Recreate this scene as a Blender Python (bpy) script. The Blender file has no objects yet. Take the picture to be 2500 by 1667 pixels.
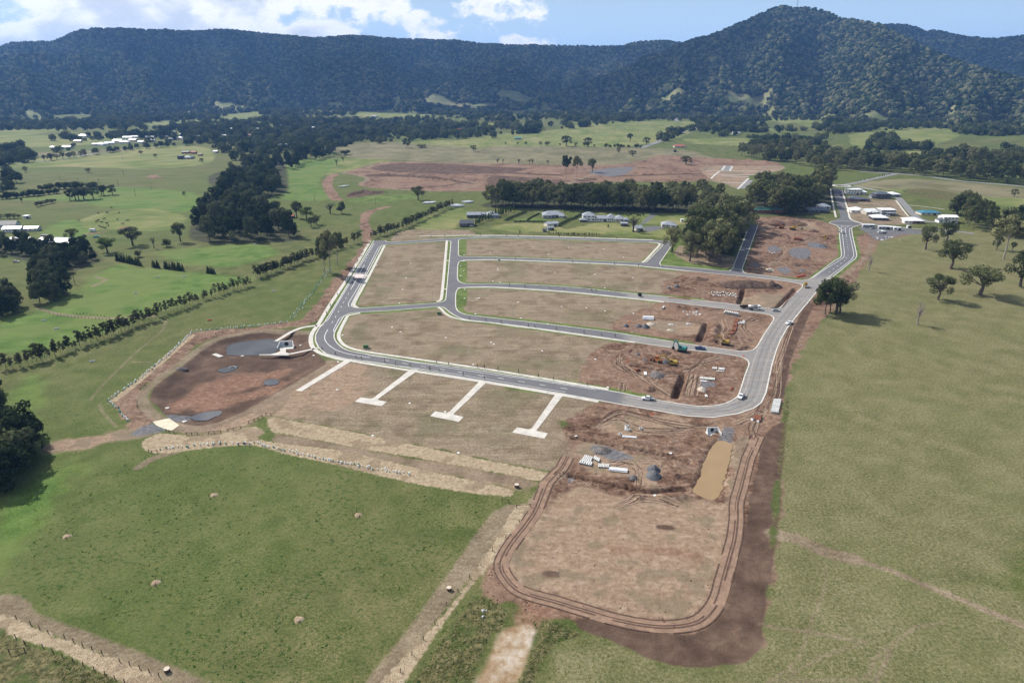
import bpy, bmesh, math, random
import numpy as np
from mathutils import Vector, Matrix
from mathutils.geometry import delaunay_2d_cdt

scene = bpy.context.scene
COL = scene.collection
R = math.radians

# ------------------------------------------------------------------ camera
CAM_H = 130.0                      # drone height in metres
FOC = 1667.0                       # focal length in photo pixels (24 mm on 36 mm)
HORIZON = 190.0                    # photo row of the true horizon
PITCH = math.atan((833.5 - HORIZON) / FOC)
cam_data = bpy.data.cameras.new("camera")
cam_data.sensor_width = 36.0
cam_data.lens = 36.0 * FOC / 2500.0
cam_data.clip_start = 1.0
cam_data.clip_end = 60000.0
cam = bpy.data.objects.new("camera", cam_data)
cam.location = (0, 0, CAM_H)
cam.rotation_euler = (math.pi / 2 - PITCH, 0, 0)
COL.objects.link(cam)
scene.camera = cam

# ------------------------------------------------------------------ sun and sky
SUN_EL = R(41)
SHADOW_AZ = R(-40)                 # direction shadows fall, from +x towards +y
sun_dir = Vector((-math.cos(SHADOW_AZ) * math.cos(SUN_EL), -math.sin(SHADOW_AZ) * math.cos(SUN_EL), math.sin(SUN_EL)))
sd = bpy.data.lights.new("sun", 'SUN')
sd.energy = 5.0
sd.angle = R(0.53)
sd.color = (1.0, 0.955, 0.88)
sun = bpy.data.objects.new("sun", sd)
sun.rotation_euler = (-sun_dir).to_track_quat('-Z', 'Y').to_euler()
sun.location = (0, 0, 500)
COL.objects.link(sun)

world = bpy.data.worlds.new("World")
scene.world = world
world.use_nodes = True


class NT:
    """small helper round a node tree"""
    def __init__(self, tree):
        self.t = tree
        self.n = tree.nodes
        self.l = tree.links

    def new(self, kind, **props):
        nd = self.n.new(kind)
        for k, v in props.items():
            setattr(nd, k, v)
        return nd

    def set(self, sock, v):
        if v is None:
            return
        if hasattr(v, 'is_output') or isinstance(v, bpy.types.NodeSocket):
            self.l.new(v, sock)
        else:
            try:
                sock.default_value = v
            except Exception:
                if isinstance(v, (tuple, list)) and len(v) == 3:
                    sock.default_value = (*v, 1.0)
                else:
                    raise

    def math(self, op, a, b=None, c=None, clamp=False):
        nd = self.new('ShaderNodeMath', operation=op, use_clamp=clamp)
        self.set(nd.inputs[0], a)
        if b is not None:
            self.set(nd.inputs[1], b)
        if c is not None:
            self.set(nd.inputs[2], c)
        return nd.outputs[0]

    def vmath(self, op, a, b=None, scale=None):
        nd = self.new('ShaderNodeVectorMath', operation=op)
        self.set(nd.inputs[0], a)
        if b is not None:
            self.set(nd.inputs[1], b)
        if scale is not None:
            self.set(nd.inputs['Scale'], scale)
        return nd.outputs['Value' if op in ('DOT_PRODUCT', 'LENGTH') else 'Vector']

    def noise(self, vec, scale, detail=3.0, rough=0.55, dist=0.0, out='Fac'):
        nd = self.new('ShaderNodeTexNoise')
        self.set(nd.inputs['Vector'], vec)
        self.set(nd.inputs['Scale'], scale)
        nd.inputs['Detail'].default_value = detail
        nd.inputs['Roughness'].default_value = rough
        nd.inputs['Distortion'].default_value = dist
        return nd.outputs[out]

    def mapping(self, vec, loc=(0, 0, 0), rot=(0, 0, 0), scale=(1, 1, 1)):
        nd = self.new('ShaderNodeMapping')
        self.set(nd.inputs['Vector'], vec)
        nd.inputs['Location'].default_value = loc
        nd.inputs['Rotation'].default_value = rot
        nd.inputs['Scale'].default_value = scale
        return nd.outputs[0]

    def step(self, v, lo, hi, smooth=True, to=(0.0, 1.0)):
        nd = self.new('ShaderNodeMapRange', interpolation_type='SMOOTHSTEP' if smooth else 'LINEAR')
        self.set(nd.inputs['Value'], v)
        self.set(nd.inputs['From Min'], lo)
        self.set(nd.inputs['From Max'], hi)
        nd.inputs['To Min'].default_value = to[0]
        nd.inputs['To Max'].default_value = to[1]
        return nd.outputs[0]

    def mix(self, fac, a, b, blend='MIX'):
        nd = self.new('ShaderNodeMix', data_type='RGBA', blend_type=blend)
        nd.clamp_factor = True
        self.set(nd.inputs[0], fac)
        self.set(nd.inputs[6], a)
        self.set(nd.inputs[7], b)
        return nd.outputs[2]

    def ramp(self, fac, stops):
        nd = self.new('ShaderNodeValToRGB')
        e = nd.color_ramp.elements
        while len(e) < len(stops):
            e.new(0.5)
        for el, (p, c) in zip(e, stops):
            el.position = p
            el.color = (*c, 1.0)
        self.set(nd.inputs[0], fac)
        return nd.outputs[0]


def build_world():
    t = NT(world.node_tree)
    t.n.clear()
    out = t.new('ShaderNodeOutputWorld')
    bg = t.new('ShaderNodeBackground')
    sky = t.new('ShaderNodeTexSky', sky_type='NISHITA')
    sky.sun_disc = False
    sky.sun_elevation = SUN_EL
    sky.sun_rotation = math.atan2(sun_dir.x, sun_dir.y)
    sky.altitude = 100
    sky.air_density = 1.0
    sky.dust_density = 0.6
    sky.ozone_density = 1.6
    d = t.new('ShaderNodeTexCoord').outputs['Generated']
    sep = t.new('ShaderNodeSeparateXYZ')
    t.set(sep.inputs[0], d)
    x, y, z = sep.outputs
    zc = t.math('MAXIMUM', z, 0.0)
    # cloud bank low over the range, as on a fair day: azimuth and height stretched so that bases lie flat
    comb = t.new('ShaderNodeCombineXYZ')
    az = t.math('ARCTAN2', x, y)
    t.set(comb.inputs[0], az)
    t.set(comb.inputs[1], t.math('MULTIPLY', zc, 1.5))
    t.set(comb.inputs[2], 7.3)
    v = comb.outputs[0]
    warp = t.noise(v, 16.0, 4.0, 0.55, out='Color')
    v2 = t.vmath('ADD', v, t.vmath('SCALE', t.vmath('SUBTRACT', warp, (0.5, 0.5, 0.5)), scale=0.045))
    big = t.noise(v2, 6.5, 2.0, 0.5)
    fine = t.noise(v2, 20.0, 8.0, 0.60)
    bias = t.math('ADD', t.step(az, -0.75, 0.05, False, (0.105, 0.045)), t.step(az, 0.02, 0.22, True, (0.0, -0.30)))
    hi = t.step(zc, 0.05, 0.30, True, (0.0, -0.06))
    dens = t.math('ADD', t.math('ADD', t.math('MULTIPLY', big, 0.80), t.math('MULTIPLY', fine, 0.40)), t.math('ADD', bias, hi))
    cover = t.step(dens, 0.585, 0.650)
    core = t.step(dens, 0.63, 0.82)
    # bases and hollows are greyer than the sunlit rims
    up = t.noise(t.vmath('ADD', v2, (0.012, -0.018, 0.0)), 20.0, 6.0, 0.58)
    shade = t.step(t.math('ADD', t.math('MULTIPLY', core, 0.42), t.math('MULTIPLY', up, 0.85)), 0.44, 0.92)
    cloud = t.mix(shade, (16.6, 16.5, 16.3), (10.2, 11.1, 12.6))
    hazeline = t.step(zc, 0.0, 0.22, True, (0.90, 0.15))
    skyc = t.mix(hazeline, sky.outputs[0], (8.6, 11.9, 16.0))
    col = t.mix(t.math('MULTIPLY', cover, 0.97), skyc, cloud)
    t.set(bg.inputs[0], col)
    bg.inputs[1].default_value = 0.062
    t.l.new(bg.outputs[0], out.inputs[0])


build_world()

vs = scene.view_settings
scene.display_settings.display_device = 'sRGB'
vs.view_transform = 'Standard'
vs.look = 'None'
vs.exposure = 0.31
vs.gamma = 1.0
vs.use_curve_mapping = False
cy = scene.cycles
cy.use_denoising = True
cy.denoising_prefilter = 'NONE'
cy.max_bounces = 5
cy.diffuse_bounces = 2
cy.glossy_bounces = 2
cy.transparent_max_bounces = 6
cy.volume_bounces = 1
cy.use_adaptive_sampling = True
cy.adaptive_threshold = 0.02

# ------------------------------------------------------------------ from photo pixels to places on the ground
FR = {  # name: (left, top, scale) of the enlargements the plan was measured from
    'S': (0, 0, 1.0), 'D': (0, 0, 0.9408),
    'z1': (0, 600, 3.1357), 'z2': (600, 560, 3.92), 'z3': (1100, 560, 3.92), 'z4': (1500, 640, 3.92),
    'z5': (200, 760, 3.36), 'z6': (1300, 940, 3.36), 'z7': (800, 1200, 2.138),
    'a1': (0, 0, 1.8816), 'a2': (1250, 0, 1.8816), 'a3': (0, 300, 3.36), 'a4': (600, 300, 3.36),
    'a5': (1200, 300, 3.36), 'a6': (1800, 300, 3.1357),
    'b1': (0, 1050, 2.541), 'b2': (1800, 1100, 2.7657), 'b3': (1850, 520, 3.563), 'b4': (1500, 780, 6.72),
    'b5': (1850, 420, 3.6185), 'b6': (0, 480, 7.35), 'b7': (1120, 490, 3.92), 'b8': (380, 280, 4.523),
    'c1': (700, 860, 3.36), 'c2': (1900, 420, 6.72), 'c3': (1820, 540, 7.84), 'c4': (600, 780, 11.76),
    'c5': (1560, 640, 5.88), 'c6': (1380, 1000, 4.704),
}
SP, CP = math.sin(PITCH), math.cos(PITCH)


def src(f, p):
    x0, y0, s = FR[f]
    return (x0 + p[0] / s, y0 + p[1] / s)


def ray(px, py):
    a = (px - 1250.0) / FOC
    b = -(py - 833.5) / FOC
    return a, CP + b * SP, -SP + b * CP


def G(f, p, z=0.0):
    """place on the level z that photo point p of enlargement f shows"""
    px, py = src(f, p)
    dx, dy, dz = ray(px, py)
    if dz > -0.004:
        dz = -0.004
    t = (z - CAM_H) / dz
    return (dx * t, dy * t)


def GS(f, pts, z=0.0):
    return [G(f, p, z) for p in pts]


def height_of(f, base, top):
    """height of an upright thing whose foot and top are given in the photo"""
    g = G(f, base)
    px, py = src(f, top)
    a, b, c = ray(px, py)
    t = g[1] / b
    return CAM_H + t * c


def metres(f, p, n):
    """metres across that n enlargement pixels cover at ground point p"""
    a, b = G(f, p), G(f, (p[0] + n, p[1]))
    return math.hypot(a[0] - b[0], a[1] - b[1])


def catmull(pts, closed=False, step=2.0):
    P = [np.array(p, float) for p in pts]
    n = len(P)
    out = []
    for i in range(n if closed else n - 1):
        p0 = P[(i - 1) % n] if closed or i > 0 else P[0]
        p1, p2 = P[i], P[(i + 1) % n]
        p3 = P[(i + 2) % n] if closed or i + 2 < n else P[-1]
        d = np.linalg.norm(p2 - p1)
        k = max(2, min(60, int(d / step)))
        # centripetal-ish tension
        for j in range(k):
            u = j / k
            m1 = (p2 - p0) * 0.5 * min(1.0, d / max(1e-6, np.linalg.norm(p2 - p0) * 0.5)) if True else 0
            m2 = (p3 - p1) * 0.5 * min(1.0, d / max(1e-6, np.linalg.norm(p3 - p1) * 0.5))
            h00 = 2 * u**3 - 3 * u**2 + 1
            h10 = u**3 - 2 * u**2 + u
            h01 = -2 * u**3 + 3 * u**2
            h11 = u**3 - u**2
            out.append(tuple(h00 * p1 + h10 * m1 + h01 * p2 + h11 * m2))
    if not closed:
        out.append(tuple(P[-1]))
    return out


def fillet(pts, radii, seg=8):
    n = len(pts)
    out = []
    for i in range(n):
        r = radii[i] if isinstance(radii, (list, tuple)) else radii
        p = np.array(pts[i], float)
        a = np.array(pts[i - 1], float) - p
        b = np.array(pts[(i + 1) % n], float) - p
        la, lb = np.linalg.norm(a), np.linalg.norm(b)
        if r <= 0 or la < 1e-6 or lb < 1e-6:
            out.append(tuple(p))
            continue
        a /= la
        b /= lb
        ang = math.acos(max(-1, min(1, float(a @ b))))
        if ang > R(168):
            out.append(tuple(p))
            continue
        t = min(r / math.tan(ang / 2), la * 0.48, lb * 0.48)
        p1, p2 = p + a * t, p + b * t
        for j in range(seg + 1):
            u = j / seg
            out.append(tuple((1 - u)**2 * p1 + 2 * u * (1 - u) * p + u * u * p2))
    return out


# ------------------------------------------------------------------ numpy noise
def _hash(ix, iy, seed):
    with np.errstate(over='ignore'):
        h = ix.astype(np.uint32) * np.uint32(374761393) + iy.astype(np.uint32) * np.uint32(668265263) + np.uint32(seed * 974634777 & 0xffffffff)
        h = (h ^ (h >> np.uint32(13))) * np.uint32(1274126177)
        h = h ^ (h >> np.uint32(16))
    return h.astype(np.float64) / 4294967295.0


def vnoise(x, y, seed=0):
    ix, iy = np.floor(x).astype(np.int64), np.floor(y).astype(np.int64)
    fx, fy = x - ix, y - iy
    fx = fx * fx * (3 - 2 * fx)
    fy = fy * fy * (3 - 2 * fy)
    a, b = _hash(ix, iy, seed), _hash(ix + 1, iy, seed)
    c, d = _hash(ix, iy + 1, seed), _hash(ix + 1, iy + 1, seed)
    return (a * (1 - fx) + b * fx) * (1 - fy) + (c * (1 - fx) + d * fx) * fy


def fbm(x, y, seed=0, oct=4, gain=0.5):
    s, a, tot = 0.0, 1.0, 0.0
    for i in range(oct):
        s = s + a * vnoise(x, y, seed + i * 17)
        tot += a
        a *= gain
        x, y = x * 2.03 + 11.3, y * 2.03 + 5.7
    return s / tot


def sstep(v, a, b):
    t = np.clip((v - a) / (b - a), 0, 1)
    return t * t * (3 - 2 * t)


def poly_sd(X, Y, poly):
    """signed distance, positive inside"""
    P = np.array(poly, float)
    Q = np.roll(P, -1, 0)
    d2 = np.full(X.shape, 1e18)
    inside = np.zeros(X.shape, bool)
    for (ax, ay), (bx, by) in zip(P, Q):
        ex, ey = bx - ax, by - ay
        L = ex * ex + ey * ey
        if L < 1e-9:
            continue
        wx, wy = X - ax, Y - ay
        t = np.clip((wx * ex + wy * ey) / L, 0, 1)
        d2 = np.minimum(d2, (wx - ex * t)**2 + (wy - ey * t)**2)
        if ay != by:
            c = (ay > Y) != (by > Y)
            inside ^= c & (X < ex * (Y - ay) / ey + ax)
    d = np.sqrt(d2)
    return np.where(inside, d, -d)


def line_d(X, Y, pts):
    d2 = np.full(X.shape, 1e18)
    for (ax, ay), (bx, by) in zip(pts[:-1], pts[1:]):
        ex, ey = bx - ax, by - ay
        L = ex * ex + ey * ey + 1e-12
        wx, wy = X - ax, Y - ay
        t = np.clip((wx * ex + wy * ey) / L, 0, 1)
        d2 = np.minimum(d2, (wx - ex * t)**2 + (wy - ey * t)**2)
    return np.sqrt(d2)


# ------------------------------------------------------------------ mesh and object helpers
def mesh_from(name, verts, faces, mat=None, smooth=False):
    me = bpy.data.meshes.new(name)
    me.from_pydata([tuple(v) for v in verts], [], faces)
    if mat:
        me.materials.append(mat)
    if smooth:
        me.polygons.foreach_set('use_smooth', [True] * len(me.polygons))
    me.update()
    return me


def link(name, me, parent=None, loc=None, rz=None, scale=None):
    o = bpy.data.objects.new(name, me)
    COL.objects.link(o)
    if parent is not None:
        o.parent = parent
    if loc is not None:
        o.location = loc
    if rz is not None:
        o.rotation_euler = (0, 0, rz)
    if scale is not None:
        o.scale = scale if isinstance(scale, (tuple, list)) else (scale,) * 3
    return o


def tag(o, label, cat, group=None):
    o['label'] = label
    o['category'] = cat
    if group:
        o['group'] = group
    return o


def structure(o):
    o['kind'] = 'structure'
    return o


def thing(name, label, cat, loc=(0, 0, 0), rz=0.0, group=None, scale=None):
    o = link(name, None, None, loc, rz, scale)
    o.empty_display_size = 0.5
    return tag(o, label, cat, group)


class MB:
    """collects simple solids into one mesh"""
    def __init__(self):
        self.v, self.f = [], []

    def add(self, verts, faces):
        k = len(self.v)
        self.v += [tuple(p) for p in verts]
        self.f += [tuple(i + k for i in q) for q in faces]
        return self

    def box(self, x0, x1, y0, y1, z0, z1, M=None):
        vs_ = [(x0, y0, z0), (x1, y0, z0), (x1, y1, z0), (x0, y1, z0), (x0, y0, z1), (x1, y0, z1), (x1, y1, z1), (x0, y1, z1)]
        if M is not None:
            vs_ = [tuple(M @ Vector(p)) for p in vs_]
        return self.add(vs_, [(0, 3, 2, 1), (4, 5, 6, 7), (0, 1, 5, 4), (1, 2, 6, 5), (2, 3, 7, 6), (3, 0, 4, 7)])

    def bar(self, a, b, w, h=None):
        """square bar from a to b"""
        a, b = Vector(a), Vector(b)
        d = b - a
        L = d.length
        q = d.to_track_quat('X', 'Z').to_matrix().to_4x4()
        M = Matrix.Translation(a) @ q
        h = h or w
        return self.box(0, L, -w / 2, w / 2, -h / 2, h / 2, M)

    def tube(self, a, b, r0, r1=None, n=8, caps=True):
        a, b = Vector(a), Vector(b)
        r1 = r0 if r1 is None else r1
        q = (b - a).to_track_quat('Z', 'Y').to_matrix()
        vs_, fs = [], []
        for k, (c, r) in enumerate(((a, r0), (b, r1))):
            for i in range(n):
                t = 2 * math.pi * i / n
                vs_.append(c + q @ Vector((math.cos(t) * r, math.sin(t) * r, 0)))
        for i in range(n):
            j = (i + 1) % n
            fs.append((i, j, n + j, n + i))
        if caps:
            fs.append(tuple(range(n - 1, -1, -1)))
            fs.append(tuple(range(n, 2 * n)))
        return self.add(vs_, fs)

    def pipe(self, a, b, r, wall=0.08, n=12):
        a, b = Vector(a), Vector(b)
        q = (b - a).to_track_quat('Z', 'Y').to_matrix()
        vs_, fs = [], []
        for c in (a, b):
            for rr in (r, r - wall):
                for i in range(n):
                    t = 2 * math.pi * i / n
                    vs_.append(c + q @ Vector((math.cos(t) * rr, math.sin(t) * rr, 0)))
        for i in range(n):
            j = (i + 1) % n
            o0, i0, o1, i1 = 0, n, 2 * n, 3 * n
            fs += [(o0 + i, o0 + j, o1 + j, o1 + i), (i0 + j, i0 + i, i1 + i, i1 + j),
                   (o0 + j, o0 + i, i0 + i, i0 + j), (o1 + i, o1 + j, i1 + j, i1 + i)]
        return self.add(vs_, fs)

    def prism(self, poly, z0, z1):
        n = len(poly)
        vs_ = [(x, y, z0) for x, y in poly] + [(x, y, z1) for x, y in poly]
        fs = [tuple(range(n - 1, -1, -1)), tuple(range(n, 2 * n))]
        for i in range(n):
            j = (i + 1) % n
            fs.append((i, j, n + j, n + i))
        return self.add(vs_, fs)

    def side_prism(self, poly_xz, y0, y1):
        """profile in x-z pushed along y"""
        n = len(poly_xz)
        vs_ = [(x, y0, z) for x, z in poly_xz] + [(x, y1, z) for x, z in poly_xz]
        fs = [tuple(range(n)), tuple(range(2 * n - 1, n - 1, -1))]
        for i in range(n):
            j = (i + 1) % n
            fs.append((j, i, n + i, n + j))
        return self.add(vs_, fs)

    def mesh(self, name, mat, smooth=False):
        return mesh_from(name, self.v, self.f, mat, smooth)

    def obj(self, name, mat, parent=None, smooth=False, **kw):
        return link(name, self.mesh(name, mat, smooth), parent, **kw)


def simple_mat(name, col, rough=0.7, var=0.0, scale=2.0, metal=0.0, spec=0.3, bump=0.0):
    m = bpy.data.materials.new(name)
    m.use_nodes = True
    t = NT(m.node_tree)
    b = m.node_tree.nodes['Principled BSDF']
    b.inputs['Roughness'].default_value = rough
    b.inputs['Metallic'].default_value = metal
    b.inputs['Specular IOR Level'].default_value = spec
    if var > 0:
        p = t.new('ShaderNodeTexCoord').outputs['Object']
        n = t.noise(p, scale, 5.0, 0.6)
        dark = tuple(c * (1 - var) for c in col)
        lite = tuple(min(1, c * (1 + var)) for c in col)
        t.set(b.inputs['Base Color'], t.ramp(n, [(0.3, dark), (0.7, lite)]))
        t.set(b.inputs['Roughness'], t.step(n, 0.2, 0.8, False, (max(0, rough - 0.12), min(1, rough + 0.12))))
        if bump > 0:
            bp = t.new('ShaderNodeBump')
            bp.inputs['Distance'].default_value = bump
            bp.inputs['Strength'].default_value = 0.8
            t.set(bp.inputs['Height'], n)
            t.set(b.inputs['Normal'], bp.outputs[0])
    else:
        b.inputs['Base Color'].default_value = (*col, 1)
    return m
# ================================================================== plan of the estate
def cat(*runs):
    out = []
    for f, pts in runs:
        out += GS(f, pts)
    return out


BLOCK_A = fillet(GS('z2', [(1303, 150), (1966, 106), (1912, 700), (988, 764)]), [5, 5, 9, 9])
_b_left = cat(('z2', [(1830, 741), (1400, 776), (1060, 795), (985, 808), (940, 832), (905, 885), (850, 985), (848, 1040), (880, 1095), (960, 1152), (1090, 1183), (1300, 1217), (1640, 1272)]),
              ('z3', [(0, 1310), (800, 1432), (1540, 1548)]),
              ('z4', [(300, 1300), (600, 1352), (820, 1380), (1000, 1368), (1110, 1332), (1180, 1285), (1205, 1225), (1255, 1070), (1290, 970), (1262, 928), (1190, 902), (1050, 878), (600, 826), (250, 775)]),
              ('z3', [(1770, 1078), (1530, 1044), (1150, 990), (820, 945), (590, 915), (160, 866)]),
              ('z2', [(2060, 850), (1985, 815), (1930, 775), (1890, 746)]))
BLOCK_B = catmull(_b_left, True, 3.0)
BLOCK_C = catmull(cat(('z3', [(50, 740), (50, 620), (62, 580), (90, 563), (170, 553), (420, 551), (1000, 586), (1390, 621), (2040, 690)]),
                      ('z4', [(900, 428), (1400, 490), (1490, 505), (1527, 535), (1500, 592), (1440, 680), (1370, 800), (1330, 838), (1260, 854), (1190, 852), (800, 798), (250, 715)]),
                      ('z3', [(1700, 1008), (1400, 966), (930, 908), (690, 880), (300, 836), (140, 814), (75, 785)])), True, 3.0)
BLOCK_D = catmull(cat(('z3', [(66, 470), (72, 330), (95, 303), (160, 292), (460, 290), (1280, 319), (1800, 347)]),
                      ('z4', [(300, 48), (820, 97), (1360, 150), (1700, 193), (1790, 213), (1800, 235), (1700, 335), (1600, 425), (1560, 447), (1480, 444), (1150, 405), (500, 332)]),
                      ('z3', [(1600, 600), (1170, 555), (750, 530), (500, 520), (180, 522), (95, 508)])), True, 3.0)
BLOCK_E = fillet(GS('z3', [(74, 262), (76, 94), (400, 80), (1000, 94), (1960, 128), (2036, 148), (1868, 322), (1000, 286), (400, 266)]), [7, 6, 0, 0, 0, 3, 5, 0, 0])

ROAD_OUT = cat(('z2', [(1226, 108), (1322, 106), (1345, 118), (1380, 122), (1600, 110), (2050, 80), (2352, 68)]),
               ('z3', [(200, 66), (400, 63), (1000, 76), (1950, 106), (2122, 118), (2126, 140), (2000, 325), (2012, 345), (2352, 371)]),
               ('a5', [(1880, 1213), (1950, 1218), (1980, 1190), (2115, 840), (2186, 840), (2056, 1195), (2066, 1226)]),
               ('c3', [(20, 1005), (450, 1050), (900, 1118), (1090, 1138), (1210, 1115), (1280, 1075), (1480, 930), (1700, 760), (1820, 700), (1840, 640), (1818, 450), (1795, 230), (1810, 150), (1760, 95), (1650, 55), (1640, -10)]),
               ('b5', [(640, 440), (690, 420), (735, 405), (700, 300), (665, 150), (735, 150), (772, 300), (800, 400), (820, 425), (900, 450), (925, 465)]),
               ('c3', [(2200, 75), (2060, 115), (2030, 140), (2050, 280), (2105, 520), (2132, 650), (2110, 715), (2000, 800), (1660, 1075), (1540, 1130)]),
               ('z4', [(1905, 320), (1840, 400), (1780, 470), (1650, 635), (1590, 742), (1550, 842), (1508, 980), (1450, 1250), (1405, 1345), (1330, 1400), (1180, 1450), (940, 1486), (700, 1472), (400, 1420), (0, 1350)]),
               ('z3', [(1000, 1560), (0, 1398)]),
               ('z2', [(1640, 1340), (1240, 1275), (960, 1240), (770, 1192), (700, 1135), (668, 1070), (668, 1010), (700, 950), (760, 880), (870, 705), (1000, 487)]))


def near_curve(poly, step=3.0):
    return poly


# T-shaped and plain concrete drives
DRIVES = [GS('c1', [(485, 62), (540, 68), (122, 320), (74, 313)]),
          GS('c1', [(1018, 138), (1080, 146), (745, 386), (760, 394), (822, 406), (776, 442), (560, 405), (606, 369), (690, 381), (712, 374)]),
          GS('c1', [(1592, 229), (1650, 236), (1368, 506), (1380, 514), (1450, 530), (1414, 570), (1176, 523), (1218, 484), (1310, 499), (1332, 490)]),
          GS('c1', [(2208, 338), (2272, 348), (2048, 642), (2060, 648), (2142, 664), (2114, 708), (1850, 657), (1888, 615), (1990, 632), (2012, 622)])]

# ------------------------------------------------------------------ ground cover: layers of polygons and strips
LAY = {k: [] for k in ('emer', 'yell', 'earth', 'tan', 'dry', 'dark', 'sand', 'straw', 'clay', 'verge', 'grav', 'wood', 'weed', 'red', 'oliv', 'fal')}


def P(layer, f, pts, smooth=True, z=0.0):
    w = GS(f, pts, z)
    LAY[layer].append(('p', catmull(w, True, 4.0) if smooth else w))


def L(layer, f, pts, hw, z=0.0):
    LAY[layer].append(('l', catmull(GS(f, pts, z), False, 4.0), hw))


# paddocks on the left: lush green
P('emer', 'z1', [(-60, 800), (0, 590), (280, 500), (560, 350), (640, 270), (900, 150), (1100, 170), (1500, 200), (1900, 250), (1780, 310), (1400, 440), (1100, 540), (780, 680), (300, 800)])
P('emer', 'a3', [(-60, 640), (500, 590), (960, 530), (1600, 580), (1560, 720), (1300, 735), (860, 690), (500, 640)])
P('emer', 'a4', [(240, 400), (500, 300), (830, 300), (650, 430), (600, 500), (690, 630), (260, 620), (150, 590)])
P('emer', 'a3', [(330, 900), (560, 800), (740, 860), (700, 960), (440, 980)])
P('emer', 'z1', [(40, 1200), (120, 1060), (240, 1000), (330, 1120), (240, 1400), (520, 1560), (420, 1568), (200, 1400)])
P('emer', 'b1', [(-40, 560), (160, 380), (420, 200), (560, 180), (420, 360), (240, 560), (120, 800), (-60, 860)])
P('yell', 'a3', [(300, 290), (900, 230), (1400, 190), (1700, 210), (1720, 330), (1200, 380), (500, 360), (-60, 370), (-60, 350)])
P('yell', 'a4', [(830, 300), (1200, 305), (1060, 360), (800, 400), (660, 430)])
P('yell', 'a4', [(1000, 210), (1400, 150), (2400, 160), (2400, 250), (1200, 290), (900, 290)])
P('yell', 'a5', [(0, 120), (700, 60), (1600, 20), (1560, 120), (900, 210), (0, 190)])
P('yell', 'a6', [(860, 130), (1100, 60), (1700, 80), (1500, 170), (1200, 200), (960, 200)])
P('yell', 'a6', [(1000, 470), (1500, 440), (2195, 520), (2195, 640), (1700, 600), (1300, 540)])
P('yell', 'a5', [(120, 830), (440, 830), (640, 870), (900, 820), (1400, 880), (1450, 940), (900, 910), (450, 900), (0, 880)])
P('yell', 'a5', [(860, 740), (1290, 745), (1640, 750), (1600, 830), (1300, 830), (1100, 780)])
P('yell', 'a4', [(1400, 860), (1500, 760), (1750, 700), (1850, 750), (1700, 860), (1560, 880)])

# far fields on the plain and the lower slopes
for pts in ([(0, 610), (300, 605), (100, 640), (0, 650)], [(0, 650), (400, 625), (560, 640), (380, 665), (0, 680)], [(700, 570), (900, 550), (920, 570), (740, 590)],
            [(1000, 550), (1150, 500), (1200, 540), (1060, 555)], [(1640, 540), (1720, 475), (1780, 460), (1960, 520), (1960, 545)], [(0, 540), (260, 490), (420, 505), (400, 530), (150, 535)], [(110, 450), (220, 470), (150, 465)],
            [(2130, 640), (2352, 610), (2352, 640), (2150, 655)], [(2160, 580), (2260, 570), (2250, 595), (2170, 590)]):
    P('yell', 'a1', pts)
for pts in ([(0, 620), (300, 590), (800, 560), (820, 590), (700, 620), (0, 660)], [(800, 520), (860, 495), (930, 525), (850, 540)], [(1150, 540), (1210, 510), (1300, 545), (1250, 580)], [(1280, 570), (1380, 510), (1420, 590)],
            [(1560, 620), (1900, 590), (2060, 620), (1850, 660), (1600, 650)], [(1700, 690), (1900, 690), (1850, 740), (1720, 720)], [(2020, 545), (2100, 525), (2200, 540), (2180, 580)], [(1000, 580), (1200, 590), (1350, 610), (1150, 600)], [(800, 640), (1100, 640), (1090, 670), (840, 660)]):
    P('yell', 'a2', pts)

# dry lots
for b in (BLOCK_A, BLOCK_E, BLOCK_B, BLOCK_C, BLOCK_D):
    LAY['dry'].append(('p', b))
P('dry', 'c1', [(330, 60), (540, 70), (2352, 360), (2640, 400), (2560, 480), (2350, 560), (2200, 560), (2270, 700), (2330, 900), (2240, 980), (1500, 850), (700, 680), (0, 545), (-60, 420), (60, 330), (120, 330)], False)
P('dry', 'a4', [(1190, 962), (1250, 900), (1360, 880), (1800, 880), (1890, 912), (1700, 938), (1250, 972)])
P('earth', 'a5', [(560, 345), (1000, 345), (1300, 305), (1750, 330), (1760, 450), (1200, 470), (600, 490)])
P('tan', 'a5', [(1760, 360), (2340, 360), (2340, 395), (2120, 425), (2060, 530), (1920, 495), (1780, 450)])
P('dry', 'a5', [(1740, 350), (2352, 350), (2352, 400), (2120, 430), (2050, 540), (1900, 500), (1760, 460)])
P('dry', 'a6', [(850, 580), (1200, 590), (1280, 690), (1400, 770), (950, 770), (860, 700)])
P('dry', 'a5', [(1480, 1080), (1560, 1010), (1980, 1100), (1940, 1190), (1640, 1170)])
P('fal', 'a4', [(700, 200), (1100, 160), (1600, 190), (2400, 260), (2400, 345), (1300, 310), (900, 290), (760, 260)])
P('fal', 'a5', [(-10, 200), (900, 210), (1300, 240), (1700, 270), (1800, 290), (1000, 360), (560, 350), (0, 330)])

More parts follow.
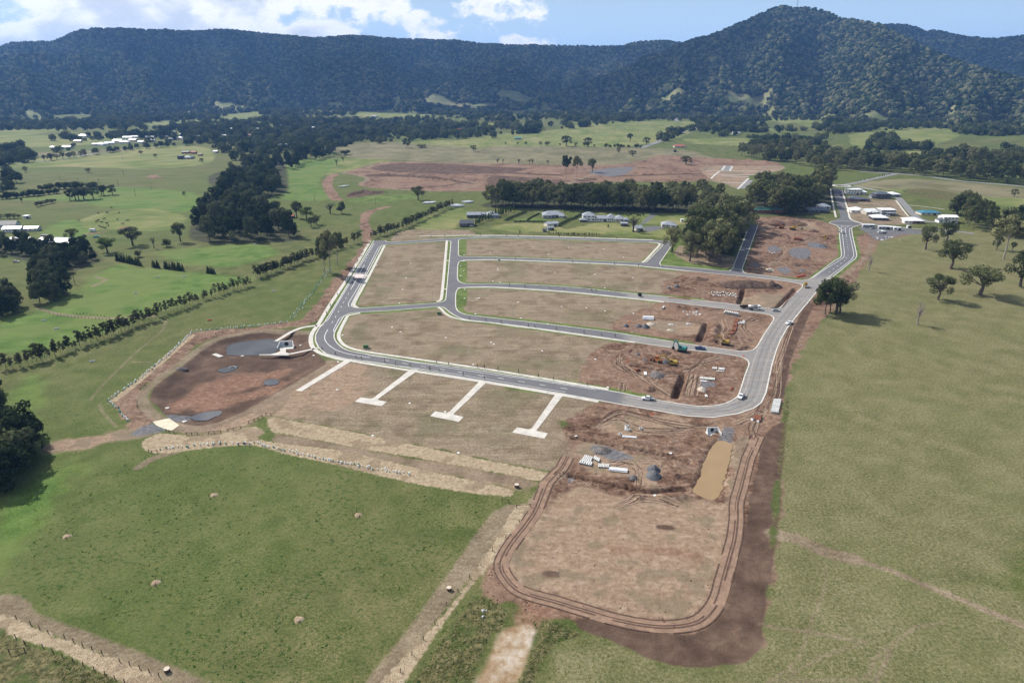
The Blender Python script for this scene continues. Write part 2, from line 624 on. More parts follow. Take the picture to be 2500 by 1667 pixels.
# worked red-brown earth
P('earth', 'z4', [(-230, 890), (-60, 775), (250, 778), (1190, 902), (1290, 965), (1200, 1260), (1090, 1345), (820, 1382), (0, 1258), (-330, 1170), (-300, 970)])
P('earth', 'z4', [(-20, 570), (330, 430), (520, 375), (1400, 490), (1525, 535), (1340, 835), (1190, 852), (300, 722), (60, 690), (-40, 630)])
P('earth', 'z4', [(480, 190), (760, 95), (1200, 130), (1790, 213), (1590, 430), (1500, 446), (500, 332), (470, 260)])
P('earth', 'a6', [(160, 790), (110, 722), (400, 715), (640, 750), (760, 790), (785, 950), (790, 1020), (560, 1190), (40, 1150)], False)
P('earth', 'D', [(1385, 920), (1550, 935), (1690, 945), (1730, 930), (1760, 840), (1830, 700), (1930, 590), (1985, 545), (2010, 560), (2000, 590), (1905, 720), (1850, 790), (1806, 900), (1793, 960), (1797, 1080), (1780, 1240), (1745, 1470), (1650, 1520), (1560, 1512), (1330, 1440), (1180, 1395), (1105, 1370), (1140, 1280), (1265, 1110), (1295, 1050), (1285, 985), (1330, 950)])
P('earth', 'a4', [(940, 520), (1000, 450), (820, 410), (1000, 360), (1210, 318), (2352, 350), (2500, 360), (2500, 540), (1900, 562), (1480, 562)])
P('earth', 'a5', [(-10, 340), (560, 350), (860, 350), (1400, 380), (1750, 440), (1740, 480), (600, 490), (0, 535)])
P('fal', 'b5', [(860, 110), (1300, 60), (1900, 100), (2400, 160), (2400, 230), (1900, 210), (1500, 150), (1100, 150)])
P('fal', 'a2', [(0, 690), (400, 680), (800, 690), (860, 730), (500, 740), (0, 740)])
P('fal', 'a1', [(150, 700), (450, 690), (640, 680), (400, 710), (160, 720)])
P('yell', 'a5', [(640, 30), (1500, -10), (1560, 90), (900, 120)])
P('earth', 'a5', [(1280, 300), (1450, 270), (1800, 290), (2300, 320), (2352, 350), (1740, 345)])
L('earth', 'a4', [(740, 420), (690, 450), (670, 520), (720, 600), (750, 632)], 6.5)
L('earth', 'a4', [(1160, 690), (1020, 730), (980, 770), (980, 850), (1000, 900), (985, 960)], 4.5)
L('earth', 'b3', [(1000, 240), (920, 380), (780, 500), (690, 560)], 5.0)
P('earth', 'b3', [(860, 200), (1000, 170), (1400, 160), (1000, 260), (960, 330), (880, 260)])
L('earth', 'z2', [(1180, 110), (1100, 250), (960, 420), (800, 620), (640, 840), (560, 890)], 4.0)
P('earth', 'z5', [(1970, 60), (1700, 90), (1400, 130), (930, 175), (860, 240), (600, 480), (300, 700), (290, 770), (420, 980), (600, 900), (470, 760), (520, 620), (780, 430), (1000, 250), (1500, 150), (1800, 120)])
P('earth', 'a3', [(1200, 450), (1260, 425), (1330, 445), (1240, 462)])
L('earth', 'a3', [(700, 915), (870, 895), (1010, 865), (1100, 840)], 2.5)
P('tan', 'c1', [(-100, 650), (0, 675), (700, 810), (1300, 910), (1950, 1025), (2100, 1080), (1850, 1125), (1300, 1000), (900, 905), (400, 795), (-60, 745)])
L('tan', 'z5', [(-200, 1100), (100, 1070), (380, 1010), (480, 990)], 5.0)
P('yell', 'a3', [(700, 780), (1100, 700), (1500, 760), (1400, 880), (900, 880), (700, 860)])
P('emer', 'a3', [(1300, 1060), (1700, 1020), (2100, 1000), (2300, 1060), (1900, 1180), (1500, 1150)])
LAY['tan'].append(('p', catmull(GS('z6', [(300, 830), (620, 880), (900, 950), (1250, 980), (1380, 940), (1560, 960), (1650, 700), (1700, 480), (1780, 450), (1760, 640), (1680, 960)]) + GS('z7', [(2150, 200), (2080, 420), (2040, 560), (1940, 665), (1800, 690), (1400, 625), (1180, 560), (1010, 505), (935, 430), (925, 375), (980, 280), (1120, 90)]), True, 4.0)))
P('tan', 'z6', [(480, 330), (800, 270), (1200, 240), (1300, 330), (900, 420), (640, 410)])
P('tan', 'z6', [(340, 480), (520, 470), (900, 600), (1080, 680), (980, 830), (760, 760), (420, 690)])
P('tan', 'z5', [(960, 860), (1500, 690), (1960, 460), (2060, 420), (2352, 450), (2300, 700), (1900, 860), (1500, 860), (1300, 960), (1060, 990), (800, 1000), (720, 930)])
P('tan', 'z4', [(1250, 330), (1560, 300), (1640, 340), (1520, 430), (1240, 400)])
P('tan', 'z4', [(360, 570), (560, 560), (850, 600), (800, 690), (420, 660)])
P('tan', 'c3', [(820, 20), (1240, 40), (1400, 150), (1160, 150), (900, 100)])
# basin floor and dark batters
BASIN = catmull(GS('z5', [(1000, 290), (1150, 220), (1450, 168), (1720, 150), (1850, 190), (1900, 300), (1960, 380), (2000, 430), (1700, 620), (1350, 830), (1100, 935), (900, 935), (720, 870), (620, 790), (560, 700), (620, 590), (800, 470)]), True, 4.0)
LAY['dark'].append(('p', BASIN))
P('red', 'z5', [(1000, 600), (1300, 520), (1700, 480), (1500, 600), (1100, 700), (760, 830), (700, 790), (860, 690)], z=-1.5)
P('dark', 'z7', [(2215, 90), (2240, -40), (2355, -20), (2338, 260), (2292, 560), (2264, 770), (2185, 880), (2000, 916), (1800, 906), (1640, 850), (1490, 778), (1300, 715), (1320, 655), (1620, 720), (1900, 742), (2035, 655), (2112, 420), (2165, 200)])
P('dark', 'z6', [(1890, 430), (1990, 330), (2075, 300), (2050, 700), (1990, 1000), (1945, 1400), (1740, 1400), (1790, 900), (1860, 600)])
L('dark', 'z4', [(1870, 400), (1760, 640), (1650, 900), (1590, 1150), (1570, 1280)], 2.5)
L('dark', 'a4', [(1010, 435), (1400, 445), (1850, 495)], 7.0)
L('dark', 'a4', [(1250, 540), (1600, 520), (1900, 470)], 3.0)
L('dark', 'a4', [(1200, 370), (1600, 385), (2100, 400)], 5.0)
L('dark', 'a5', [(0, 400), (300, 420), (560, 430)], 8.0)
L('dark', 'a5', [(100, 480), (400, 470), (640, 480)], 5.0)
L('dark', 'a5', [(1000, 440), (1300, 430), (1700, 420)], 6.0)
L('dark', 'a4', [(1450, 340), (1900, 360), (2340, 375)], 5.0)
P('dark', 'a4', [(1100, 345), (1500, 332), (2000, 360), (2300, 382), (2000, 418), (1400, 408), (1050, 385)])
P('dark', 'a5', [(0, 440), (300, 450), (560, 500), (300, 520), (0, 520)])
L('dark', 'a4', [(900, 400), (1300, 410), (1900, 430), (2300, 450)], 3.0)
P('dark', 'a4', [(830, 610), (900, 560), (1150, 570), (1000, 600)])
P('red', 'z7', [(960, 600), (1060, 560), (1180, 620), (1130, 690), (1090, 730), (950, 710)])
P('red', 'z5', [(900, 760), (1400, 640), (1800, 520), (1500, 690), (1000, 830)], z=-1.5)
P('oliv', 'b3', [(1000, 250), (1300, 180), (2600, 200), (2600, 1568), (2600, 2600), (1400, 3600), (200, 3900), (60, 3000), (240, 1500), (330, 1150), (480, 1000), (560, 850), (900, 420)])
P('oliv', 'D', [(1260, 1568), (1340, 1460), (1560, 1530), (1700, 1510), (1760, 1300), (1790, 1200), (2400, 1400), (2400, 1600), (1260, 1620)])
P('dark', 'z6', [(1010, 1140), (1150, 1150), (1160, 1185), (1030, 1180)])
P('dark', 'z7', [(1130, 415), (1190, 415), (1200, 440), (1140, 440)])
L('red', 'z7', [(1500, 300), (1750, 310), (1900, 330)], 1.2)
# straw-matted slopes
P('straw', 'c1', [(-150, 531), (0, 555), (350, 615), (700, 685), (1100, 770), (1500, 855), (1900, 935), (2150, 990), (2130, 1060), (1950, 1030), (1600, 960), (1300, 905), (1000, 850), (700, 805), (350, 735), (0, 672), (-130, 640)])
LAY['straw'].append(('p', catmull(GS('z5', [(490, 1075), (640, 1000), (860, 1020), (1060, 1015), (1300, 965), (1430, 945), (1500, 1000), (1430, 1040)]) + GS('c1', [(0, 755), (400, 800), (900, 910), (1300, 1005), (1700, 1090), (1850, 1130), (1830, 1180), (1500, 1150), (1100, 1085), (740, 1005), (400, 920), (0, 835)]) + GS('z5', [(1420, 1100), (1100, 1112), (600, 1165)]), True, 4.0)))
P('straw', 'z7', [(985, 75), (1060, 70), (1050, 130), (900, 330), (760, 480), (600, 690), (380, 1010), (270, 1010), (560, 690), (700, 520), (860, 280)])
P('straw', 'b1', [(-20, 1140), (90, 1170), (400, 1300), (800, 1450), (1040, 1570), (760, 1570), (400, 1380), (150, 1300), (-20, 1240)])
L('straw', 'z5', [(900, 200), (700, 370), (480, 560), (250, 740)], 1.6)
# trampled pale grass strips and tracks
L('sand', 'c1', [(-60, 705), (350, 775), (700, 858), (1300, 955), (1950, 1070)], 2.8)
P('sand', 'z7', [(870, 100), (1000, 70), (900, 260), (700, 500), (500, 760), (300, 1010), (190, 1010), (400, 740), (620, 440)])
P('sand', 'b1', [(-20, 1030), (60, 1015), (160, 1040), (230, 1130), (600, 1270), (1000, 1430), (1300, 1570), (1040, 1570), (700, 1420), (100, 1180), (-20, 1150)])
L('sand', 'b2', [(240, 560), (420, 600), (560, 670), (800, 735)], 2.6)
L('sand', 'b2', [(800, 735), (1050, 815), (1300, 920), (1600, 1040), (1950, 1190)], 1.2)
L('sand', 'z5', [(2040, 190), (1500, 160), (1150, 215), (1000, 285), (780, 450), (560, 610), (495, 690), (520, 780), (640, 890)], 2.4)
L('sand', 'z5', [(760, 960), (1000, 960), (1300, 850), (1700, 640), (2000, 460)], 2.6)
L('sand', 'z1', [(300, 480), (430, 520), (640, 545), (860, 555), (1180, 540)], 1.6)
L('earth', 'a4', [(820, 410), (1000, 360), (1210, 320), (1800, 335), (2350, 345)], 5.0)
L('sand', 'a4', [(1180, 320), (1000, 370), (800, 410), (930, 435), (1000, 460), (950, 510), (1200, 540), (1480, 555), (1750, 545), (1900, 500), (1560, 450), (1200, 430)], 3.0)
L('sand', 'a5', [(620, 500), (760, 450), (1000, 380), (1400, 350), (1780, 320)], 4.0)
L('sand', 'a5', [(860, 400), (940, 380), (800, 390), (700, 400)], 6.0)
L('sand', 'z6', [(160, 260), (250, 470), (290, 600), (240, 700), (60, 900), (-80, 1100)], 1.9)
L('sand', 'a3', [(350, 468), (600, 490), (900, 520)], 3.0)
L('sand', 'a3', [(780, 1265), (870, 1290), (760, 1340)], 1.8)
L('sand', 'b3', [(1000, 250), (930, 390), (800, 510), (700, 565)], 1.8)
L('sand', 'z6', [(1640, 640), (1700, 480), (1760, 450)], 2.5)
for f, pts, hw in (('z1', [(1270, 570), (1240, 650), (1060, 800), (800, 1050), (690, 1180)], .5), ('z1', [(760, 1210), (800, 1290), (890, 1380)], .4), ('b1', [(860, 230), (960, 170), (1100, 130)], 1.6),
                   ('z1', [(1010, 890), (1160, 890)], .5), ('b1', [(200, 1400), (280, 1500), (380, 1568)], 0.9), ('b2', [(150, 1175), (500, 1225), (860, 1290)], .45), ('b2', [(600, 780), (590, 920), (480, 1200), (400, 1420), (200, 1568)], 0.2),
                   ('b2', [(1400, 1160), (1200, 1190), (1060, 1300), (960, 1360), (900, 1480), (850, 1540), (200, 1560)], 0.25), ('b2', [(820, 1310), (600, 1380), (350, 1520)], 0.2), ('b2', [(1040, 1330), (980, 1470), (930, 1568)], 0.5)):
    L('sand', f, pts, hw)
EARTH_TRACKS = (('b4', [(20, 700), (150, 790), (400, 920), (640, 1060), (880, 1220)], .8), ('b4', [(100, 620), (60, 700), (200, 810), (420, 950)], .6), ('b4', [(1335, 920), (1275, 1230)], .8), ('b4', [(1262, 910), (1175, 1240)], .8), ('b4', [(1180, 860), (1300, 760), (1500, 690), (1700, 640)], .5), ('b4', [(130, 1180), (165, 1040)], .5), ('b4', [(640, 1000), (900, 900), (1100, 930)], .4),
                   ('c6', [(420, 130), (640, 40), (900, 100), (1300, 190), (1750, 200)], .6), ('c6', [(300, 200), (600, 130), (900, 220), (1400, 230)], .6), ('c6', [(860, 840), (830, 700), (700, 600), (560, 640)], .5), ('c6', [(1060, 640), (1000, 590), (850, 600)], .5), ('c6', [(2300, 0), (2190, 170), (2160, 300)], .8), ('c6', [(1980, 160), (2220, 0)], .5), ('c6', [(640, 1080), (900, 1000), (1300, 1080)], .5),
                   ('c3', [(320, 200), (360, 110), (520, 30), (800, 0)], 1.2), ('c3', [(430, 850), (560, 780), (720, 730)], .6), ('c3', [(600, 690), (720, 640), (740, 560)], .6), ('c3', [(200, 930), (420, 850), (640, 790)], .8), ('c3', [(980, 440), (1140, 370), (1260, 300)], .8), ('z4', [(1720, 560), (1640, 800), (1580, 1050), (1520, 1300), (1490, 1420)], .7), ('z4', [(1690, 560), (1600, 820), (1540, 1060)], .5), ('c5', [(1160, 860), (1200, 960), (1140, 1080)], .8), ('c5', [(960, 720), (1140, 700), (1400, 740)], .6), ('c5', [(1700, 800), (1500, 900), (1600, 1050)], .5))
for f, pts, hw in EARTH_TRACKS:
    L('sand', f, pts, hw)
P('clay', 'z7', [(930, 700), (1000, 690), (1090, 730), (1060, 800), (990, 1010), (770, 1010), (830, 880), (880, 760)])
P('grav', 'z5', [(400, 1000), (560, 920), (640, 940), (690, 975), (470, 1020)])
P('grav', 'z5', [(700, 870), (860, 850), (900, 880), (830, 920), (760, 920)], z=-1)
P('grav', 'c6', [(1825, 205), (1935, 212), (1890, 390), (1775, 370)])
P('grav', 'c6', [(300, 420), (420, 410), (640, 480), (740, 520), (800, 560), (620, 600), (480, 560), (310, 470)])
P('grav', 'c6', [(30, 790), (110, 780), (90, 830), (40, 840)])
P('grav', 'b4', [(1380, 1030), (1540, 1010), (1680, 1060), (1540, 1110), (1390, 1100)])
P('grav', 'b4', [(760, 690), (880, 650), (900, 720), (800, 740)])
P('grav', 'c3', [(830, 620), (900, 520), (1200, 520), (1230, 700), (1000, 720)])
P('grav', 'c3', [(590, 920), (740, 870), (880, 960), (760, 1010)])
P('grav', 'c3', [(420, 500), (560, 470), (700, 540), (600, 590), (440, 560)])
P('grav', 'c3', [(1240, 400), (1400, 420), (1580, 490), (1400, 530), (1190, 480)])
P('grav', 'c3', [(80, 830), (150, 800), (280, 830), (200, 870)])
P('grav', 'b3', [(880, 130), (1000, 120), (1300, 140), (1560, 180), (1900, 190), (1300, 185), (1060, 240), (960, 180)])
P('grav', 'a5', [(800, 400), (1000, 370), (1160, 365), (1100, 420), (950, 440)])
P('grav', 'b7', [(1840, 125), (1910, 120), (1790, 215), (1740, 225)])
P('grav', 'b7', [(1780, 250), (1930, 245), (1960, 265), (1800, 300)])
L('grav', 'a3', [(350, 465), (620, 490), (840, 515), (990, 525)], 3.2)
P('emer', 'z1', [(200, 1400), (330, 1460), (540, 1530), (420, 1600), (200, 1560)])
P('weed', 'z7', [(1120, 680), (1200, 680), (1330, 740), (1240, 770), (1150, 760)])
P('weed', 'z7', [(800, 540), (860, 560), (945, 640), (890, 740), (830, 700)])
P('verge', 'a4', [(840, 640), (1000, 600), (1330, 590), (1420, 610), (1150, 650), (960, 655)])
P('verge', 'a5', [(190, 800), (330, 780), (480, 800), (430, 820)])
P('verge', 'z3', [(1990, 330), (2120, 150), (2200, 120), (2140, 230), (2352, 350), (2352, 372), (2010, 346)])
P('verge', 'a5', [(1390, 1150), (1480, 1010), (1540, 1000), (1500, 1120), (1900, 1190), (1900, 1213)])
for blk, w in ((BLOCK_C, 4.0), (BLOCK_D, 4.0), (BLOCK_E, 3.6), (BLOCK_B, 3.6), (BLOCK_A, 3.6)):
    xmax = {id(BLOCK_C): 92, id(BLOCK_D): 118, id(BLOCK_E): 999, id(BLOCK_B): 60, id(BLOCK_A): 999}[id(blk)]
    run = []
    for p in blk + blk[:1]:
        if p[0] < xmax:
            run.append(p)
        else:
            if len(run) > 1:
                LAY['verge'].append(('l', run, w))
            run = []
    if len(run) > 1:
        LAY['verge'].append(('l', run, w))
L('verge', 'z3', [(90, 720), (95, 590)], 4.5)
L('verge', 'z3', [(95, 480), (105, 320)], 4.5)
L('verge', 'z3', [(100, 240), (110, 110)], 4.0)
L('verge', 'z2', [(1226, 108), (1000, 487), (760, 880), (690, 950), (664, 1050), (700, 1140), (770, 1195), (960, 1245), (1240, 1280), (2300, 1445)], 2.6)
L('verge', 'z3', [(-300, 70), (200, 66), (400, 63), (1000, 76), (1950, 106)], 1.6)
L('verge', 'z6', [(-200, 20), (200, 75), (540, 130)], 1.6)
L('verge', 'c3', [(2060, 280), (2115, 520), (2145, 650), (2120, 720), (2010, 810), (1670, 1085)], 2.2)
L('verge', 'c3', [(1800, 300), (1815, 480), (1830, 640), (1800, 700), (1480, 925), (1280, 1070)], 2.0)
P('weed', 'z7', [(740, 580), (830, 560), (860, 700), (760, 960), (740, 1010), (440, 1010), (560, 830)])
P('weed', 'z7', [(1120, 690), (1250, 720), (1160, 820), (1060, 1010), (980, 1010), (1080, 800)])
P('weed', 'b1', [(-20, 1250), (100, 1290), (400, 1410), (740, 1570), (300, 1570), (-20, 1570)])
P('weed', 'b5', [(1270, 170), (1500, 150), (1750, 190), (1900, 240), (1560, 240)])
P('weed', 'z6', [(2080, 100), (2110, 100), (2060, 500), (1970, 1340), (1950, 1340), (2000, 800)])
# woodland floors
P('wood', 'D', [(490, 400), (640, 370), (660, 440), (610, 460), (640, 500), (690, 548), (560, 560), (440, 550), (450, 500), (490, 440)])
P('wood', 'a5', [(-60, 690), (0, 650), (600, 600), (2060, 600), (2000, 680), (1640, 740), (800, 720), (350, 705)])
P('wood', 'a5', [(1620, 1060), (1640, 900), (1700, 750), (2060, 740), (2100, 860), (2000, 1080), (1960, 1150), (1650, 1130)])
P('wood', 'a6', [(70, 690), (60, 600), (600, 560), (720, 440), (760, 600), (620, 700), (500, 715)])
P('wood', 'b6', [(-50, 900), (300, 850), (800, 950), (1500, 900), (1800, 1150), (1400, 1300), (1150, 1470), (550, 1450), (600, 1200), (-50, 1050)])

# ------------------------------------------------------------------ water levels
PONDS = [('z5', [(1193, 335), (1190, 310), (1250, 265), (1480, 235), (1600, 240), (1592, 290), (1556, 345), (1330, 360), (1205, 352)], -1.5),
         ('z5', [(1122, 485), (1160, 460), (1220, 455), (1285, 445), (1262, 470), (1180, 500)], -1.6),
         ('z5', [(1488, 582), (1520, 562), (1580, 556), (1618, 570), (1606, 592), (1540, 603)], -1.6),
         ('z5', [(902, 862), (1000, 830), (1130, 818), (1125, 850), (1010, 890), (920, 888)], -1.6),
         ('c6', [(1775, 362), (1880, 395), (1912, 440), (1880, 600), (1790, 880), (1745, 985), (1690, 1022), (1560, 985), (1488, 940), (1500, 890), (1690, 420)], -0.45)]
POND_W = [[(x + 1.1 * (vnoise(np.array([x / 1.7]), np.array([y / 1.7]), 3)[0] - .5), y + 1.1 * (vnoise(np.array([x / 1.7]), np.array([y / 1.7]), 4)[0] - .5)) for x, y in catmull(GS(f, p, z), True, 0.8)] for f, p, z in PONDS]

TRENCH = [(cat(('c5', [(520, 292), (1000, 340), (1515, 392)])), 0.5, 1.2), (cat(('c5', [(1505, 392), (1440, 592)])), 1.0, 2.2), (cat(('c5', [(2248, 380), (2080, 545), (1985, 655), (1880, 680)])), 0.8, 1.4),
          (cat(('c5', [(205, 797), (600, 840), (975, 888)])), 0.5, 1.3), (cat(('c5', [(962, 890), (862, 1130)])), 1.1, 2.4), (cat(('b4', [(290, 752), (700, 815), (1140, 880)])), 0.6, 1.4),
          (cat(('b4', [(1138, 900), (995, 1270)])), 1.1, 2.6), (cat(('c6', [(80, 315), (600, 412), (1150, 518), (1440, 596)])), 0.55, 1.6), (cat(('c6', [(40, 755), (450, 842), (700, 890), (960, 945), (1180, 925), (1395, 912)])), 0.6, 1.8),
          (cat(('c5', [(60, 1062), (500, 1130), (800, 1160)])), 0.4, 0.7), (cat(('c5', [(1450, 1255), (1600, 1210)])), 0.7, 1.0)]
# heaps thrown up beside the trenches and loose mounds: line, half width, height
SPOIL = [(cat(('c5', [(620, 270), (900, 300), (1200, 330)])), 2.2, 1.1), (cat(('c5', [(280, 760), (600, 800), (900, 840)])), 2.2, 1.2), (cat(('c5', [(1100, 910), (1060, 1130)])), 2.6, 1.4), (cat(('c5', [(1260, 1070), (1540, 1110)])), 2.4, 1.2),
         (cat(('b4', [(280, 680), (700, 740), (1150, 810)])), 1.8, 1.0), (cat(('c6', [(700, 350), (950, 400), (1250, 450)])), 1.9, 1.0), (cat(('c6', [(150, 840), (500, 900), (850, 1020)])), 2.0, 1.0), (cat(('c6', [(1100, 1010), (1330, 1010)])), 2.4, 1.2),
         (cat(('c6', [(560, 780), (800, 800)])), 1.6, 0.8), (cat(('c5', [(260, 1010), (760, 1080)])), 2.0, 0.7), (cat(('c6', [(1420, 260), (1540, 340)])), 1.8, 0.6), (cat(('c6', [(2060, 330), (2120, 330)])), 2.2, 0.8),
         (cat(('a4', [(1000, 430), (1400, 440), (1700, 480)])), 6.0, 3.5), (cat(('a4', [(840, 600), (960, 570), (1140, 575)])), 5.0, 3.0), (cat(('a5', [(1800, 310), (1930, 305)])), 8.0, 4.0), (cat(('a5', [(2000, 315), (2280, 330)])), 8.0, 4.5),
         (cat(('a5', [(1380, 280), (1500, 275)])), 7.0, 2.5), (cat(('a5', [(1160, 400), (1260, 430), (1680, 410)])), 4.0, 1.6), (cat(('c3', [(400, 60), (800, 30), (1300, 60)])), 7.0, 2.2), (cat(('a5', [(1100, 320), (1220, 330)])), 5.0, 2.0)]
RUT = [cat(('z6', [(1850, 420), (1790, 560), (1690, 900)]), ('z7', [(2120, 240), (2060, 480), (2020, 590), (1940, 680), (1820, 705), (1620, 690), (1400, 640), (1180, 575), (1000, 520), (920, 440), (905, 370), (960, 270), (1080, 110)]), ('z6', [(120, 800), (240, 680), (290, 590)]))]
RUT = [catmull(RUT[0], False, 4.0)]


def cover_sd(X, Y, items, lim=12.0):
    out = np.full(X.shape, -lim)
    for it in items:
        pts = np.array(it[1])
        pad = lim + (it[2] if it[0] == 'l' else 0)
        lo, hi = pts.min(0) - pad, pts.max(0) + pad
        m = (X > lo[0]) & (X < hi[0]) & (Y > lo[1]) & (Y < hi[1])
        if not m.any():
            continue
        x, y = X[m], Y[m]
        d = poly_sd(x, y, it[1]) if it[0] == 'p' else it[2] - line_d(x, y, it[1])
        out[m] = np.maximum(out[m], np.clip(d, -lim, lim))
    return out


def axis_grow(start, end, first, growth):
    out, s = [], first
    v = start
    while v < end:
        s *= growth
        v += s
        out.append(v)
    return out


gx_mid = np.arange(-185, 330, 0.85)
gx = np.array([-v for v in axis_grow(185, 14000, 0.85, 1.045)][::-1] + list(gx_mid) + axis_grow(gx_mid[-1], 14000, 0.85, 1.045))
gy = list(np.arange(95, 330, 0.8))
s = 0.8
while gy[-1] < 700:
    s = min(2.0, s * 1.004)
    gy.append(gy[-1] + s)
gy = np.array([-3000, -1500, -700, -300, -100, 0, 40, 70, 85] + gy + axis_grow(gy[-1], 16000, 2.0, 1.022))
GX, GY = np.meshgrid(gx, gy)
print('ground grid', GX.shape)
SD = {k: cover_sd(GX, GY, v) for k, v in LAY.items()}
ROAD_SD = cover_sd(GX, GY, [('p', ROAD_OUT)])


def local(items_fn, pts, pad):
    p = np.array(pts)
    lo, hi = p.min(0) - pad, p.max(0) + pad
    return (GX > lo[0]) & (GX < hi[0]) & (GY > lo[1]) & (GY < hi[1])


rr = np.hypot(GX, GY)
Z = (fbm(GX / 420 + 3, GY / 420, 5, 3) - 0.5) * 34 * sstep(rr, 1100, 2600)
Z += np.maximum(0, fbm(GX / 900 + 7, GY / 900, 9, 2) - 0.5) * 60 * sstep(rr, 2200, 3600)
# paddock relief, kept off the pavements
flat = sstep(-ROAD_SD, 0.5, 4.0)
nearp = (rr < 1600)
Z += np.where(nearp, (fbm(GX / 3.1, GY / 3.1, 31, 3) - 0.5) * 0.16 * flat, 0)
# lumpy worked earth
rough = sstep(SD['earth'], 0.3, 2.5) * flat * (1 - 0.7 * sstep(SD['tan'], 0, 3))
Z += rough * ((fbm(GX / 2.2, GY / 2.2, 41, 4, 0.6) - 0.45) * 0.75)
st = sstep(SD['straw'], 0.2, 1.2)
Z += st * (fbm(GX / 1.4, GY / 1.4, 51, 2) - 0.4) * 0.22
wd = sstep(SD['weed'], 0.2, 1.2)
Z += wd * (fbm(GX / 1.6, GY / 1.6, 55, 3) - 0.35) * 0.9
m = local(None, BASIN, 8)
bs = poly_sd(GX[m], GY[m], BASIN)
Z[m] += -1.55 * sstep(bs, 0.0, 7.0)
for w, (f, p, z) in zip(POND_W, PONDS):
    m = local(None, w, 8)
    d = poly_sd(GX[m], GY[m], w)
    base = Z[m]
    Z[m] = base * (1 - sstep(d, -3, 0.6)) + (z + 0.35 - 1.1 * sstep(d, -2.4, 1.2)) * sstep(d, -3, 0.6)
for pts, hw, hh in SPOIL:
    m = local(None, pts, hw + 2)
    d = line_d(GX[m], GY[m], pts)
    n = fbm(GX[m] / (hw * 0.7), GY[m] / (hw * 0.7), 61, 4, 0.6)
    Z[m] += hh * np.clip(1 - d / hw, 0, 1) ** 0.8 * (0.35 + 1.2 * n)
for pts, hw, dep in TRENCH:
    m = local(None, pts, 4)
    d = line_d(GX[m], GY[m], pts)
    Z[m] -= dep * (1 - sstep(d, hw * 0.7, hw + 0.75)) * 1.25
for pts in RUT:
    m = local(None, pts, 8)
    d = line_d(GX[m], GY[m], pts)
    k_ = 1 - sstep(d, 3.6, 5.5)
    Z[m] = Z[m] * (1 - k_) + k_ * (0.05 + 0.16 * np.exp(-((d - 3.2) / 0.45)**2))
Z = np.where(GY < 80, np.minimum(Z, 0), Z)


def ground_z(x, y):
    i = int(np.clip(np.searchsorted(gx, x) - 1, 0, len(gx) - 2))
    j = int(np.clip(np.searchsorted(gy, y) - 1, 0, len(gy) - 2))
    u = (x - gx[i]) / (gx[i + 1] - gx[i])
    v = (y - gy[j]) / (gy[j + 1] - gy[j])
    return float((Z[j, i] * (1 - u) + Z[j, i + 1] * u) * (1 - v) + (Z[j + 1, i] * (1 - u) + Z[j + 1, i + 1] * u) * v)


def grid_mesh(name, X, Y, Zv, mat):
    ny, nx = X.shape
    me = bpy.data.meshes.new(name)
    co = np.stack([X, Y, Zv], -1).reshape(-1, 3).astype(np.float32)
    idx = np.arange(nx * ny).reshape(ny, nx)
    q = np.stack([idx[:-1, :-1], idx[:-1, 1:], idx[1:, 1:], idx[1:, :-1]], -1).reshape(-1, 4)
    me.vertices.add(len(co))
    me.vertices.foreach_set('co', co.ravel())
    me.loops.add(q.size)
    me.loops.foreach_set('vertex_index', q.ravel().astype(np.int32))
    me.polygons.add(len(q))
    me.polygons.foreach_set('loop_start', np.arange(0, q.size, 4, dtype=np.int32))
    me.polygons.foreach_set('use_smooth', np.ones(len(q), bool))
    me.materials.append(mat)
    me.update(calc_edges=True)
    return me


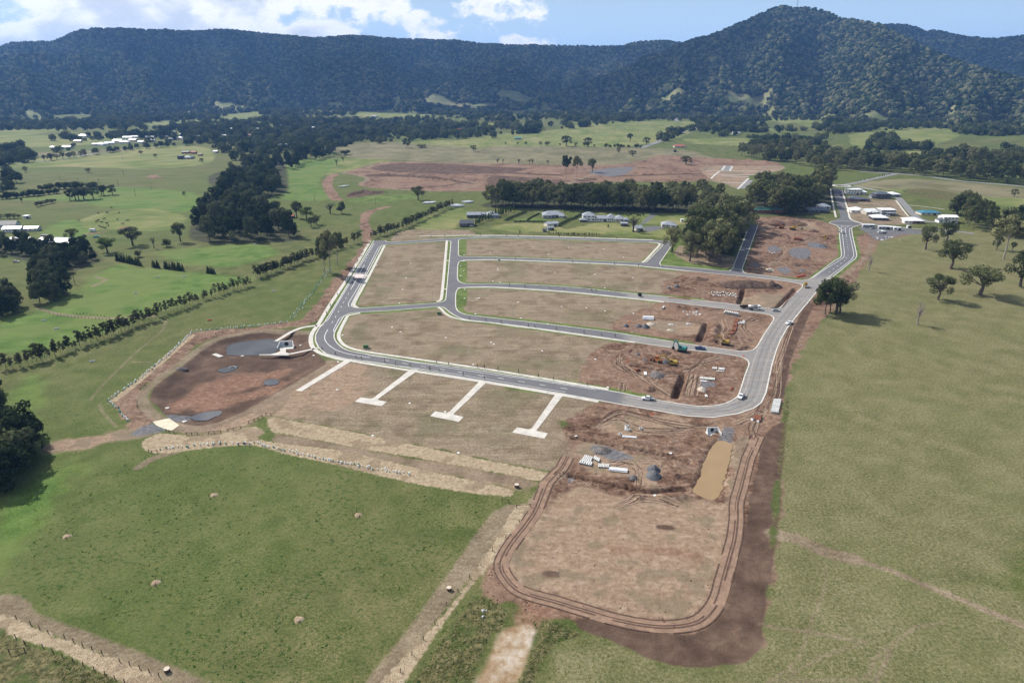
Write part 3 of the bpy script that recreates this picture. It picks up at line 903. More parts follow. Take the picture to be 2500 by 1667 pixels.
def ground_material():
    m = bpy.data.materials.new("ground_cover")
    m.use_nodes = True
    t = NT(m.node_tree)
    bsdf = t.n['Principled BSDF']
    bsdf.inputs['Roughness'].default_value = 0.95
    bsdf.inputs['Specular IOR Level'].default_value = 0.08
    pos = t.new('ShaderNodeNewGeometry').outputs['Position']
    n300 = t.new('ShaderNodeAttribute', attribute_name='n300').outputs['Fac']
    n40 = t.new('ShaderNodeAttribute', attribute_name='n40').outputs['Fac']
    n8 = t.new('ShaderNodeAttribute', attribute_name='n8').outputs['Fac']
    n2 = t.noise(pos, 0.6, 3, 0.6)
    n03 = t.noise(pos, 3.2, 2, 0.6)
    dash = t.noise(t.mapping(pos, rot=(0, 0, 0.35), scale=(0.75, 1.2, 1)), 0.62, 3, 0.65)
    mow = t.noise(t.mapping(pos, rot=(0, 0, 0.16), scale=(0.14, 1.0, 1)), 0.40, 4, 0.65, 1.2)
    mow2 = t.noise(t.mapping(pos, rot=(0, 0, 1.38), scale=(0.10, 1.1, 1)), 0.34, 3, 0.65, 0.8)
    trk = t.noise(t.mapping(pos, rot=(0, 0, 0.5), scale=(0.7, 1.0, 1)), 0.34, 5, 0.70, 0.9)

    def att(k):
        nd = t.new('ShaderNodeAttribute', attribute_name='c_' + k)
        return nd.outputs['Fac']

    def mask(k, amp, soft, nz=None):
        v = t.math('ADD', att(k), t.math('MULTIPLY', t.math('SUBTRACT', nz if nz is not None else n8, 0.5), amp))
        return t.step(v, -soft, soft)

    def lay(n, stops):
        return t.ramp(n, stops)

    def blendn(a, b, w):
        return t.math('ADD', t.math('MULTIPLY', a, 1 - w), t.math('MULTIPLY', b, w))

    def gain(v, k):
        return t.math('ADD', t.math('MULTIPLY', t.math('SUBTRACT', v, 0.5), k), 0.5)

    n1 = t.noise(pos, 1.15, 3, 0.65)
    mixn = gain(blendn(blendn(n8, n1, 0.6), n03, 0.40), 2.1)
    n2 = gain(n2, 1.25)
    fin = gain(blendn(blendn(n1, n03, 0.42), n8, 0.12), 1.9)
    # olive paddock grass with darker tussocks and pale worn places
    base = lay(blendn(mixn, fin, 0.5), [(0.28, (0.044, 0.062, 0.016)), (0.45, (0.082, 0.100, 0.030)), (0.56, (0.114, 0.122, 0.042)), (0.72, (0.190, 0.168, 0.082))])
    base = t.mix(t.step(n40, 0.42, 0.68, True, (0, 0.38)), base, (0.142, 0.130, 0.056))
    base = t.mix(t.step(n300, 0.40, 0.64, True, (0.0, 0.40)), base, (0.080, 0.118, 0.028))
    tuss = t.step(t.math('ADD', t.math('MULTIPLY', dash, 0.85), t.math('MULTIPLY', n40, 0.25)), 0.645, 0.70)
    base = t.mix(t.math('MULTIPLY', tuss, 0.7), base, (0.036, 0.076, 0.016))
    col = base
    ol = lay(fin, [(0.28, (0.074, 0.080, 0.030)), (0.45, (0.130, 0.128, 0.056)), (0.56, (0.170, 0.157, 0.077)), (0.72, (0.245, 0.214, 0.126))])
    ol = t.mix(t.step(n40, 0.40, 0.70, True, (0, 0.16)), ol, (0.112, 0.136, 0.044))
    ol = t.mix(t.step(n300, 0.42, 0.68, True, (0, 0.22)), ol, (0.200, 0.172, 0.092))
    col = t.mix(mask('oliv', 9.0, 5.0), col, ol)
    em = lay(mixn, [(0.32, (0.055, 0.108, 0.020)), (0.5, (0.090, 0.158, 0.032)), (0.68, (0.142, 0.196, 0.054))])
    em = t.mix(t.step(n40, 0.40, 0.62, True, (0, 0.7)), em, (0.136, 0.172, 0.050))
    col = t.mix(t.math('MULTIPLY', mask('emer', 12.0, 5.0), 0.9), col, em)
    ye = lay(blendn(n40, mixn, 0.5), [(0.34, (0.098, 0.132, 0.034)), (0.5, (0.160, 0.178, 0.060)), (0.66, (0.240, 0.218, 0.100))])
    col = t.mix(mask('yell', 7.0, 3.0), col, ye)
    fa = lay(blendn(n40, mixn, 0.5), [(0.34, (0.118, 0.112, 0.058)), (0.5, (0.165, 0.150, 0.084)), (0.66, (0.222, 0.194, 0.116))])
    col = t.mix(mask('fal', 9.0, 5.0), col, fa)
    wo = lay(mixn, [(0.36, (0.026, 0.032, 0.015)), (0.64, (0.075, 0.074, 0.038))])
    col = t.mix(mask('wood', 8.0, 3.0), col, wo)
    # dry lots: mown hay in streaks with green regrowth
    dr = lay(blendn(blendn(mow, mow2, 0.4), mixn, 0.55), [(0.35, (0.120, 0.088, 0.056)), (0.46, (0.192, 0.146, 0.097)), (0.54, (0.252, 0.198, 0.136)), (0.65, (0.350, 0.286, 0.206))])
    dr = t.mix(t.step(blendn(n40, dash, 0.3), 0.54, 0.66, True, (0, 0.42)), dr, (0.092, 0.100, 0.042))
    dr = t.mix(t.step(n8, 0.56, 0.74, True, (0, 0.5)), dr, (0.150, 0.108, 0.074))
    col = t.mix(mask('dry', 3.0, 0.9), col, dr)
    # red-brown worked earth, wheel-marked
    ea = lay(blendn(blendn(trk, n8, 0.35), n2, 0.3), [(0.35, (0.050, 0.028, 0.019)), (0.45, (0.122, 0.070, 0.047)), (0.53, (0.196, 0.124, 0.087)), (0.63, (0.345, 0.252, 0.188))])
    ea = t.mix(t.step(n40, 0.40, 0.62, True, (0, 0.75)), ea, t.mix(0.55, ea, (0.285, 0.190, 0.132)))
    ea = t.mix(t.step(n8, 0.58, 0.70, True, (0, 0.5)), ea, (0.098, 0.058, 0.042))
    col = t.mix(mask('earth', 6.0, 0.9), col, ea)
    tn = lay(blendn(blendn(trk, mow, 0.4), n2, 0.35), [(0.34, (0.180, 0.120, 0.080)), (0.5, (0.270, 0.188, 0.130)), (0.66, (0.372, 0.284, 0.206))])
    tn = t.mix(t.step(n8, 0.56, 0.70, True, (0, 0.55)), tn, (0.150, 0.125, 0.078))
    tn = t.mix(t.step(n40, 0.52, 0.66, True, (0, 0.6)), tn, (0.185, 0.150, 0.105))
    col = t.mix(mask('tan', 7.0, 2.2), col, tn)
    dk = lay(blendn(blendn(trk, n03, 0.4), n8, 0.35), [(0.34, (0.058, 0.037, 0.027)), (0.5, (0.098, 0.063, 0.046)), (0.66, (0.155, 0.103, 0.075))])
    col = t.mix(mask('dark', 1.8, 0.55), col, dk)
    rd = lay(blendn(blendn(trk, dash, 0.4), n2, 0.3), [(0.36, (0.135, 0.072, 0.046)), (0.5, (0.215, 0.122, 0.082)), (0.66, (0.330, 0.215, 0.155))])
    col = t.mix(t.math('MULTIPLY', mask('red', 9.0, 3.0), 0.85), col, rd)
    sa = lay(blendn(mixn, dash, 0.4), [(0.34, (0.130, 0.094, 0.064)), (0.5, (0.208, 0.156, 0.108)), (0.66, (0.310, 0.246, 0.176))])
    col = t.mix(t.math('MULTIPLY', mask('sand', 1.7, 0.75, n2), 0.85), col, sa)
    sw = lay(blendn(n2, n03, 0.6), [(0.34, (0.185, 0.132, 0.082)), (0.48, (0.318, 0.245, 0.162)), (0.64, (0.450, 0.365, 0.258))])
    sw = t.mix(t.step(n8, 0.60, 0.70, True, (0, 0.6)), sw, (0.18, 0.13, 0.085))
    col = t.mix(mask('straw', 2.0, 0.5, n2), col, sw)
    cl = lay(blendn(n8, n2, 0.4), [(0.36, (0.25, 0.165, 0.090)), (0.5, (0.345, 0.262, 0.180)), (0.64, (0.46, 0.395, 0.325))])
    col = t.mix(mask('clay', 3.0, 1.0), col, cl)
    wee = lay(blendn(n2, n03, 0.5), [(0.36, (0.030, 0.036, 0.014)), (0.5, (0.100, 0.094, 0.040)), (0.64, (0.215, 0.180, 0.090))])
    wee = t.mix(t.step(n8, 0.52, 0.66, True, (0, 0.7)), wee, (0.066, 0.092, 0.026))
    col = t.mix(mask('weed', 4.0, 0.8), col, wee)
    ve = lay(mixn, [(0.34, (0.062, 0.096, 0.020)), (0.5, (0.098, 0.142, 0.034)), (0.66, (0.158, 0.190, 0.064))])
    col = t.mix(t.math('MULTIPLY', mask('verge', 2.6, 0.7), t.step(n2, 0.22, 0.5, True, (0.55, 1.0))), col, ve)
    gr = lay(blendn(n2, n03, 0.6), [(0.36, (0.060, 0.063, 0.072)), (0.5, (0.130, 0.132, 0.145)), (0.64, (0.240, 0.235, 0.240))])
    col = t.mix(t.math('MULTIPLY', mask('grav', 2.6, 0.8, n2), 0.9), col, gr)
    t.set(bsdf.inputs['Base Color'], col)
    bp = t.new('ShaderNodeBump')
    bp.inputs['Strength'].default_value = 0.9
    bp.inputs['Distance'].default_value = 0.30
    t.set(bp.inputs['Height'], blendn(n2, n03, 0.4))
    t.set(bsdf.inputs['Normal'], bp.outputs[0])
    return m


GROUND_MAT = ground_material()
gme = grid_mesh("ground", GX, GY, Z, GROUND_MAT)
NOI = {'n300': fbm(GX / 190, GY / 190, 101, 3), 'n40': fbm(GX / 27, GY / 27, 103, 4), 'n8': fbm(GX / 6.2, GY / 6.2, 107, 3)}
for k, v in NOI.items():
    a = gme.attributes.new(k, 'FLOAT', 'POINT')
    a.data.foreach_set('value', v.ravel().astype(np.float32))
for k, v in SD.items():
    a = gme.attributes.new('c_' + k, 'FLOAT', 'POINT')
    a.data.foreach_set('value', v.ravel().astype(np.float32))
ground = structure(link("ground", gme))
ground['label'] = 'olive and green paddocks with brown building lots spread across the valley floor'

# ------------------------------------------------------------------ water
def water_mat(name, col, rough):
    m = bpy.data.materials.new(name)
    m.use_nodes = True
    t = NT(m.node_tree)
    b = t.n['Principled BSDF']
    p = t.new('ShaderNodeNewGeometry').outputs['Position']
    n = t.noise(p, 0.12, 3, 0.5)
    t.set(b.inputs['Base Color'], t.ramp(n, [(0.3, tuple(c * 0.93 for c in col)), (0.7, tuple(c * 1.06 for c in col))]))
    b.inputs['Roughness'].default_value = rough
    b.inputs['IOR'].default_value = 1.33
    bp = t.new('ShaderNodeBump')
    bp.inputs['Strength'].default_value = 0.04
    bp.inputs['Distance'].default_value = 0.02
    t.set(bp.inputs['Height'], t.noise(p, 2.5, 3, 0.5))
    t.set(b.inputs['Normal'], bp.outputs[0])
    return m


WATER = water_mat("grey_pond_water", (0.095, 0.096, 0.102), 0.04)
MUD = water_mat("muddy_water", (0.30, 0.205, 0.108), 0.12)


def sheet(name, poly, z, mat, holes=(), parent=None):
    """flat sheet of any outline"""
    vs_, es = [], []
    for ring in (poly, *holes):
        k = len(vs_)
        vs_ += [Vector((p[0], p[1])) for p in ring]
        es += [(k + i, k + (i + 1) % len(ring)) for i in range(len(ring))]
    r = delaunay_2d_cdt(vs_, es, [], 2 if holes else 1, 1e-4)
    V, F = r[0], r[2]
    if holes:
        ok = []
        cen = np.array([[sum(V[i][0] for i in f) / len(f), sum(V[i][1] for i in f) / len(f)] for f in F])
        keep = poly_sd(cen[:, 0], cen[:, 1], poly) > 0
        for h in holes:
            keep &= poly_sd(cen[:, 0], cen[:, 1], h) < 0
        F = [f for f, k in zip(F, keep) if k]
    else:
        cen = np.array([[sum(V[i][0] for i in f) / len(f), sum(V[i][1] for i in f) / len(f)] for f in F])
        keep = poly_sd(cen[:, 0], cen[:, 1], poly) > 0
        F = [f for f, k in zip(F, keep) if k]
    me = mesh_from(name, [(v[0], v[1], z) for v in V], [tuple(f) for f in F], mat)
    o = link(name, me, parent)
    return o


for i, (w, (f, p, z)) in enumerate(zip(POND_W, PONDS)):
    cx, cy_ = np.mean(np.array(w), 0)
    big = [(cx + (x - cx) * 1.06, cy_ + (y - cy_) * 1.06) for x, y in w]
    o = structure(sheet("pond", big, z, MUD if i == 4 else WATER))
    o['label'] = ['long grey pond beside the curved concrete path', 'small grey pool with a concrete outlet in the basin', 'small round grey pool near the plain concrete drive', 'grey pool beside the rock apron at the basin end', 'long muddy ochre pond below the road bend'][i]

# ------------------------------------------------------------------ roads
def asphalt_mat(name, dark, lite, wear):
    m = bpy.data.materials.new(name)
    m.use_nodes = True
    t = NT(m.node_tree)
    b = t.n['Principled BSDF']
    p = t.new('ShaderNodeNewGeometry').outputs['Position']
    n1 = t.noise(p, 0.09, 4, 0.6)
    n2 = t.noise(p, 1.4, 4, 0.7)
    n3 = t.noise(t.mapping(p, rot=(0, 0, 1.15), scale=(0.08, 1, 1)), 0.7, 4, 0.6, 0.5)
    c = t.ramp(t.math('ADD', t.math('MULTIPLY', n1, 0.5), t.math('MULTIPLY', n2, 0.5)), [(0.32, dark), (0.68, lite)])
    # the unsealed right-hand part of the network is paler, dusted with clay
    sx = t.new('ShaderNodeSeparateXYZ')
    t.set(sx.inputs[0], p)
    edge = t.math('ADD', sx.outputs[0], t.math('MULTIPLY', t.math('SUBTRACT', n1, 0.5), 14.0))
    yy = t.math('MULTIPLY', sx.outputs[1], 0.16)
    base = t.math('ADD', t.math('SUBTRACT', edge, yy), 0.0)
    fresh = t.step(base, 2.0, 9.0)
    north = t.step(sx.outputs[1], 455, 475, True, (1.0, 0.0))
    dusty = t.ramp(t.math('ADD', t.math('MULTIPLY', n3, 0.6), t.math('MULTIPLY', n2, 0.4)), [(0.3, (0.150, 0.143, 0.140)), (0.5, (0.225, 0.214, 0.205)), (0.7, (0.335, 0.305, 0.275))])
    dusty = t.mix(t.step(t.noise(p, 0.22, 4, 0.65), 0.50, 0.68, True, (0, 0.6)), dusty, (0.255, 0.190, 0.145))
    c = t.mix(t.math('MULTIPLY', fresh, north), c, dusty)
    t.set(b.inputs['Base Color'], c)
    b.inputs['Roughness'].default_value = 0.85
    b.inputs['Specular IOR Level'].default_value = 0.2
    return m


ASPHALT = asphalt_mat("asphalt", (0.108, 0.105, 0.113), (0.160, 0.155, 0.163), 0)
CONC = simple_mat("concrete", (0.52, 0.485, 0.435), 0.85, 0.18, 0.3)
KERB = simple_mat("kerb_concrete", (0.54, 0.515, 0.465), 0.85, 0.2, 0.25)
PAINT = simple_mat("road_paint", (0.74, 0.74, 0.72), 0.6, 0.12, 0.8)

road = structure(sheet("road", ROAD_OUT, 0.035, ASPHALT, (BLOCK_A, BLOCK_B, BLOCK_C, BLOCK_D, BLOCK_E)))
road['label'] = 'grey asphalt estate roads looping round the empty lots'


def ribbon(pts, w0, w1, z0, z1, name, mat, closed=False, parent=None):
    """raised strip between offsets w0 and w1 (metres left of the line)"""
    P_ = np.array(pts, float)
    if closed:
        T = np.roll(P_, -1, 0) - np.roll(P_, 1, 0)
    else:
        T = np.gradient(P_, axis=0)
    T /= np.maximum(1e-9, np.linalg.norm(T, axis=1))[:, None]
    N = np.stack([-T[:, 1], T[:, 0]], 1)
    A, B = P_ + N * w0, P_ + N * w1
    n = len(P_)
    vs_, fs = [], []
    for a, b in zip(A, B):
        vs_ += [(a[0], a[1], z0), (a[0], a[1], z1), (b[0], b[1], z1), (b[0], b[1], z0)]
    for i in range(n if closed else n - 1):
        k, l = 4 * i, 4 * ((i + 1) % n)
        for q in range(3):
            fs.append((k + q, l + q, l + q + 1, k + q + 1))
    if not closed:
        fs += [(0, 1, 2, 3), (4 * n - 1, 4 * n - 2, 4 * n - 3, 4 * n - 4)]
    return link(name, mesh_from(name, vs_, fs, mat), parent)


def drape(o, dz):
    for v in o.data.vertices:
        v.co.z += ground_z(v.co.x, v.co.y) + dz
    return structure(o)


def densify(pts, step=3.0, closed=False):
    out = []
    n = len(pts)
    for i in range(n if closed else n - 1):
        a, b = np.array(pts[i]), np.array(pts[(i + 1) % n])
        k = max(1, int(np.linalg.norm(b - a) / step))
        for j in range(k):
            out.append(tuple(a + (b - a) * j / k))
    if not closed:
        out.append(tuple(pts[-1]))
    return out


def ccw(poly):
    a = sum(p[0] * q[1] - q[0] * p[1] for p, q in zip(poly, poly[1:] + poly[:1]))
    return poly if a > 0 else poly[::-1]


for nm, blk in (('A', BLOCK_A), ('B', BLOCK_B), ('C', BLOCK_C), ('D', BLOCK_D), ('E', BLOCK_E)):
    o = structure(ribbon(ccw(blk), -0.28, 0.32, 0.0, 0.15, "kerb", KERB, True))
OUTK = [('top kerb', GS('z2', [(1332, 108), (1350, 119), (1385, 122), (1600, 110), (2050, 80), (2352, 68)]) + GS('z3', [(200, 66), (400, 63), (1000, 76), (1950, 106), (2122, 118)])),
        ('stand kerb', GS('z3', [(2126, 140), (2000, 325), (2012, 345), (2352, 371)]) + GS('a5', [(1880, 1213), (1950, 1218), (1980, 1190), (2115, 840)])),
        ('pad kerb', GS('a5', [(2186, 840), (2056, 1195), (2066, 1226)]) + GS('c3', [(20, 1005), (450, 1050), (900, 1118), (1090, 1138), (1210, 1115), (1280, 1075), (1480, 930), (1700, 760), (1820, 700), (1840, 640), (1818, 450), (1795, 230), (1810, 150), (1760, 95), (1650, 55)])),
        ('right kerb', GS('c3', [(2200, 75), (2060, 115), (2030, 140), (2050, 280), (2105, 520), (2132, 650), (2110, 715), (2000, 800), (1660, 1075), (1540, 1130)]) + GS('z4', [(1905, 320), (1840, 400), (1780, 470), (1650, 635), (1590, 742), (1550, 842), (1508, 980), (1450, 1250), (1405, 1345), (1330, 1400), (1180, 1450), (940, 1486), (700, 1472), (400, 1420), (0, 1350)]) + GS('z3', [(1000, 1560), (0, 1398)]) + GS('z2', [(1640, 1340), (1240, 1275), (960, 1240), (770, 1192), (700, 1135), (668, 1070), (668, 1010), (700, 950), (760, 880), (870, 705), (1000, 487), (1226, 108)]))]
for nm, pts in OUTK:
    structure(ribbon(densify(pts, 3.0), -0.3, 0.3, 0.0, 0.15, "kerb", KERB))

# footpaths: strips in the ground beyond the kerb
PATHS = [(GS('z2', [(1330, 152), (1180, 445), (1045, 690), (1035, 725), (1072, 750)]), 1.9),
         (GS('z2', [(1925, 106), (1912, 260), (1893, 470), (1880, 600), (1866, 675), (1828, 694)]), 1.9),
         (GS('z2', [(1190, 112), (1080, 300), (960, 490), (800, 730), (700, 900), (640, 985), (622, 1060), (650, 1140), (740, 1195), (930, 1248), (1010, 1258)]), 2.3),
         (GS('z2', [(1010, 1258), (1260, 1300), (1640, 1360), (2300, 1463)]) + GS('z6', [(300, 92), (540, 136)]), 2.0),
         (GS('z2', [(1095, 800), (985, 822), (965, 845), (895, 985), (893, 1045), (940, 1105), (1030, 1145), (1200, 1178), (1640, 1242), (2352, 1345)]) + GS('z3', [(800, 1412), (1510, 1530)]), 1.9),
         (GS('z2', [(1840, 744), (1872, 762), (1905, 800), (1975, 840), (2110, 870), (2352, 893)]) + GS('z3', [(590, 922), (820, 950), (1150, 997), (1530, 1050), (1768, 1081)]), 1.7),
         (GS('z3', [(70, 562), (170, 556), (420, 556), (1000, 592), (1390, 627), (2040, 696)]), 1.6),
         (GS('z3', [(95, 304), (160, 297), (460, 294), (1280, 324), (1800, 352), (2352, 406)]), 1.5),
         (GS('z3', [(-300, 66), (200, 58), (400, 56), (1000, 69), (1940, 102)]), 1.9),
         (GS('z3', [(1900, 124), (1985, 132), (2002, 148), (1950, 205), (1862, 300), (1835, 316)]), 1.9),
         (GS('c4', [(870, 620), (1150, 450), (1400, 310), (1700, 215), (2060, 175)]), 2.2),
         (GS('c4', [(2000, 835), (1600, 920), (1230, 995), (1000, 990)]), 1.8),
         (GS('b5', [(1220, 250), (1300, 355), (1330, 390)]), 1.6), (GS('b5', [(1270, 240), (1390, 375), (1470, 430), (1560, 440)]), 1.4), (GS('b5', [(1320, 292), (1460, 305), (1650, 330)]), 1.6),
         (GS('b5', [(745, 160), (768, 240), (800, 350), (825, 420), (940, 460)]), 1.8), (GS('b5', [(640, 130), (650, 200), (672, 320), (690, 400)]), 1.8), (GS('b5', [(850, 120), (1080, 165), (1250, 190)]), 1.6)]
for pts, w in PATHS:
    structure(ribbon(catmull(pts, False, 3.0), -w / 2, w / 2, 0.0, 0.06, "footpath", CONC))
for i, d in enumerate(DRIVES):
    m_ = MB().prism(ccw(d), 0.0, 0.085)
    o = structure(m_.obj("driveway", CONC))
o = structure(MB().prism(ccw(GS('c4', [(985, 830), (1150, 830), (1150, 945), (1230, 965), (1230, 1030), (390, 1022), (390, 1005), (700, 1000), (880, 960), (985, 915)])), -0.3, 0.10).obj("path", CONC))
o = structure(MB().prism(ccw(GS('z5', [(580, 905), (715, 878), (800, 935), (740, 978), (690, 970), (610, 935)])), -0.4, 0.12).obj("path", simple_mat("sandy_concrete", (0.62, 0.53, 0.40), 0.9, 0.2, 0.4)))
# cross links between kerb and path
for f, a, b in (('z2', (1925, 300), (1948, 300)), ('z2', (1890, 572), (1922, 572)), ('z2', (1155, 443), (1175, 450)), ('z2', (740, 912), (690, 930)), ('z2', (690, 1135), (655, 1140))):
    structure(ribbon(GS(f, [a, b]), -0.9, 0.9, 0.0, 0.07, "footpath", CONC))


def paint(pts, w=0.22, dash=None, z=0.05):
    pts = densify(pts, 1.0)
    if dash is None:
        structure(ribbon(pts, -w / 2, w / 2, z - 0.006, z, "lane_marking", PAINT))
        return
    on, off = dash
    i, n = 0, len(pts)
    while i + 1 < n:
        seg = pts[i:i + on + 1]
        if len(seg) > 1:
            structure(ribbon(seg, -w / 2, w / 2, z - 0.006, z, "lane_marking", PAINT))
        i += on + off


paint(GS('z2', [(1226, 135), (1100, 345), (1000, 510), (870, 725), (790, 862), (755, 890)]), 0.28)
paint(catmull(GS('z2', [(1300, 160), (1270, 175), (1210, 290), (1110, 490), (1010, 660), (980, 715), (990, 740)])), 0.28)
paint(GS('z2', [(1232, 140), (1180, 230), (1140, 310)]), 0.25, (3, 6))
paint(GS('z2', [(1135, 340), (1090, 420)]), 0.3)
paint(GS('z2', [(1060, 480), (1005, 575)]), 0.3)
paint(GS('z2', [(985, 610), (880, 800), (810, 920)]), 0.25, (3, 6))
paint(catmull(GS('z2', [(940, 828), (900, 850), (860, 920), (840, 965), (850, 985)])), 0.25)
paint(catmull(GS('z2', [(785, 960), (758, 1010), (760, 1060), (800, 1110), (880, 1160), (1000, 1195), (1190, 1228)])), 0.3)
paint(catmull(GS('z2', [(1150, 1185), (1180, 1205), (1400, 1235), (1640, 1278), (2352, 1385)])) + GS('z3', [(800, 1440), (1400, 1535)]), 0.25)
paint(GS('z2', [(1320, 1250), (1640, 1302), (2352, 1415)]) + GS('z3', [(300, 1395), (1200, 1540)]), 0.25, (3, 7))
paint(GS('z2', [(1030, 1248), (1300, 1290), (1640, 1340 - 14), (2352, 1440)]) + GS('z3', [(900, 1525), (1100, 1556)]), 0.22)
paint(catmull(GS('c3', [(1830, 110), (1855, 260), (1885, 520), (1892, 640), (1860, 710), (1560, 900), (1280, 1090)])), 0.28)
paint(catmull(GS('c3', [(2010, 130), (1985, 170), (2010, 320), (2060, 560), (2070, 660), (2000, 760), (1530, 1115)])), 0.28)
paint(GS('c3', [(1930, 300), (1965, 560), (1970, 640), (1900, 760), (1560, 1000)]), 0.22, (3, 7))
paint(GS('c3', [(1905, 130), (1930, 290)]), 0.3)
paint(GS('c3', [(1990, 96), (1905, 130), (1830, 90), (1960, 96)]), 0.3)
PINK = simple_mat("pink_threshold_paving", (0.56, 0.46, 0.42), 0.85, 0.15, 1.0)
th = structure(sheet("road_threshold", GS('z2', [(1040, 425), (1155, 430), (1130, 470), (1000, 462)]), 0.05, PINK))
for k in range(7):
    x = 1045 + k * 14
    structure(sheet("lane_marking", GS('z2', [(x, 437), (x + 5, 437), (x - 4, 450), (x - 9, 450)]), 0.056, PAINT))

# roads beyond the estate
FARROAD = [(GS('b5', [(740, 122), (860, 98), (1000, 66), (1200, 22), (1240, 16)]), 4.2), (GS('b5', [(560, 118), (700, 121)]), 3.5), (GS('b5', [(900, -5), (1100, 8), (1240, 16), (1500, 40), (1800, 80), (2352, 128), (2600, 150)]), 5.0),
           (GS('b5', [(1240, 225), (1300, 290), (1360, 360), (1420, 410), (1500, 438), (1580, 442)]), 3.6), (GS('b5', [(740, 122), (900, 140), (1080, 168)]), 3.2), (GS('b5', [(900, 458), (1100, 470), (1400, 505), (1700, 520), (1910, 545)]), 3.0),
           (GS('a5', [(1690, 30), (1640, 60), (1480, 110), (1380, 150), (1250, 200), (1200, 210)]), 6.0), (GS('a5', [(1940, 352), (1920, 392)]), 8.0), (GS('a5', [(2110, 470), (2050, 540)]), 6.0), (GS('a2', [(820, 470), (800, 500), (750, 540), (760, 560)]), 8.0), (GS('a3', [(-60, 350), (300, 320), (560, 290), (800, 240)]), 3.0)]
GREYROAD = simple_mat("pale_asphalt", (0.20, 0.195, 0.19), 0.9, 0.15, 0.2)
for pts, hw in FARROAD:
    pts = catmull(pts, False, 8.0)
    o = structure(ribbon(pts, -hw, hw, -0.2, 0.06, "road", GREYROAD))
    me = o.data
    for v in me.vertices:
        v.co.z += ground_z(v.co.x, v.co.y) + 0.05
for pts in ([(1890, 438), (2110, 445)], [(1900, 490), (2085, 495)], [(2110, 455), (2020, 545)], [(1870, 400), (1830, 430), (1800, 460)], [(1915, 355), (1890, 392)], [(1975, 358), (1955, 395)], [(1760, 395), (2330, 400)], [(1780, 425), (2200, 428)]):
    drape(ribbon(densify(GS('a5', pts), 8), -1.3, 1.3, -.3, 0, 'footpath', CONC), .25)
for c, r in ((G('b5', (785, 452)), 0), (G('b5', (740, 123)), 10)):
    if r == 0:
        continue
    ring = [(c[0] + r * math.cos(a), c[1] + r * math.sin(a)) for a in np.linspace(0, 2 * math.pi, 33)[:-1]]
    structure(ribbon(ring, -1.2, 1.2, 0.0, 0.2, "kerb", KERB, True))
c = G('b3', (765, 92))
ring = [(c[0] + 15 * math.cos(a), c[1] + 11 * math.sin(a)) for a in np.linspace(0, 2 * math.pi, 41)[:-1]]
structure(sheet("road", ring, 0.075, simple_mat("roundabout_asphalt", (0.115, 0.112, 0.118), 0.9, 0.15, 0.3)))
structure(ribbon(ring, -0.3, 0.3, 0.0, 0.2, "kerb", KERB, True))

# the haul track round the lower pad: beaten strip with ruts and windrows
HAUL = simple_mat("beaten_earth", (0.235, 0.152, 0.105), 0.95, 0.3, 0.35)
RUTM = simple_mat("rut_earth", (0.098, 0.058, 0.041), 0.95, 0.4, 0.6)


HAUL_L = catmull(RUT[0], False, 1.2)
for off, w, m_, dz, nm in ((0.0, 2.25, HAUL, 0.08, "dirt_track"), (-2.2, 0.22, RUTM, 0.14, "wheel_rut"), (-0.35, 0.20, RUTM, 0.14, "wheel_rut"), (0.45, 0.26, RUTM, 0.14, "wheel_rut"), (2.2, 0.20, RUTM, 0.14, "wheel_rut")):
    pts_ = np.array(HAUL_L)
    wob = np.stack([vnoise(pts_[:, 1] / 9, pts_[:, 0] / 9, 5) - .5, vnoise(pts_[:, 0] / 9, pts_[:, 1] / 9, 6) - .5], 1) * (0.5 if nm == "wheel_rut" else 0.2)
    wob2 = vnoise(pts_[:, 0] / 5 + off * 7, pts_[:, 1] / 5, 9)
    if nm == "wheel_rut":
        keep = wob2 > .22
        run, runs = [], []
        for p, q, k in zip(pts_ + wob, wob2, keep):
            if k:
                run.append(tuple(p))
            elif run:
                runs.append(run)
                run = []
        runs.append(run)
        for i_, rn in enumerate(r_ for r_ in runs if len(r_) > 3):
            drape(ribbon(rn, off - w * (.6 + .7 * ((i_ * 37) % 10) / 10), off + w * (.6 + .7 * ((i_ * 53) % 10) / 10), -0.3, 0.0, nm, m_), dz)
    else:
        drape(ribbon([tuple(p) for p in pts_ + wob], off - w, off + w, -0.3, 0.0, nm, m_), dz)

TRK_L = simple_mat("track_dust", (0.300, 0.205, 0.145), 0.95, 0.25, 0.5)
TRK_D = simple_mat("track_damp", (0.100, 0.058, 0.040), 0.95, 0.3, 0.5)
_wr = random.Random(11)
_extra = [(f, [(a + _wr.uniform(-60, 60), b + _wr.uniform(-45, 45)) for a, b in pts], hw) for f, pts, hw in EARTH_TRACKS for _ in range(2)]
for f, pts, hw in list(EARTH_TRACKS) + _extra:
    line = catmull(GS(f, pts), False, 1.0)
    for off in (-.95, .95):
        ok = [p for p in line if ground_z(*p) > -1.0]
        if len(ok) > 4:
            w = _wr.uniform(.13, .26)
            sd_ = cover_sd(np.array([p[0] for p in ok]), np.array([p[1] for p in ok]), [('p', ROAD_OUT)])
            blk = np.maximum.reduce([poly_sd(np.array([p[0] for p in ok]), np.array([p[1] for p in ok]), b) for b in (BLOCK_B, BLOCK_C, BLOCK_D)])
            ok = [p for p, q, b in zip(ok, sd_, blk) if q < -1.5 or b > 1.5]
            if len(ok) > 4 and max(math.hypot(a[0] - b[0], a[1] - b[1]) for a, b in zip(ok, ok[1:])) < 4:
                drape(ribbon(ok, off - w, off + w, -.2, 0, "wheel_rut", _wr.choice((TRK_L, TRK_L, TRK_D))), .11)
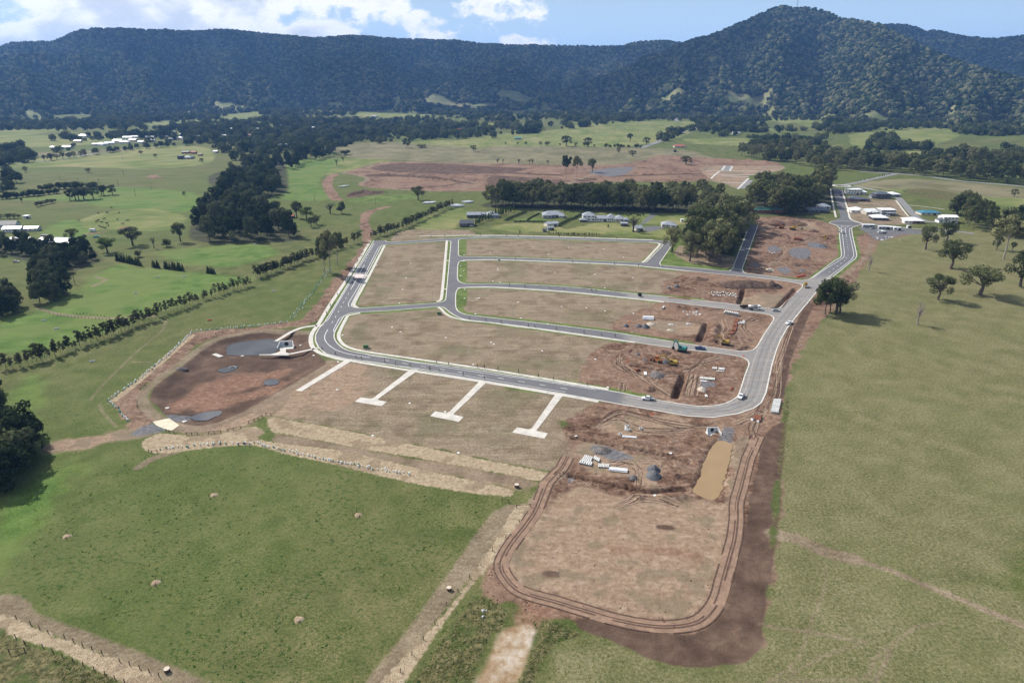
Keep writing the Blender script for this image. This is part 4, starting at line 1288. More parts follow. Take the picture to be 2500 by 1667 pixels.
# tyre-swept lines along the unsealed road
_rk = densify(GS('z4', [(1905, 320), (1840, 400), (1780, 470), (1650, 635), (1590, 742), (1550, 842), (1508, 980), (1450, 1250), (1405, 1345), (1330, 1400), (1180, 1450), (940, 1486), (700, 1472), (400, 1420), (60, 1360)]), 2.0)
for k, (off, w, c) in enumerate(((-2.6, .35, (.27, .25, .23)), (-4.2, .25, (.175, .168, .165)), (-6.6, .3, (.17, .162, .158)), (-8.6, .3, (.30, .27, .25)))):
    structure(ribbon(_rk[(k * 7) % 11:], off - w, off + w, 0.036, 0.0415, "tyre_mark", simple_mat("tyre_swept", c, .9, .25, .35)))
# ================================================================== mountains
def az_tan(f, pts):
    out = []
    for p in pts:
        px, py = src(f, p)
        a, b, c = ray(px, py)
        out.append((math.atan2(a, b), c / math.hypot(a, b)))
    return out


def range_z(X, Y, sky_pts, base_r, ridge_r, seed, spur=60.0, drop=0.12, noise_r=250.0, power=1.25, cliff=0.0):
    """height of a range: sky_pts give the skyline as azimuth and slope, base_r and ridge_r its foot and crest"""
    az = np.arctan2(X, Y)
    r = np.hypot(X, Y)
    A = np.array([p[0] for p in sky_pts])
    T = np.array([p[1] for p in sky_pts])
    bA, bR = np.array([p[0] for p in base_r]), np.array([p[1] for p in base_r])
    rA, rR = np.array([p[0] for p in ridge_r]), np.array([p[1] for p in ridge_r])
    rb = np.interp(az, bA, bR) + (fbm(az * 14 + 4, az * 0 + seed, seed, 4, .6) - 0.5) * 900
    rr_ = np.interp(az, rA, rR)
    tan = np.interp(az, A, T)
    zr = CAM_H + rr_ * tan
    t = (r - rb) / (rr_ - rb)
    tc = np.clip(t, 0, 1)
    sh = tc ** power
    if cliff:
        sh = sh * (1 - cliff) + cliff * sstep(tc, 0.80, 0.95)
    z = np.maximum(zr, 0) * sh
    sp = np.abs(fbm(az * 15 + seed + 0.5 * fbm(X / 700, Y / 700, seed, 2), r / 2600, seed + 3, 3, 0.5) - 0.5) * 2
    sp2 = fbm(X / 240, Y / 300, seed + 8, 3) - 0.5
    win = np.sin(np.pi * np.clip(tc, 0, 1)) ** 0.8
    z = z + win * ((0.28 - sp) * spur * 2.6 + sp2 * spur * 0.9)
    z = np.where(t > 1, zr * (1 - np.clip((t - 1) * drop * 3, 0, 0.5)), z)
    return np.where(t > 0, np.maximum(z, -5), -30 + 0 * z), t


deg = R
SKY_L = az_tan('a1', [(-400, 240), (-150, 236), (0, 232), (60, 207), (240, 202), (300, 180), (350, 158), (420, 145), (560, 143), (800, 157), (900, 157), (1000, 148), (1080, 150), (1250, 168), (1450, 184), (1600, 174), (1850, 188), (2100, 194), (2230, 212), (2352, 218)]) + \
    az_tan('a2', [(200, 218), (400, 222), (500, 222), (580, 200), (680, 196), (780, 205), (900, 215), (1100, 240), (1400, 300), (1700, 330)])
SKY_P = az_tan('a2', [(0, 520), (200, 440), (350, 385), (500, 335), (620, 285), (700, 245), (800, 202), (900, 178), (1000, 140), (1100, 96), (1180, 54), (1240, 40), (1300, 52), (1350, 46), (1420, 52), (1490, 86), (1560, 106), (1680, 126), (1760, 165), (1850, 205), (1950, 254), (2100, 315), (2352, 380), (2700, 470)])
SKY_R = az_tan('a2', [(1200, 260), (1500, 180), (1650, 128), (1760, 120), (1850, 130), (1890, 154), (1950, 149), (2050, 174), (2180, 188), (2260, 184), (2352, 174), (2700, 150)])


def az_of(f, x):
    return az_tan(f, [(x, 200)])[0][0]


BASE_L = [(az_of('a1', -400), 3000), (az_of('a1', 0), 2950), (az_of('a1', 500), 2900), (az_of('a1', 1000), 3000), (az_of('a1', 1600), 3000), (az_of('a1', 2000), 3100), (az_of('a2', 0), 3500), (az_of('a2', 600), 4200), (az_of('a2', 1700), 4500)]
RIDGE_L = [(az_of('a1', -400), 5200), (az_of('a1', 0), 5000), (az_of('a1', 420), 4600), (az_of('a1', 1000), 5000), (az_of('a1', 2000), 5500), (az_of('a2', 0), 5600), (az_of('a2', 600), 5500), (az_of('a2', 1700), 5500)]
BASE_P = [(az_of('a2', 0), 3000), (az_of('a2', 300), 2900), (az_of('a2', 800), 2750), (az_of('a2', 1250), 2700), (az_of('a2', 1600), 2500), (az_of('a2', 2000), 2300), (az_of('a2', 2352), 2150), (az_of('a2', 2700), 2100)]
RIDGE_P = [(az_of('a2', 0), 3500), (az_of('a2', 600), 3900), (az_of('a2', 1000), 4100), (az_of('a2', 1250), 4200), (az_of('a2', 1500), 4100), (az_of('a2', 1800), 3700), (az_of('a2', 2352), 3100), (az_of('a2', 2700), 2900)]
BASE_R = [(az_of('a2', 1200), 4300), (az_of('a2', 2700), 3900)]
RIDGE_R = [(az_of('a2', 1200), 5800), (az_of('a2', 2700), 5600)]

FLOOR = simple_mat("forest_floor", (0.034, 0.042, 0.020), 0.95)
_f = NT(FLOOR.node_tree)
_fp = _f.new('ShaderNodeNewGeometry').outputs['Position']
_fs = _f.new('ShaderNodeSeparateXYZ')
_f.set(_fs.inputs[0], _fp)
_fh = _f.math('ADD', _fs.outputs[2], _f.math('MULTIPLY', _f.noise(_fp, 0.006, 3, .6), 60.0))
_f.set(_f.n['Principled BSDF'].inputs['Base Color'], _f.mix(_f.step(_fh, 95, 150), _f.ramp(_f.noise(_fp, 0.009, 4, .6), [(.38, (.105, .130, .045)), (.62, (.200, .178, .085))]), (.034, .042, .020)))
FOREST_PTS = []
_rng = np.random.default_rng(7)
for nm, lab, args, (x0, x1, y0, y1), kw in (
        ("mountain_range", "long forested escarpment closing the valley on the left", (SKY_L, BASE_L, RIDGE_L, 11), (-5200, 2600, 2100, 7600), dict(spur=110, cliff=0.18)),
        ("mountain", "tall forested peak with a mast rising on the right", (SKY_P, BASE_P, RIDGE_P, 23), (-500, 3600, 1500, 5200), dict(spur=95, drop=0.25, power=1.12)),
        ("mountain_range", "dark forested ridge behind the tall peak", (SKY_R, BASE_R, RIDGE_R, 37), (900, 5600, 2600, 7000), dict(spur=70))):
    X, Y = np.meshgrid(np.arange(x0, x1, 24.0), np.arange(y0, y1, 24.0))
    Zm, t = range_z(X, Y, *args, **kw)
    az = np.arctan2(X, Y)
    me = grid_mesh(nm, X, Y, Zm, FLOOR)
    o = structure(link(nm, me))
    o['label'] = lab
    # forest cover: one point per tree on the side that faces the valley
    n = int((x1 - x0) * (y1 - y0) / 112)
    px_, py_ = _rng.uniform(x0 + 30, x1 - 60, n), _rng.uniform(y0 + 30, y1 - 60, n)
    fi, fj = (px_ - x0) / 24.0, (py_ - y0) / 24.0
    i, j = fi.astype(int), fj.astype(int)
    u, v = fi - i, fj - j
    zz = (Zm[j, i] * (1 - u) + Zm[j, i + 1] * u) * (1 - v) + (Zm[j + 1, i] * (1 - u) + Zm[j + 1, i + 1] * u) * v
    tt = t[j, i]
    a_ = np.arctan2(px_, py_)
    dens = 0.6 + 0.6 * fbm(px_ / 160, py_ / 160, 77, 3)
    ok = (tt > -0.02) & ((tt > .17) | (fbm(px_ / 160, py_ / 160, 81, 4, .6) > .545 - 1.0 * np.clip(tt, 0, .3))) & (tt < 1.10) & (np.abs(a_) < 0.70) & (_rng.random(n) < dens) & (zz > 1)
    FOREST_PTS.append(np.stack([px_[ok], py_[ok], zz[ok]], 1))


def leaf_cloud(rng, n, centres, radii, size, squash=1.0, up=0.35, hollow=0.55):
    """n small leaf faces spread through the volume of several lobes"""
    centres = np.array(centres, float)
    radii = np.array(radii, float)
    w = radii.prod(1) ** 0.66 if radii.ndim == 2 else radii ** 2
    w = w / w.sum()
    k = rng.choice(len(centres), n, p=w)
    d = rng.normal(size=(n, 3))
    d /= np.linalg.norm(d, axis=1)[:, None]
    rad = hollow + (1 - hollow) * rng.random(n) ** 0.6
    rr3 = radii[k] if radii.ndim == 2 else np.repeat(radii[k][:, None], 3, 1)
    c = centres[k] + d * rr3 * rad[:, None]
    nrm = d + rng.normal(size=(n, 3)) * 0.55
    nrm[:, 2] += up
    nrm /= np.linalg.norm(nrm, axis=1)[:, None]
    ref = rng.normal(size=(n, 3))
    a = np.cross(nrm, ref)
    a /= np.maximum(1e-6, np.linalg.norm(a, axis=1))[:, None]
    b = np.cross(nrm, a)
    s1 = size * (0.6 + 0.8 * rng.random(n))[:, None]
    s2 = size * (0.5 + 0.6 * rng.random(n))[:, None]
    q = np.stack([c - a * s1, c - b * s2 * 0.8, c + a * s1, c + b * s2], 1)
    return q.reshape(-1, 3)


def quads_mesh(name, V, mat):
    me = bpy.data.meshes.new(name)
    n = len(V)
    me.vertices.add(n)
    me.vertices.foreach_set('co', V.astype(np.float32).ravel())
    me.loops.add(n)
    me.loops.foreach_set('vertex_index', np.arange(n, dtype=np.int32))
    me.polygons.add(n // 4)
    me.polygons.foreach_set('loop_start', np.arange(0, n, 4, dtype=np.int32))
    me.materials.append(mat)
    me.update(calc_edges=True)
    return me


def leaf_mat(name, dark, mid, lite, scale=0.35, trans=0.25, rnd=0.35):
    m = bpy.data.materials.new(name)
    m.use_nodes = True
    t = NT(m.node_tree)
    t.n.clear()
    out = t.new('ShaderNodeOutputMaterial')
    d = t.new('ShaderNodeBsdfDiffuse')
    tr = t.new('ShaderNodeBsdfTranslucent')
    mx = t.new('ShaderNodeMixShader')
    pos = t.new('ShaderNodeNewGeometry').outputs['Position']
    oi = t.new('ShaderNodeObjectInfo').outputs['Random']
    n = t.noise(pos, scale, 3, 0.6)
    v = t.math('ADD', t.math('MULTIPLY', n, 1 - rnd), t.math('MULTIPLY', oi, rnd))
    c = t.ramp(v, [(0.25, dark), (0.5, mid), (0.75, lite)])
    t.set(d.inputs[0], c)
    t.set(tr.inputs[0], c)
    mx.inputs[0].default_value = trans
    t.l.new(d.outputs[0], mx.inputs[1])
    t.l.new(tr.outputs[0], mx.inputs[2])
    t.l.new(mx.outputs[0], out.inputs[0])
    return m


FOREST_LEAF = leaf_mat("forest_leaf", (0.022, 0.034, 0.016), (0.056, 0.073, 0.034), (0.142, 0.138, 0.074), 0.006, 0.05, 0.65)


def canopy_protos(coll_name, mat, count, seed, size, nq, solid=False):
    c = bpy.data.collections.new(coll_name)
    rng = np.random.default_rng(seed)
    for i in range(count):
        lobes = [(0, 0, 0.55)] + [(rng.uniform(-.45, .45), rng.uniform(-.45, .45), rng.uniform(.35, .8)) for _ in range(4)]
        rad = [(0.62, 0.62, 0.5)] + [tuple(rng.uniform(.25, .45) * np.array((1, 1, .8))) for _ in range(4)]
        if solid:
            bm = bmesh.new()
            for (a, b, z), q in zip(lobes, rad):
                bmesh.ops.create_icosphere(bm, subdivisions=2 if a == 0 else 1, radius=1, matrix=Matrix.Translation((a, b, z)) @ Matrix.Diagonal((*q, 1)))
            for vv in bm.verts:
                vv.co += Vector(rng.normal(size=3) * .06)
            me = bpy.data.meshes.new("canopy")
            bm.to_mesh(me)
            bm.free()
            me.materials.append(mat)
        else:
            me = quads_mesh("canopy", leaf_cloud(rng, nq, lobes, rad, size, hollow=0.8), mat)
        c.objects.link(bpy.data.objects.new("canopy", me))
    return c


def scatter(name, pts, coll, smin, smax, seed, zs=1.0):
    """one stuff object: a canopy on every point, through geometry nodes"""
    me = bpy.data.meshes.new(name)
    me.vertices.add(len(pts))
    me.vertices.foreach_set('co', pts.astype(np.float32).ravel())
    rng = np.random.default_rng(seed)
    a = me.attributes.new('size', 'FLOAT', 'POINT')
    a.data.foreach_set('value', (smin + (smax - smin) * rng.random(len(pts)) ** 1.5).astype(np.float32))
    a = me.attributes.new('turn', 'FLOAT', 'POINT')
    a.data.foreach_set('value', (rng.random(len(pts)) * 6.283).astype(np.float32))
    me.update()
    o = link(name, me)
    ng = bpy.data.node_groups.new(name + "_scatter", 'GeometryNodeTree')
    ng.interface.new_socket('Geometry', in_out='INPUT', socket_type='NodeSocketGeometry')
    ng.interface.new_socket('Geometry', in_out='OUTPUT', socket_type='NodeSocketGeometry')
    N = ng.nodes
    gi, go = N.new('NodeGroupInput'), N.new('NodeGroupOutput')
    iop = N.new('GeometryNodeInstanceOnPoints')
    ci = N.new('GeometryNodeCollectionInfo')
    ci.inputs['Collection'].default_value = coll
    ci.inputs['Separate Children'].default_value = True
    ci.inputs['Reset Children'].default_value = True
    iop.inputs['Pick Instance'].default_value = True
    na = N.new('GeometryNodeInputNamedAttribute')
    na.data_type = 'FLOAT'
    na.inputs['Name'].default_value = 'size'
    nb = N.new('GeometryNodeInputNamedAttribute')
    nb.data_type = 'FLOAT'
    nb.inputs['Name'].default_value = 'turn'
    cx = N.new('ShaderNodeCombineXYZ')
    sx = N.new('ShaderNodeCombineXYZ')
    mz = N.new('ShaderNodeMath')
    mz.operation = 'MULTIPLY'
    mz.inputs[1].default_value = zs
    Lk = ng.links
    Lk.new(na.outputs[0], sx.inputs[0])
    Lk.new(na.outputs[0], sx.inputs[1])
    Lk.new(na.outputs[0], mz.inputs[0])
    Lk.new(mz.outputs[0], sx.inputs[2])
    Lk.new(nb.outputs[0], cx.inputs[2])
    Lk.new(gi.outputs[0], iop.inputs['Points'])
    Lk.new(ci.outputs[0], iop.inputs['Instance'])
    Lk.new(cx.outputs[0], iop.inputs['Rotation'])
    Lk.new(sx.outputs[0], iop.inputs['Scale'])
    Lk.new(iop.outputs[0], go.inputs[0])
    md = o.modifiers.new("scatter", 'NODES')
    md.node_group = ng
    o['kind'] = 'stuff'
    return o


FOREST_COLL = canopy_protos("forest_canopies", FOREST_LEAF, 7, 3, 0.20, 90, True)
allp = np.concatenate(FOREST_PTS)
print('forest trees', len(allp))
f_ = scatter("forest", allp, FOREST_COLL, 5.5, 17.0, 5, 1.25)
f_['label'] = 'dense dark eucalypt forest covering the mountain slopes'

# ================================================================== haze
hz = bpy.data.materials.new("valley_air")
hz.use_nodes = True
_t = NT(hz.node_tree)
_t.n.clear()
_o = _t.new('ShaderNodeOutputMaterial')
_v = _t.new('ShaderNodeVolumePrincipled')
_v.inputs['Color'].default_value = (0.22, 0.46, 1.0, 1)
_v.inputs['Density'].default_value = 0.000060
_v.inputs['Anisotropy'].default_value = 0.2
_t.l.new(_v.outputs[0], _o.inputs['Volume'])
hb = MB().box(-15000, 15000, -4000, 17000, -40, 640)
haze = hb.obj("haze", hz)
haze['kind'] = 'stuff'

# ================================================================== fair-weather clouds overhead; their shade lies on the range and the far ridge
CLOUD = simple_mat("cloud_white", (0.9, 0.9, 0.9), 1.0)


def cloud(cx, cy_, z, lx, ly, lz, seed, n, label):
    rng = np.random.default_rng(seed)
    bm = bmesh.new()
    for i in range(n):
        a, q = rng.uniform(0, 6.283), math.sqrt(rng.random())
        px_, py_ = math.cos(a) * q * lx, math.sin(a) * q * ly
        r = rng.uniform(0.22, 0.42) * min(lx, ly) * (1.15 - 0.5 * q)
        M = Matrix.Translation((px_, py_, r * 0.35 * lz)) @ Matrix.Diagonal((r * rng.uniform(1, 1.6), r, r * 0.6 * lz, 1))
        bmesh.ops.create_icosphere(bm, subdivisions=2, radius=1.0, matrix=M)
    me = bpy.data.meshes.new("cloud")
    bm.to_mesh(me)
    bm.free()
    co = np.zeros(len(me.vertices) * 3, np.float32)
    me.vertices.foreach_get('co', co)
    co = co.reshape(-1, 3)
    k = 0.18 * min(lx, ly)
    co[:, 2] = np.maximum(co[:, 2], -30) + (fbm(co[:, 0] / k, co[:, 1] / k, seed, 3) - 0.5) * k * 0.5
    co[:, 0] += (fbm(co[:, 1] / k, co[:, 2] / k, seed + 5, 3) - 0.5) * k
    me.vertices.foreach_set('co', co.ravel())
    me.materials.append(CLOUD)
    me.polygons.foreach_set('use_smooth', [True] * len(me.polygons))
    me.update()
    o = structure(link("cloud", me, loc=(cx, cy_, z)))
    o['label'] = label
    return o


def cloud_over(x, y, zg, alt, *a):
    k = (alt - zg) / sun_dir.z
    return cloud(x + sun_dir.x * k, y + sun_dir.y * k, alt, *a)


cloud_over(-300, 3950, 200, 1700, 1750, 780, 0.8, 4, 60, "broad white cumulus cloud drifting above the long escarpment")
cloud_over(3000, 4700, 250, 1800, 1100, 700, 0.8, 9, 40, "white cumulus cloud drifting above the far right ridge")
# ================================================================== trees
BARK = simple_mat("bark", (0.115, 0.092, 0.072), 0.95, 0.35, 1.5)
PALEBARK = simple_mat("pale_bark", (0.34, 0.29, 0.23), 0.9, 0.3, 1.2)
DEADWOOD = simple_mat("dead_wood", (0.30, 0.25, 0.21), 0.95, 0.3, 1.5)
LEAF = {
    'gum': leaf_mat("gum_leaf", (0.054, 0.070, 0.030), (0.118, 0.130, 0.056), (0.227, 0.222, 0.109), 0.30, 0.22, 0.50),
    'dark': leaf_mat("casuarina_leaf", (0.030, 0.047, 0.023), (0.067, 0.085, 0.040), (0.138, 0.149, 0.074), 0.28, 0.18, 0.50),
    'green': leaf_mat("broad_leaf", (0.046, 0.058, 0.024), (0.092, 0.106, 0.046), (0.165, 0.168, 0.082), 0.35, 0.25, 0.45),
    'sap': leaf_mat("young_gum_leaf", (0.052, 0.057, 0.029), (0.098, 0.101, 0.048), (0.161, 0.152, 0.081), 0.6, 0.28, 0.40),
    'cyp': leaf_mat("cypress_leaf", (0.018, 0.034, 0.016), (0.039, 0.062, 0.026), (0.072, 0.099, 0.039), 0.5, 0.15, 0.3),
    'pop': leaf_mat("poplar_leaf", (0.034, 0.060, 0.018), (0.062, 0.098, 0.028), (0.105, 0.145, 0.045), 0.5, 0.28, 0.3),
    'lime': leaf_mat("spring_leaf", (0.060, 0.098, 0.020), (0.105, 0.155, 0.032), (0.165, 0.205, 0.055), 0.5, 0.30, 0.3),
    'rust': leaf_mat("rusty_leaf", (0.075, 0.040, 0.026), (0.120, 0.066, 0.044), (0.170, 0.105, 0.070), 0.5, 0.25, 0.4),
}


def limb(mb, a, b, r0, r1, rng, n=3, sides=6, wob=0.06):
    a, b = np.array(a, float), np.array(b, float)
    L_ = np.linalg.norm(b - a)
    prev, pr = a, r0
    for i in range(1, n + 1):
        u = i / n
        p = a + (b - a) * u + (rng.normal(size=3) * wob * L_ * (u < 1))
        r = r0 + (r1 - r0) * u
        mb.tube(prev, p, pr, r, sides, caps=(i == n))
        prev, pr = p, r


def tree_meshes(style, seed):
    """trunk and crown of one tree, one unit high and about one unit wide"""
    rng = np.random.default_rng(seed)
    t = MB()
    lob, rad = [], []
    bark = BARK
    nq, size, leaf = 1000, 0.05, 'gum'
    if style in ('gum', 'tallgum'):
        base = 0.30 if style == 'gum' else 0.52
        limb(t, (0, 0, -0.02), (0.02 * rng.normal(), 0.02 * rng.normal(), base + 0.1), 0.024, 0.014, rng, 4, 7, 0.02)
        k = 15 if style == 'gum' else 9
        for i in range(k):
            a = 2.4 * i + rng.uniform(-.4, .4)
            z = base + 0.04 + (0.95 - base - 0.10) * ((i + 0.5) / k)
            q = (0.12 + 0.27 * math.sin(math.pi * (0.22 + 0.70 * (z - base) / (1 - base)))) * rng.uniform(0.6, 1.15)
            c = (math.cos(a) * q, math.sin(a) * q, z)
            limb(t, (0, 0, z * 0.72), c, 0.010, 0.004, rng, 2, 5)
            lob.append(c)
            rad.append((rng.uniform(.13, .22), rng.uniform(.13, .22), rng.uniform(.07, .12)))
        lob.append((0, 0, 0.90))
        rad.append((.14, .14, .09))
        nq, size = 1700, 0.034
        if style == 'tallgum':
            bark = PALEBARK
    elif style == 'dense':
        limb(t, (0, 0, -0.02), (0, 0, 0.5), 0.026, 0.014, rng, 3, 6, 0.02)
        lob.append((0, 0, 0.52))
        rad.append((.34, .34, .30))
        for i in range(12):
            a, z = 2.4 * i + rng.uniform(-.3, .3), rng.uniform(.20, .88)
            q = 0.34 * math.sin(math.pi * min(1, 0.25 + 0.72 * z)) * rng.uniform(.75, 1.1)
            lob.append((math.cos(a) * q, math.sin(a) * q, z))
            rad.append((rng.uniform(.12, .2),) * 2 + (rng.uniform(.09, .15),))
        nq, size, leaf = 1300, 0.042, 'dark'
    elif style == 'spread':
        bark = BARK
        limb(t, (0, 0, -0.02), (0.02, 0, 0.34), 0.045, 0.032, rng, 3, 8, 0.03)
        for i in range(16):
            a = 2.4 * i + rng.uniform(-.5, .5)
            q = 0.40 * math.sqrt((i + 0.7) / 16) * rng.uniform(.75, 1.12)
            z = (0.88 - 0.30 * (q / 0.42) ** 2 * rng.uniform(.5, 1.0)) if i % 3 else rng.uniform(.36, .62)
            c = (math.cos(a) * q, math.sin(a) * q, z)
            mid = (c[0] * .5, c[1] * .5, 0.34 + (z - .34) * .6)
            limb(t, (0.01, 0, 0.32), mid, 0.020, 0.012, rng, 2, 5, .05)
            limb(t, mid, c, 0.012, 0.004, rng, 2, 5, .06)
            lob.append(c)
            rad.append((rng.uniform(.11, .18), rng.uniform(.11, .18), rng.uniform(.10, .16)))
        nq, size, leaf = 3200, 0.020, 'green'
    elif style in ('dead', 'bare'):
        bark = DEADWOOD if style == 'dead' else BARK
        limb(t, (0, 0, -0.02), (0.03, 0.02, 0.55), 0.060, 0.036, rng, 4, 7, .03)
        for i in range(15):
            a = 2.4 * i + rng.uniform(-.4, .4)
            z0 = rng.uniform(.25, .58)
            q, z = rng.uniform(.16, .42), rng.uniform(.55, 1.0)
            c = np.array((math.cos(a) * q, math.sin(a) * q, z))
            m_ = np.array((c[0] * .45, c[1] * .45, z0 + (z - z0) * .55))
            limb(t, (0.02, 0.01, z0), m_, 0.030, 0.019, rng, 2, 5, .07)
            limb(t, m_, c, 0.019, 0.007, rng, 2, 4, .08)
            for k in range(3):
                e = m_ + (c - m_) * rng.uniform(.3, .9)
                limb(t, e, e + rng.normal(size=3) * 0.09 + np.array((0, 0, .05)), 0.010, 0.005, rng, 1, 4)
            if style == 'bare':
                lob.append(tuple(c))
                rad.append((.07, .07, .05))
        nq, size, leaf = (0, 0, None) if style == 'dead' else (260, 0.016, 'gum')
    elif style == 'sapling':
        limb(t, (0, 0, -0.02), (0.04 * rng.normal(), 0.04 * rng.normal(), 0.85), 0.016, 0.006, rng, 4, 5, .03)
        for i in range(9):
            a, z = 2.4 * i, 0.36 + 0.60 * (i + rng.uniform(0, 1)) / 9
            q = rng.uniform(.06, .30) * (1.15 - z * .6)
            lob.append((math.cos(a) * q, math.sin(a) * q, z))
            rad.append((rng.uniform(.09, .19),) * 2 + (rng.uniform(.04, .08),))
        nq, size, leaf = 420, 0.042, 'sap'
    elif style == 'cypress':
        limb(t, (0, 0, -0.02), (0, 0, 0.3), 0.03, 0.02, rng, 2, 6, .01)
        for i in range(10):
            z = 0.08 + 0.86 * i / 9
            lob.append((rng.normal() * .02, rng.normal() * .02, z))
            rad.append(((1 - z) * .42 + .05,) * 2 + (.09,))
        nq, size, leaf = 700, 0.045, 'cyp'
    elif style == 'poplar':
        limb(t, (0, 0, -0.02), (0, 0, 0.6), 0.02, 0.01, rng, 3, 6, .01)
        for i in range(9):
            z = 0.16 + 0.80 * i / 8
            q = math.sin(math.pi * (0.15 + .8 * z))
            lob.append((rng.normal() * .05, rng.normal() * .05, z))
            rad.append((.30 * q + .05,) * 2 + (.08,))
        nq, size, leaf = 480, 0.05, 'pop'
    elif style == 'bush':
        limb(t, (0, 0, -0.02), (0, 0, 0.4), 0.04, 0.02, rng, 2, 5, .02)
        for i in range(9):
            a, q = 2.4 * i, rng.uniform(.05, .34)
            lob.append((math.cos(a) * q, math.sin(a) * q, rng.uniform(.25, .75)))
            rad.append((.19, .19, .2))
        nq, size, leaf = 620, 0.055, 'green'
    tm = t.mesh("trunk", bark)
    cm = None
    if nq:
        cm = quads_mesh("crown", leaf_cloud(rng, nq, lob, rad, size, hollow=0.5), LEAF[leaf])
    return tm, cm


_proto = {}


def proto(style, k, nvar):
    key = (style, k % nvar)
    if key not in _proto:
        _proto[key] = tree_meshes(style, hash(style) % 1 + sum(map(ord, style)) * 7 + (k % nvar) * 31)
    return _proto[key]


NV = {'gum': 6, 'tallgum': 3, 'dense': 6, 'spread': 5, 'dead': 2, 'bare': 2, 'sapling': 5, 'cypress': 3, 'poplar': 3, 'bush': 4}
_tint = {}


def tinted(me, leaf):
    key = (me.name, leaf)
    if key not in _tint:
        c = me.copy()
        c.materials.clear()
        c.materials.append(LEAF[leaf])
        _tint[key] = c
    return _tint[key]


_trng = random.Random(5)
NTREES = 0


def tree(name, style, x, y, h, w, label, cat="tree", group=None, leaf=None, sink=0.0):
    global NTREES
    NTREES += 1
    tm, cm = proto(style, _trng.randrange(99), NV[style])
    o = thing(name, label, cat, (x, y, ground_z(x, y) - sink), _trng.uniform(0, 6.28), group, (w, w, h))
    link("trunk", tm, o)
    if cm is not None:
        link("crown", tinted(cm, leaf) if leaf else cm, o)
    return o


def tree_at(name, style, f, base, top, wpx, label, group=None, leaf=None, hmul=1.0):
    x, y = G(f, base)
    return tree(name, style, x, y, height_of(f, base, top) * hmul, metres(f, base, wpx), label, "tree", group, leaf)


def poisson(poly, n, seed, f=None, minsep=None):
    rng = random.Random(seed)
    xs, ys = [p[0] for p in poly], [p[1] for p in poly]
    area = abs(sum(p[0] * q[1] - q[0] * p[1] for p, q in zip(poly, poly[1:] + poly[:1]))) / 2
    d = minsep or 0.72 * math.sqrt(area / max(1, n))
    pts, tries = [], 0
    P_ = np.array(poly)
    while len(pts) < n and tries < n * 60:
        tries += 1
        p = (rng.uniform(min(xs), max(xs)), rng.uniform(min(ys), max(ys)))
        if poly_sd(np.array([p[0]]), np.array([p[1]]), poly)[0] < 0:
            continue
        if all((p[0] - q[0])**2 + (p[1] - q[1])**2 > d * d for q in pts):
            pts.append(p)
    return pts


def stand(name, style, f, poly, n, h, w, label, group, leaf=None, seed=1):
    out = []
    for x, y in poisson(GS(f, poly), n, seed):
        hh = _trng.uniform(*h)
        out.append(tree(name, style, x, y, hh, hh * _trng.uniform(*w), label, "tree", group, leaf))
    return out


def row(name, style, f, pts, n, h, w, label, group, leaf=None, jit=0.8):
    line = densify(GS(f, pts), 0.5)
    for i in range(n):
        p = line[min(len(line) - 1, int((i + 0.5 + _trng.uniform(-.48, .48)) * len(line) / n))]
        hh = _trng.uniform(*h)
        tree(name, style, p[0] + _trng.gauss(0, jit), p[1] + _trng.gauss(0, jit), hh, hh * _trng.uniform(*w), label, "tree", group, leaf)


# big trees standing alone on the right-hand paddock
RP = "lone trees on the right-hand paddock"
tree_at("gum_tree", 'spread', 'b3', (1458, 318), (1500, 100), 180, "leaning round-crowned gum nearest the site sheds on the right paddock", RP)
tree_at("gum_tree", 'spread', 'b3', (1637, 250), (1680, 75), 175, "dark round gum at the back edge of the right paddock", RP)
tree_at("gum_tree", 'spread', 'b3', (1680, 487), (1740, 225), 290, "wide two-lobed gum in the middle of the right paddock", RP)
tree_at("gum_tree", 'spread', 'b3', (1567, 755), (1570, 525), 250, "flat-topped gum with thinning branches on the right paddock", RP, 'gum')
tree_at("gum_tree", 'spread', 'b3', (1935, 715), (2020, 455), 380, "broad low multi-stemmed gum over deep shade on the right paddock", RP, 'gum')
tree_at("gum_tree", 'spread', 'b3', (2280, 640), (2280, 330), 290, "dense dark gum cut by the right edge of the picture", RP)
tree_at("gum_tree", 'tallgum', 'b3', (2135, 400), (2170, 10), 330, "tallest gum with a long pale trunk at upper right", RP)
tree_at("gum_tree", 'spread', 'b3', (2075, 320), (2085, 195), 95, "small bushy gum left of the tall pale-trunked gum", RP)
tree_at("gum_tree", 'spread', 'b3', (2215, 330), (2215, 250), 60, "small gum right of the tall pale-trunked gum", RP)
tree_at("dead_tree", 'dead', 'b3', (968, 505), (970, 375), 75, "small bare dead tree beside the red dirt track", RP)
tree_at("dead_tree", 'dead', 'b3', (1388, 972), (1405, 775), 120, "bare grey dead tree alone on the right paddock", RP)
for k, (bx, by, ty, wp, lab) in enumerate(((585, 880, 580, 230, "left gum of the tight clump at the road edge"), (622, 876, 560, 260, "middle gum of the tight clump at the road edge"), (676, 866, 560, 310, "right and fullest gum of the clump at the road edge"), (712, 862, 620, 210, "short gum behind the clump at the road edge"))):
    tree_at("gum_tree", 'spread' if k > 1 else 'gum', 'b3', (bx, by), (bx, ty), wp, lab, "gum clump at the road edge", 'green' if k > 1 else 'gum')
tree_at("paddock_tree", 'spread', 'b5', (2262, 220), (2262, 145), 70, "round tree alone on the far yellow paddock at right")
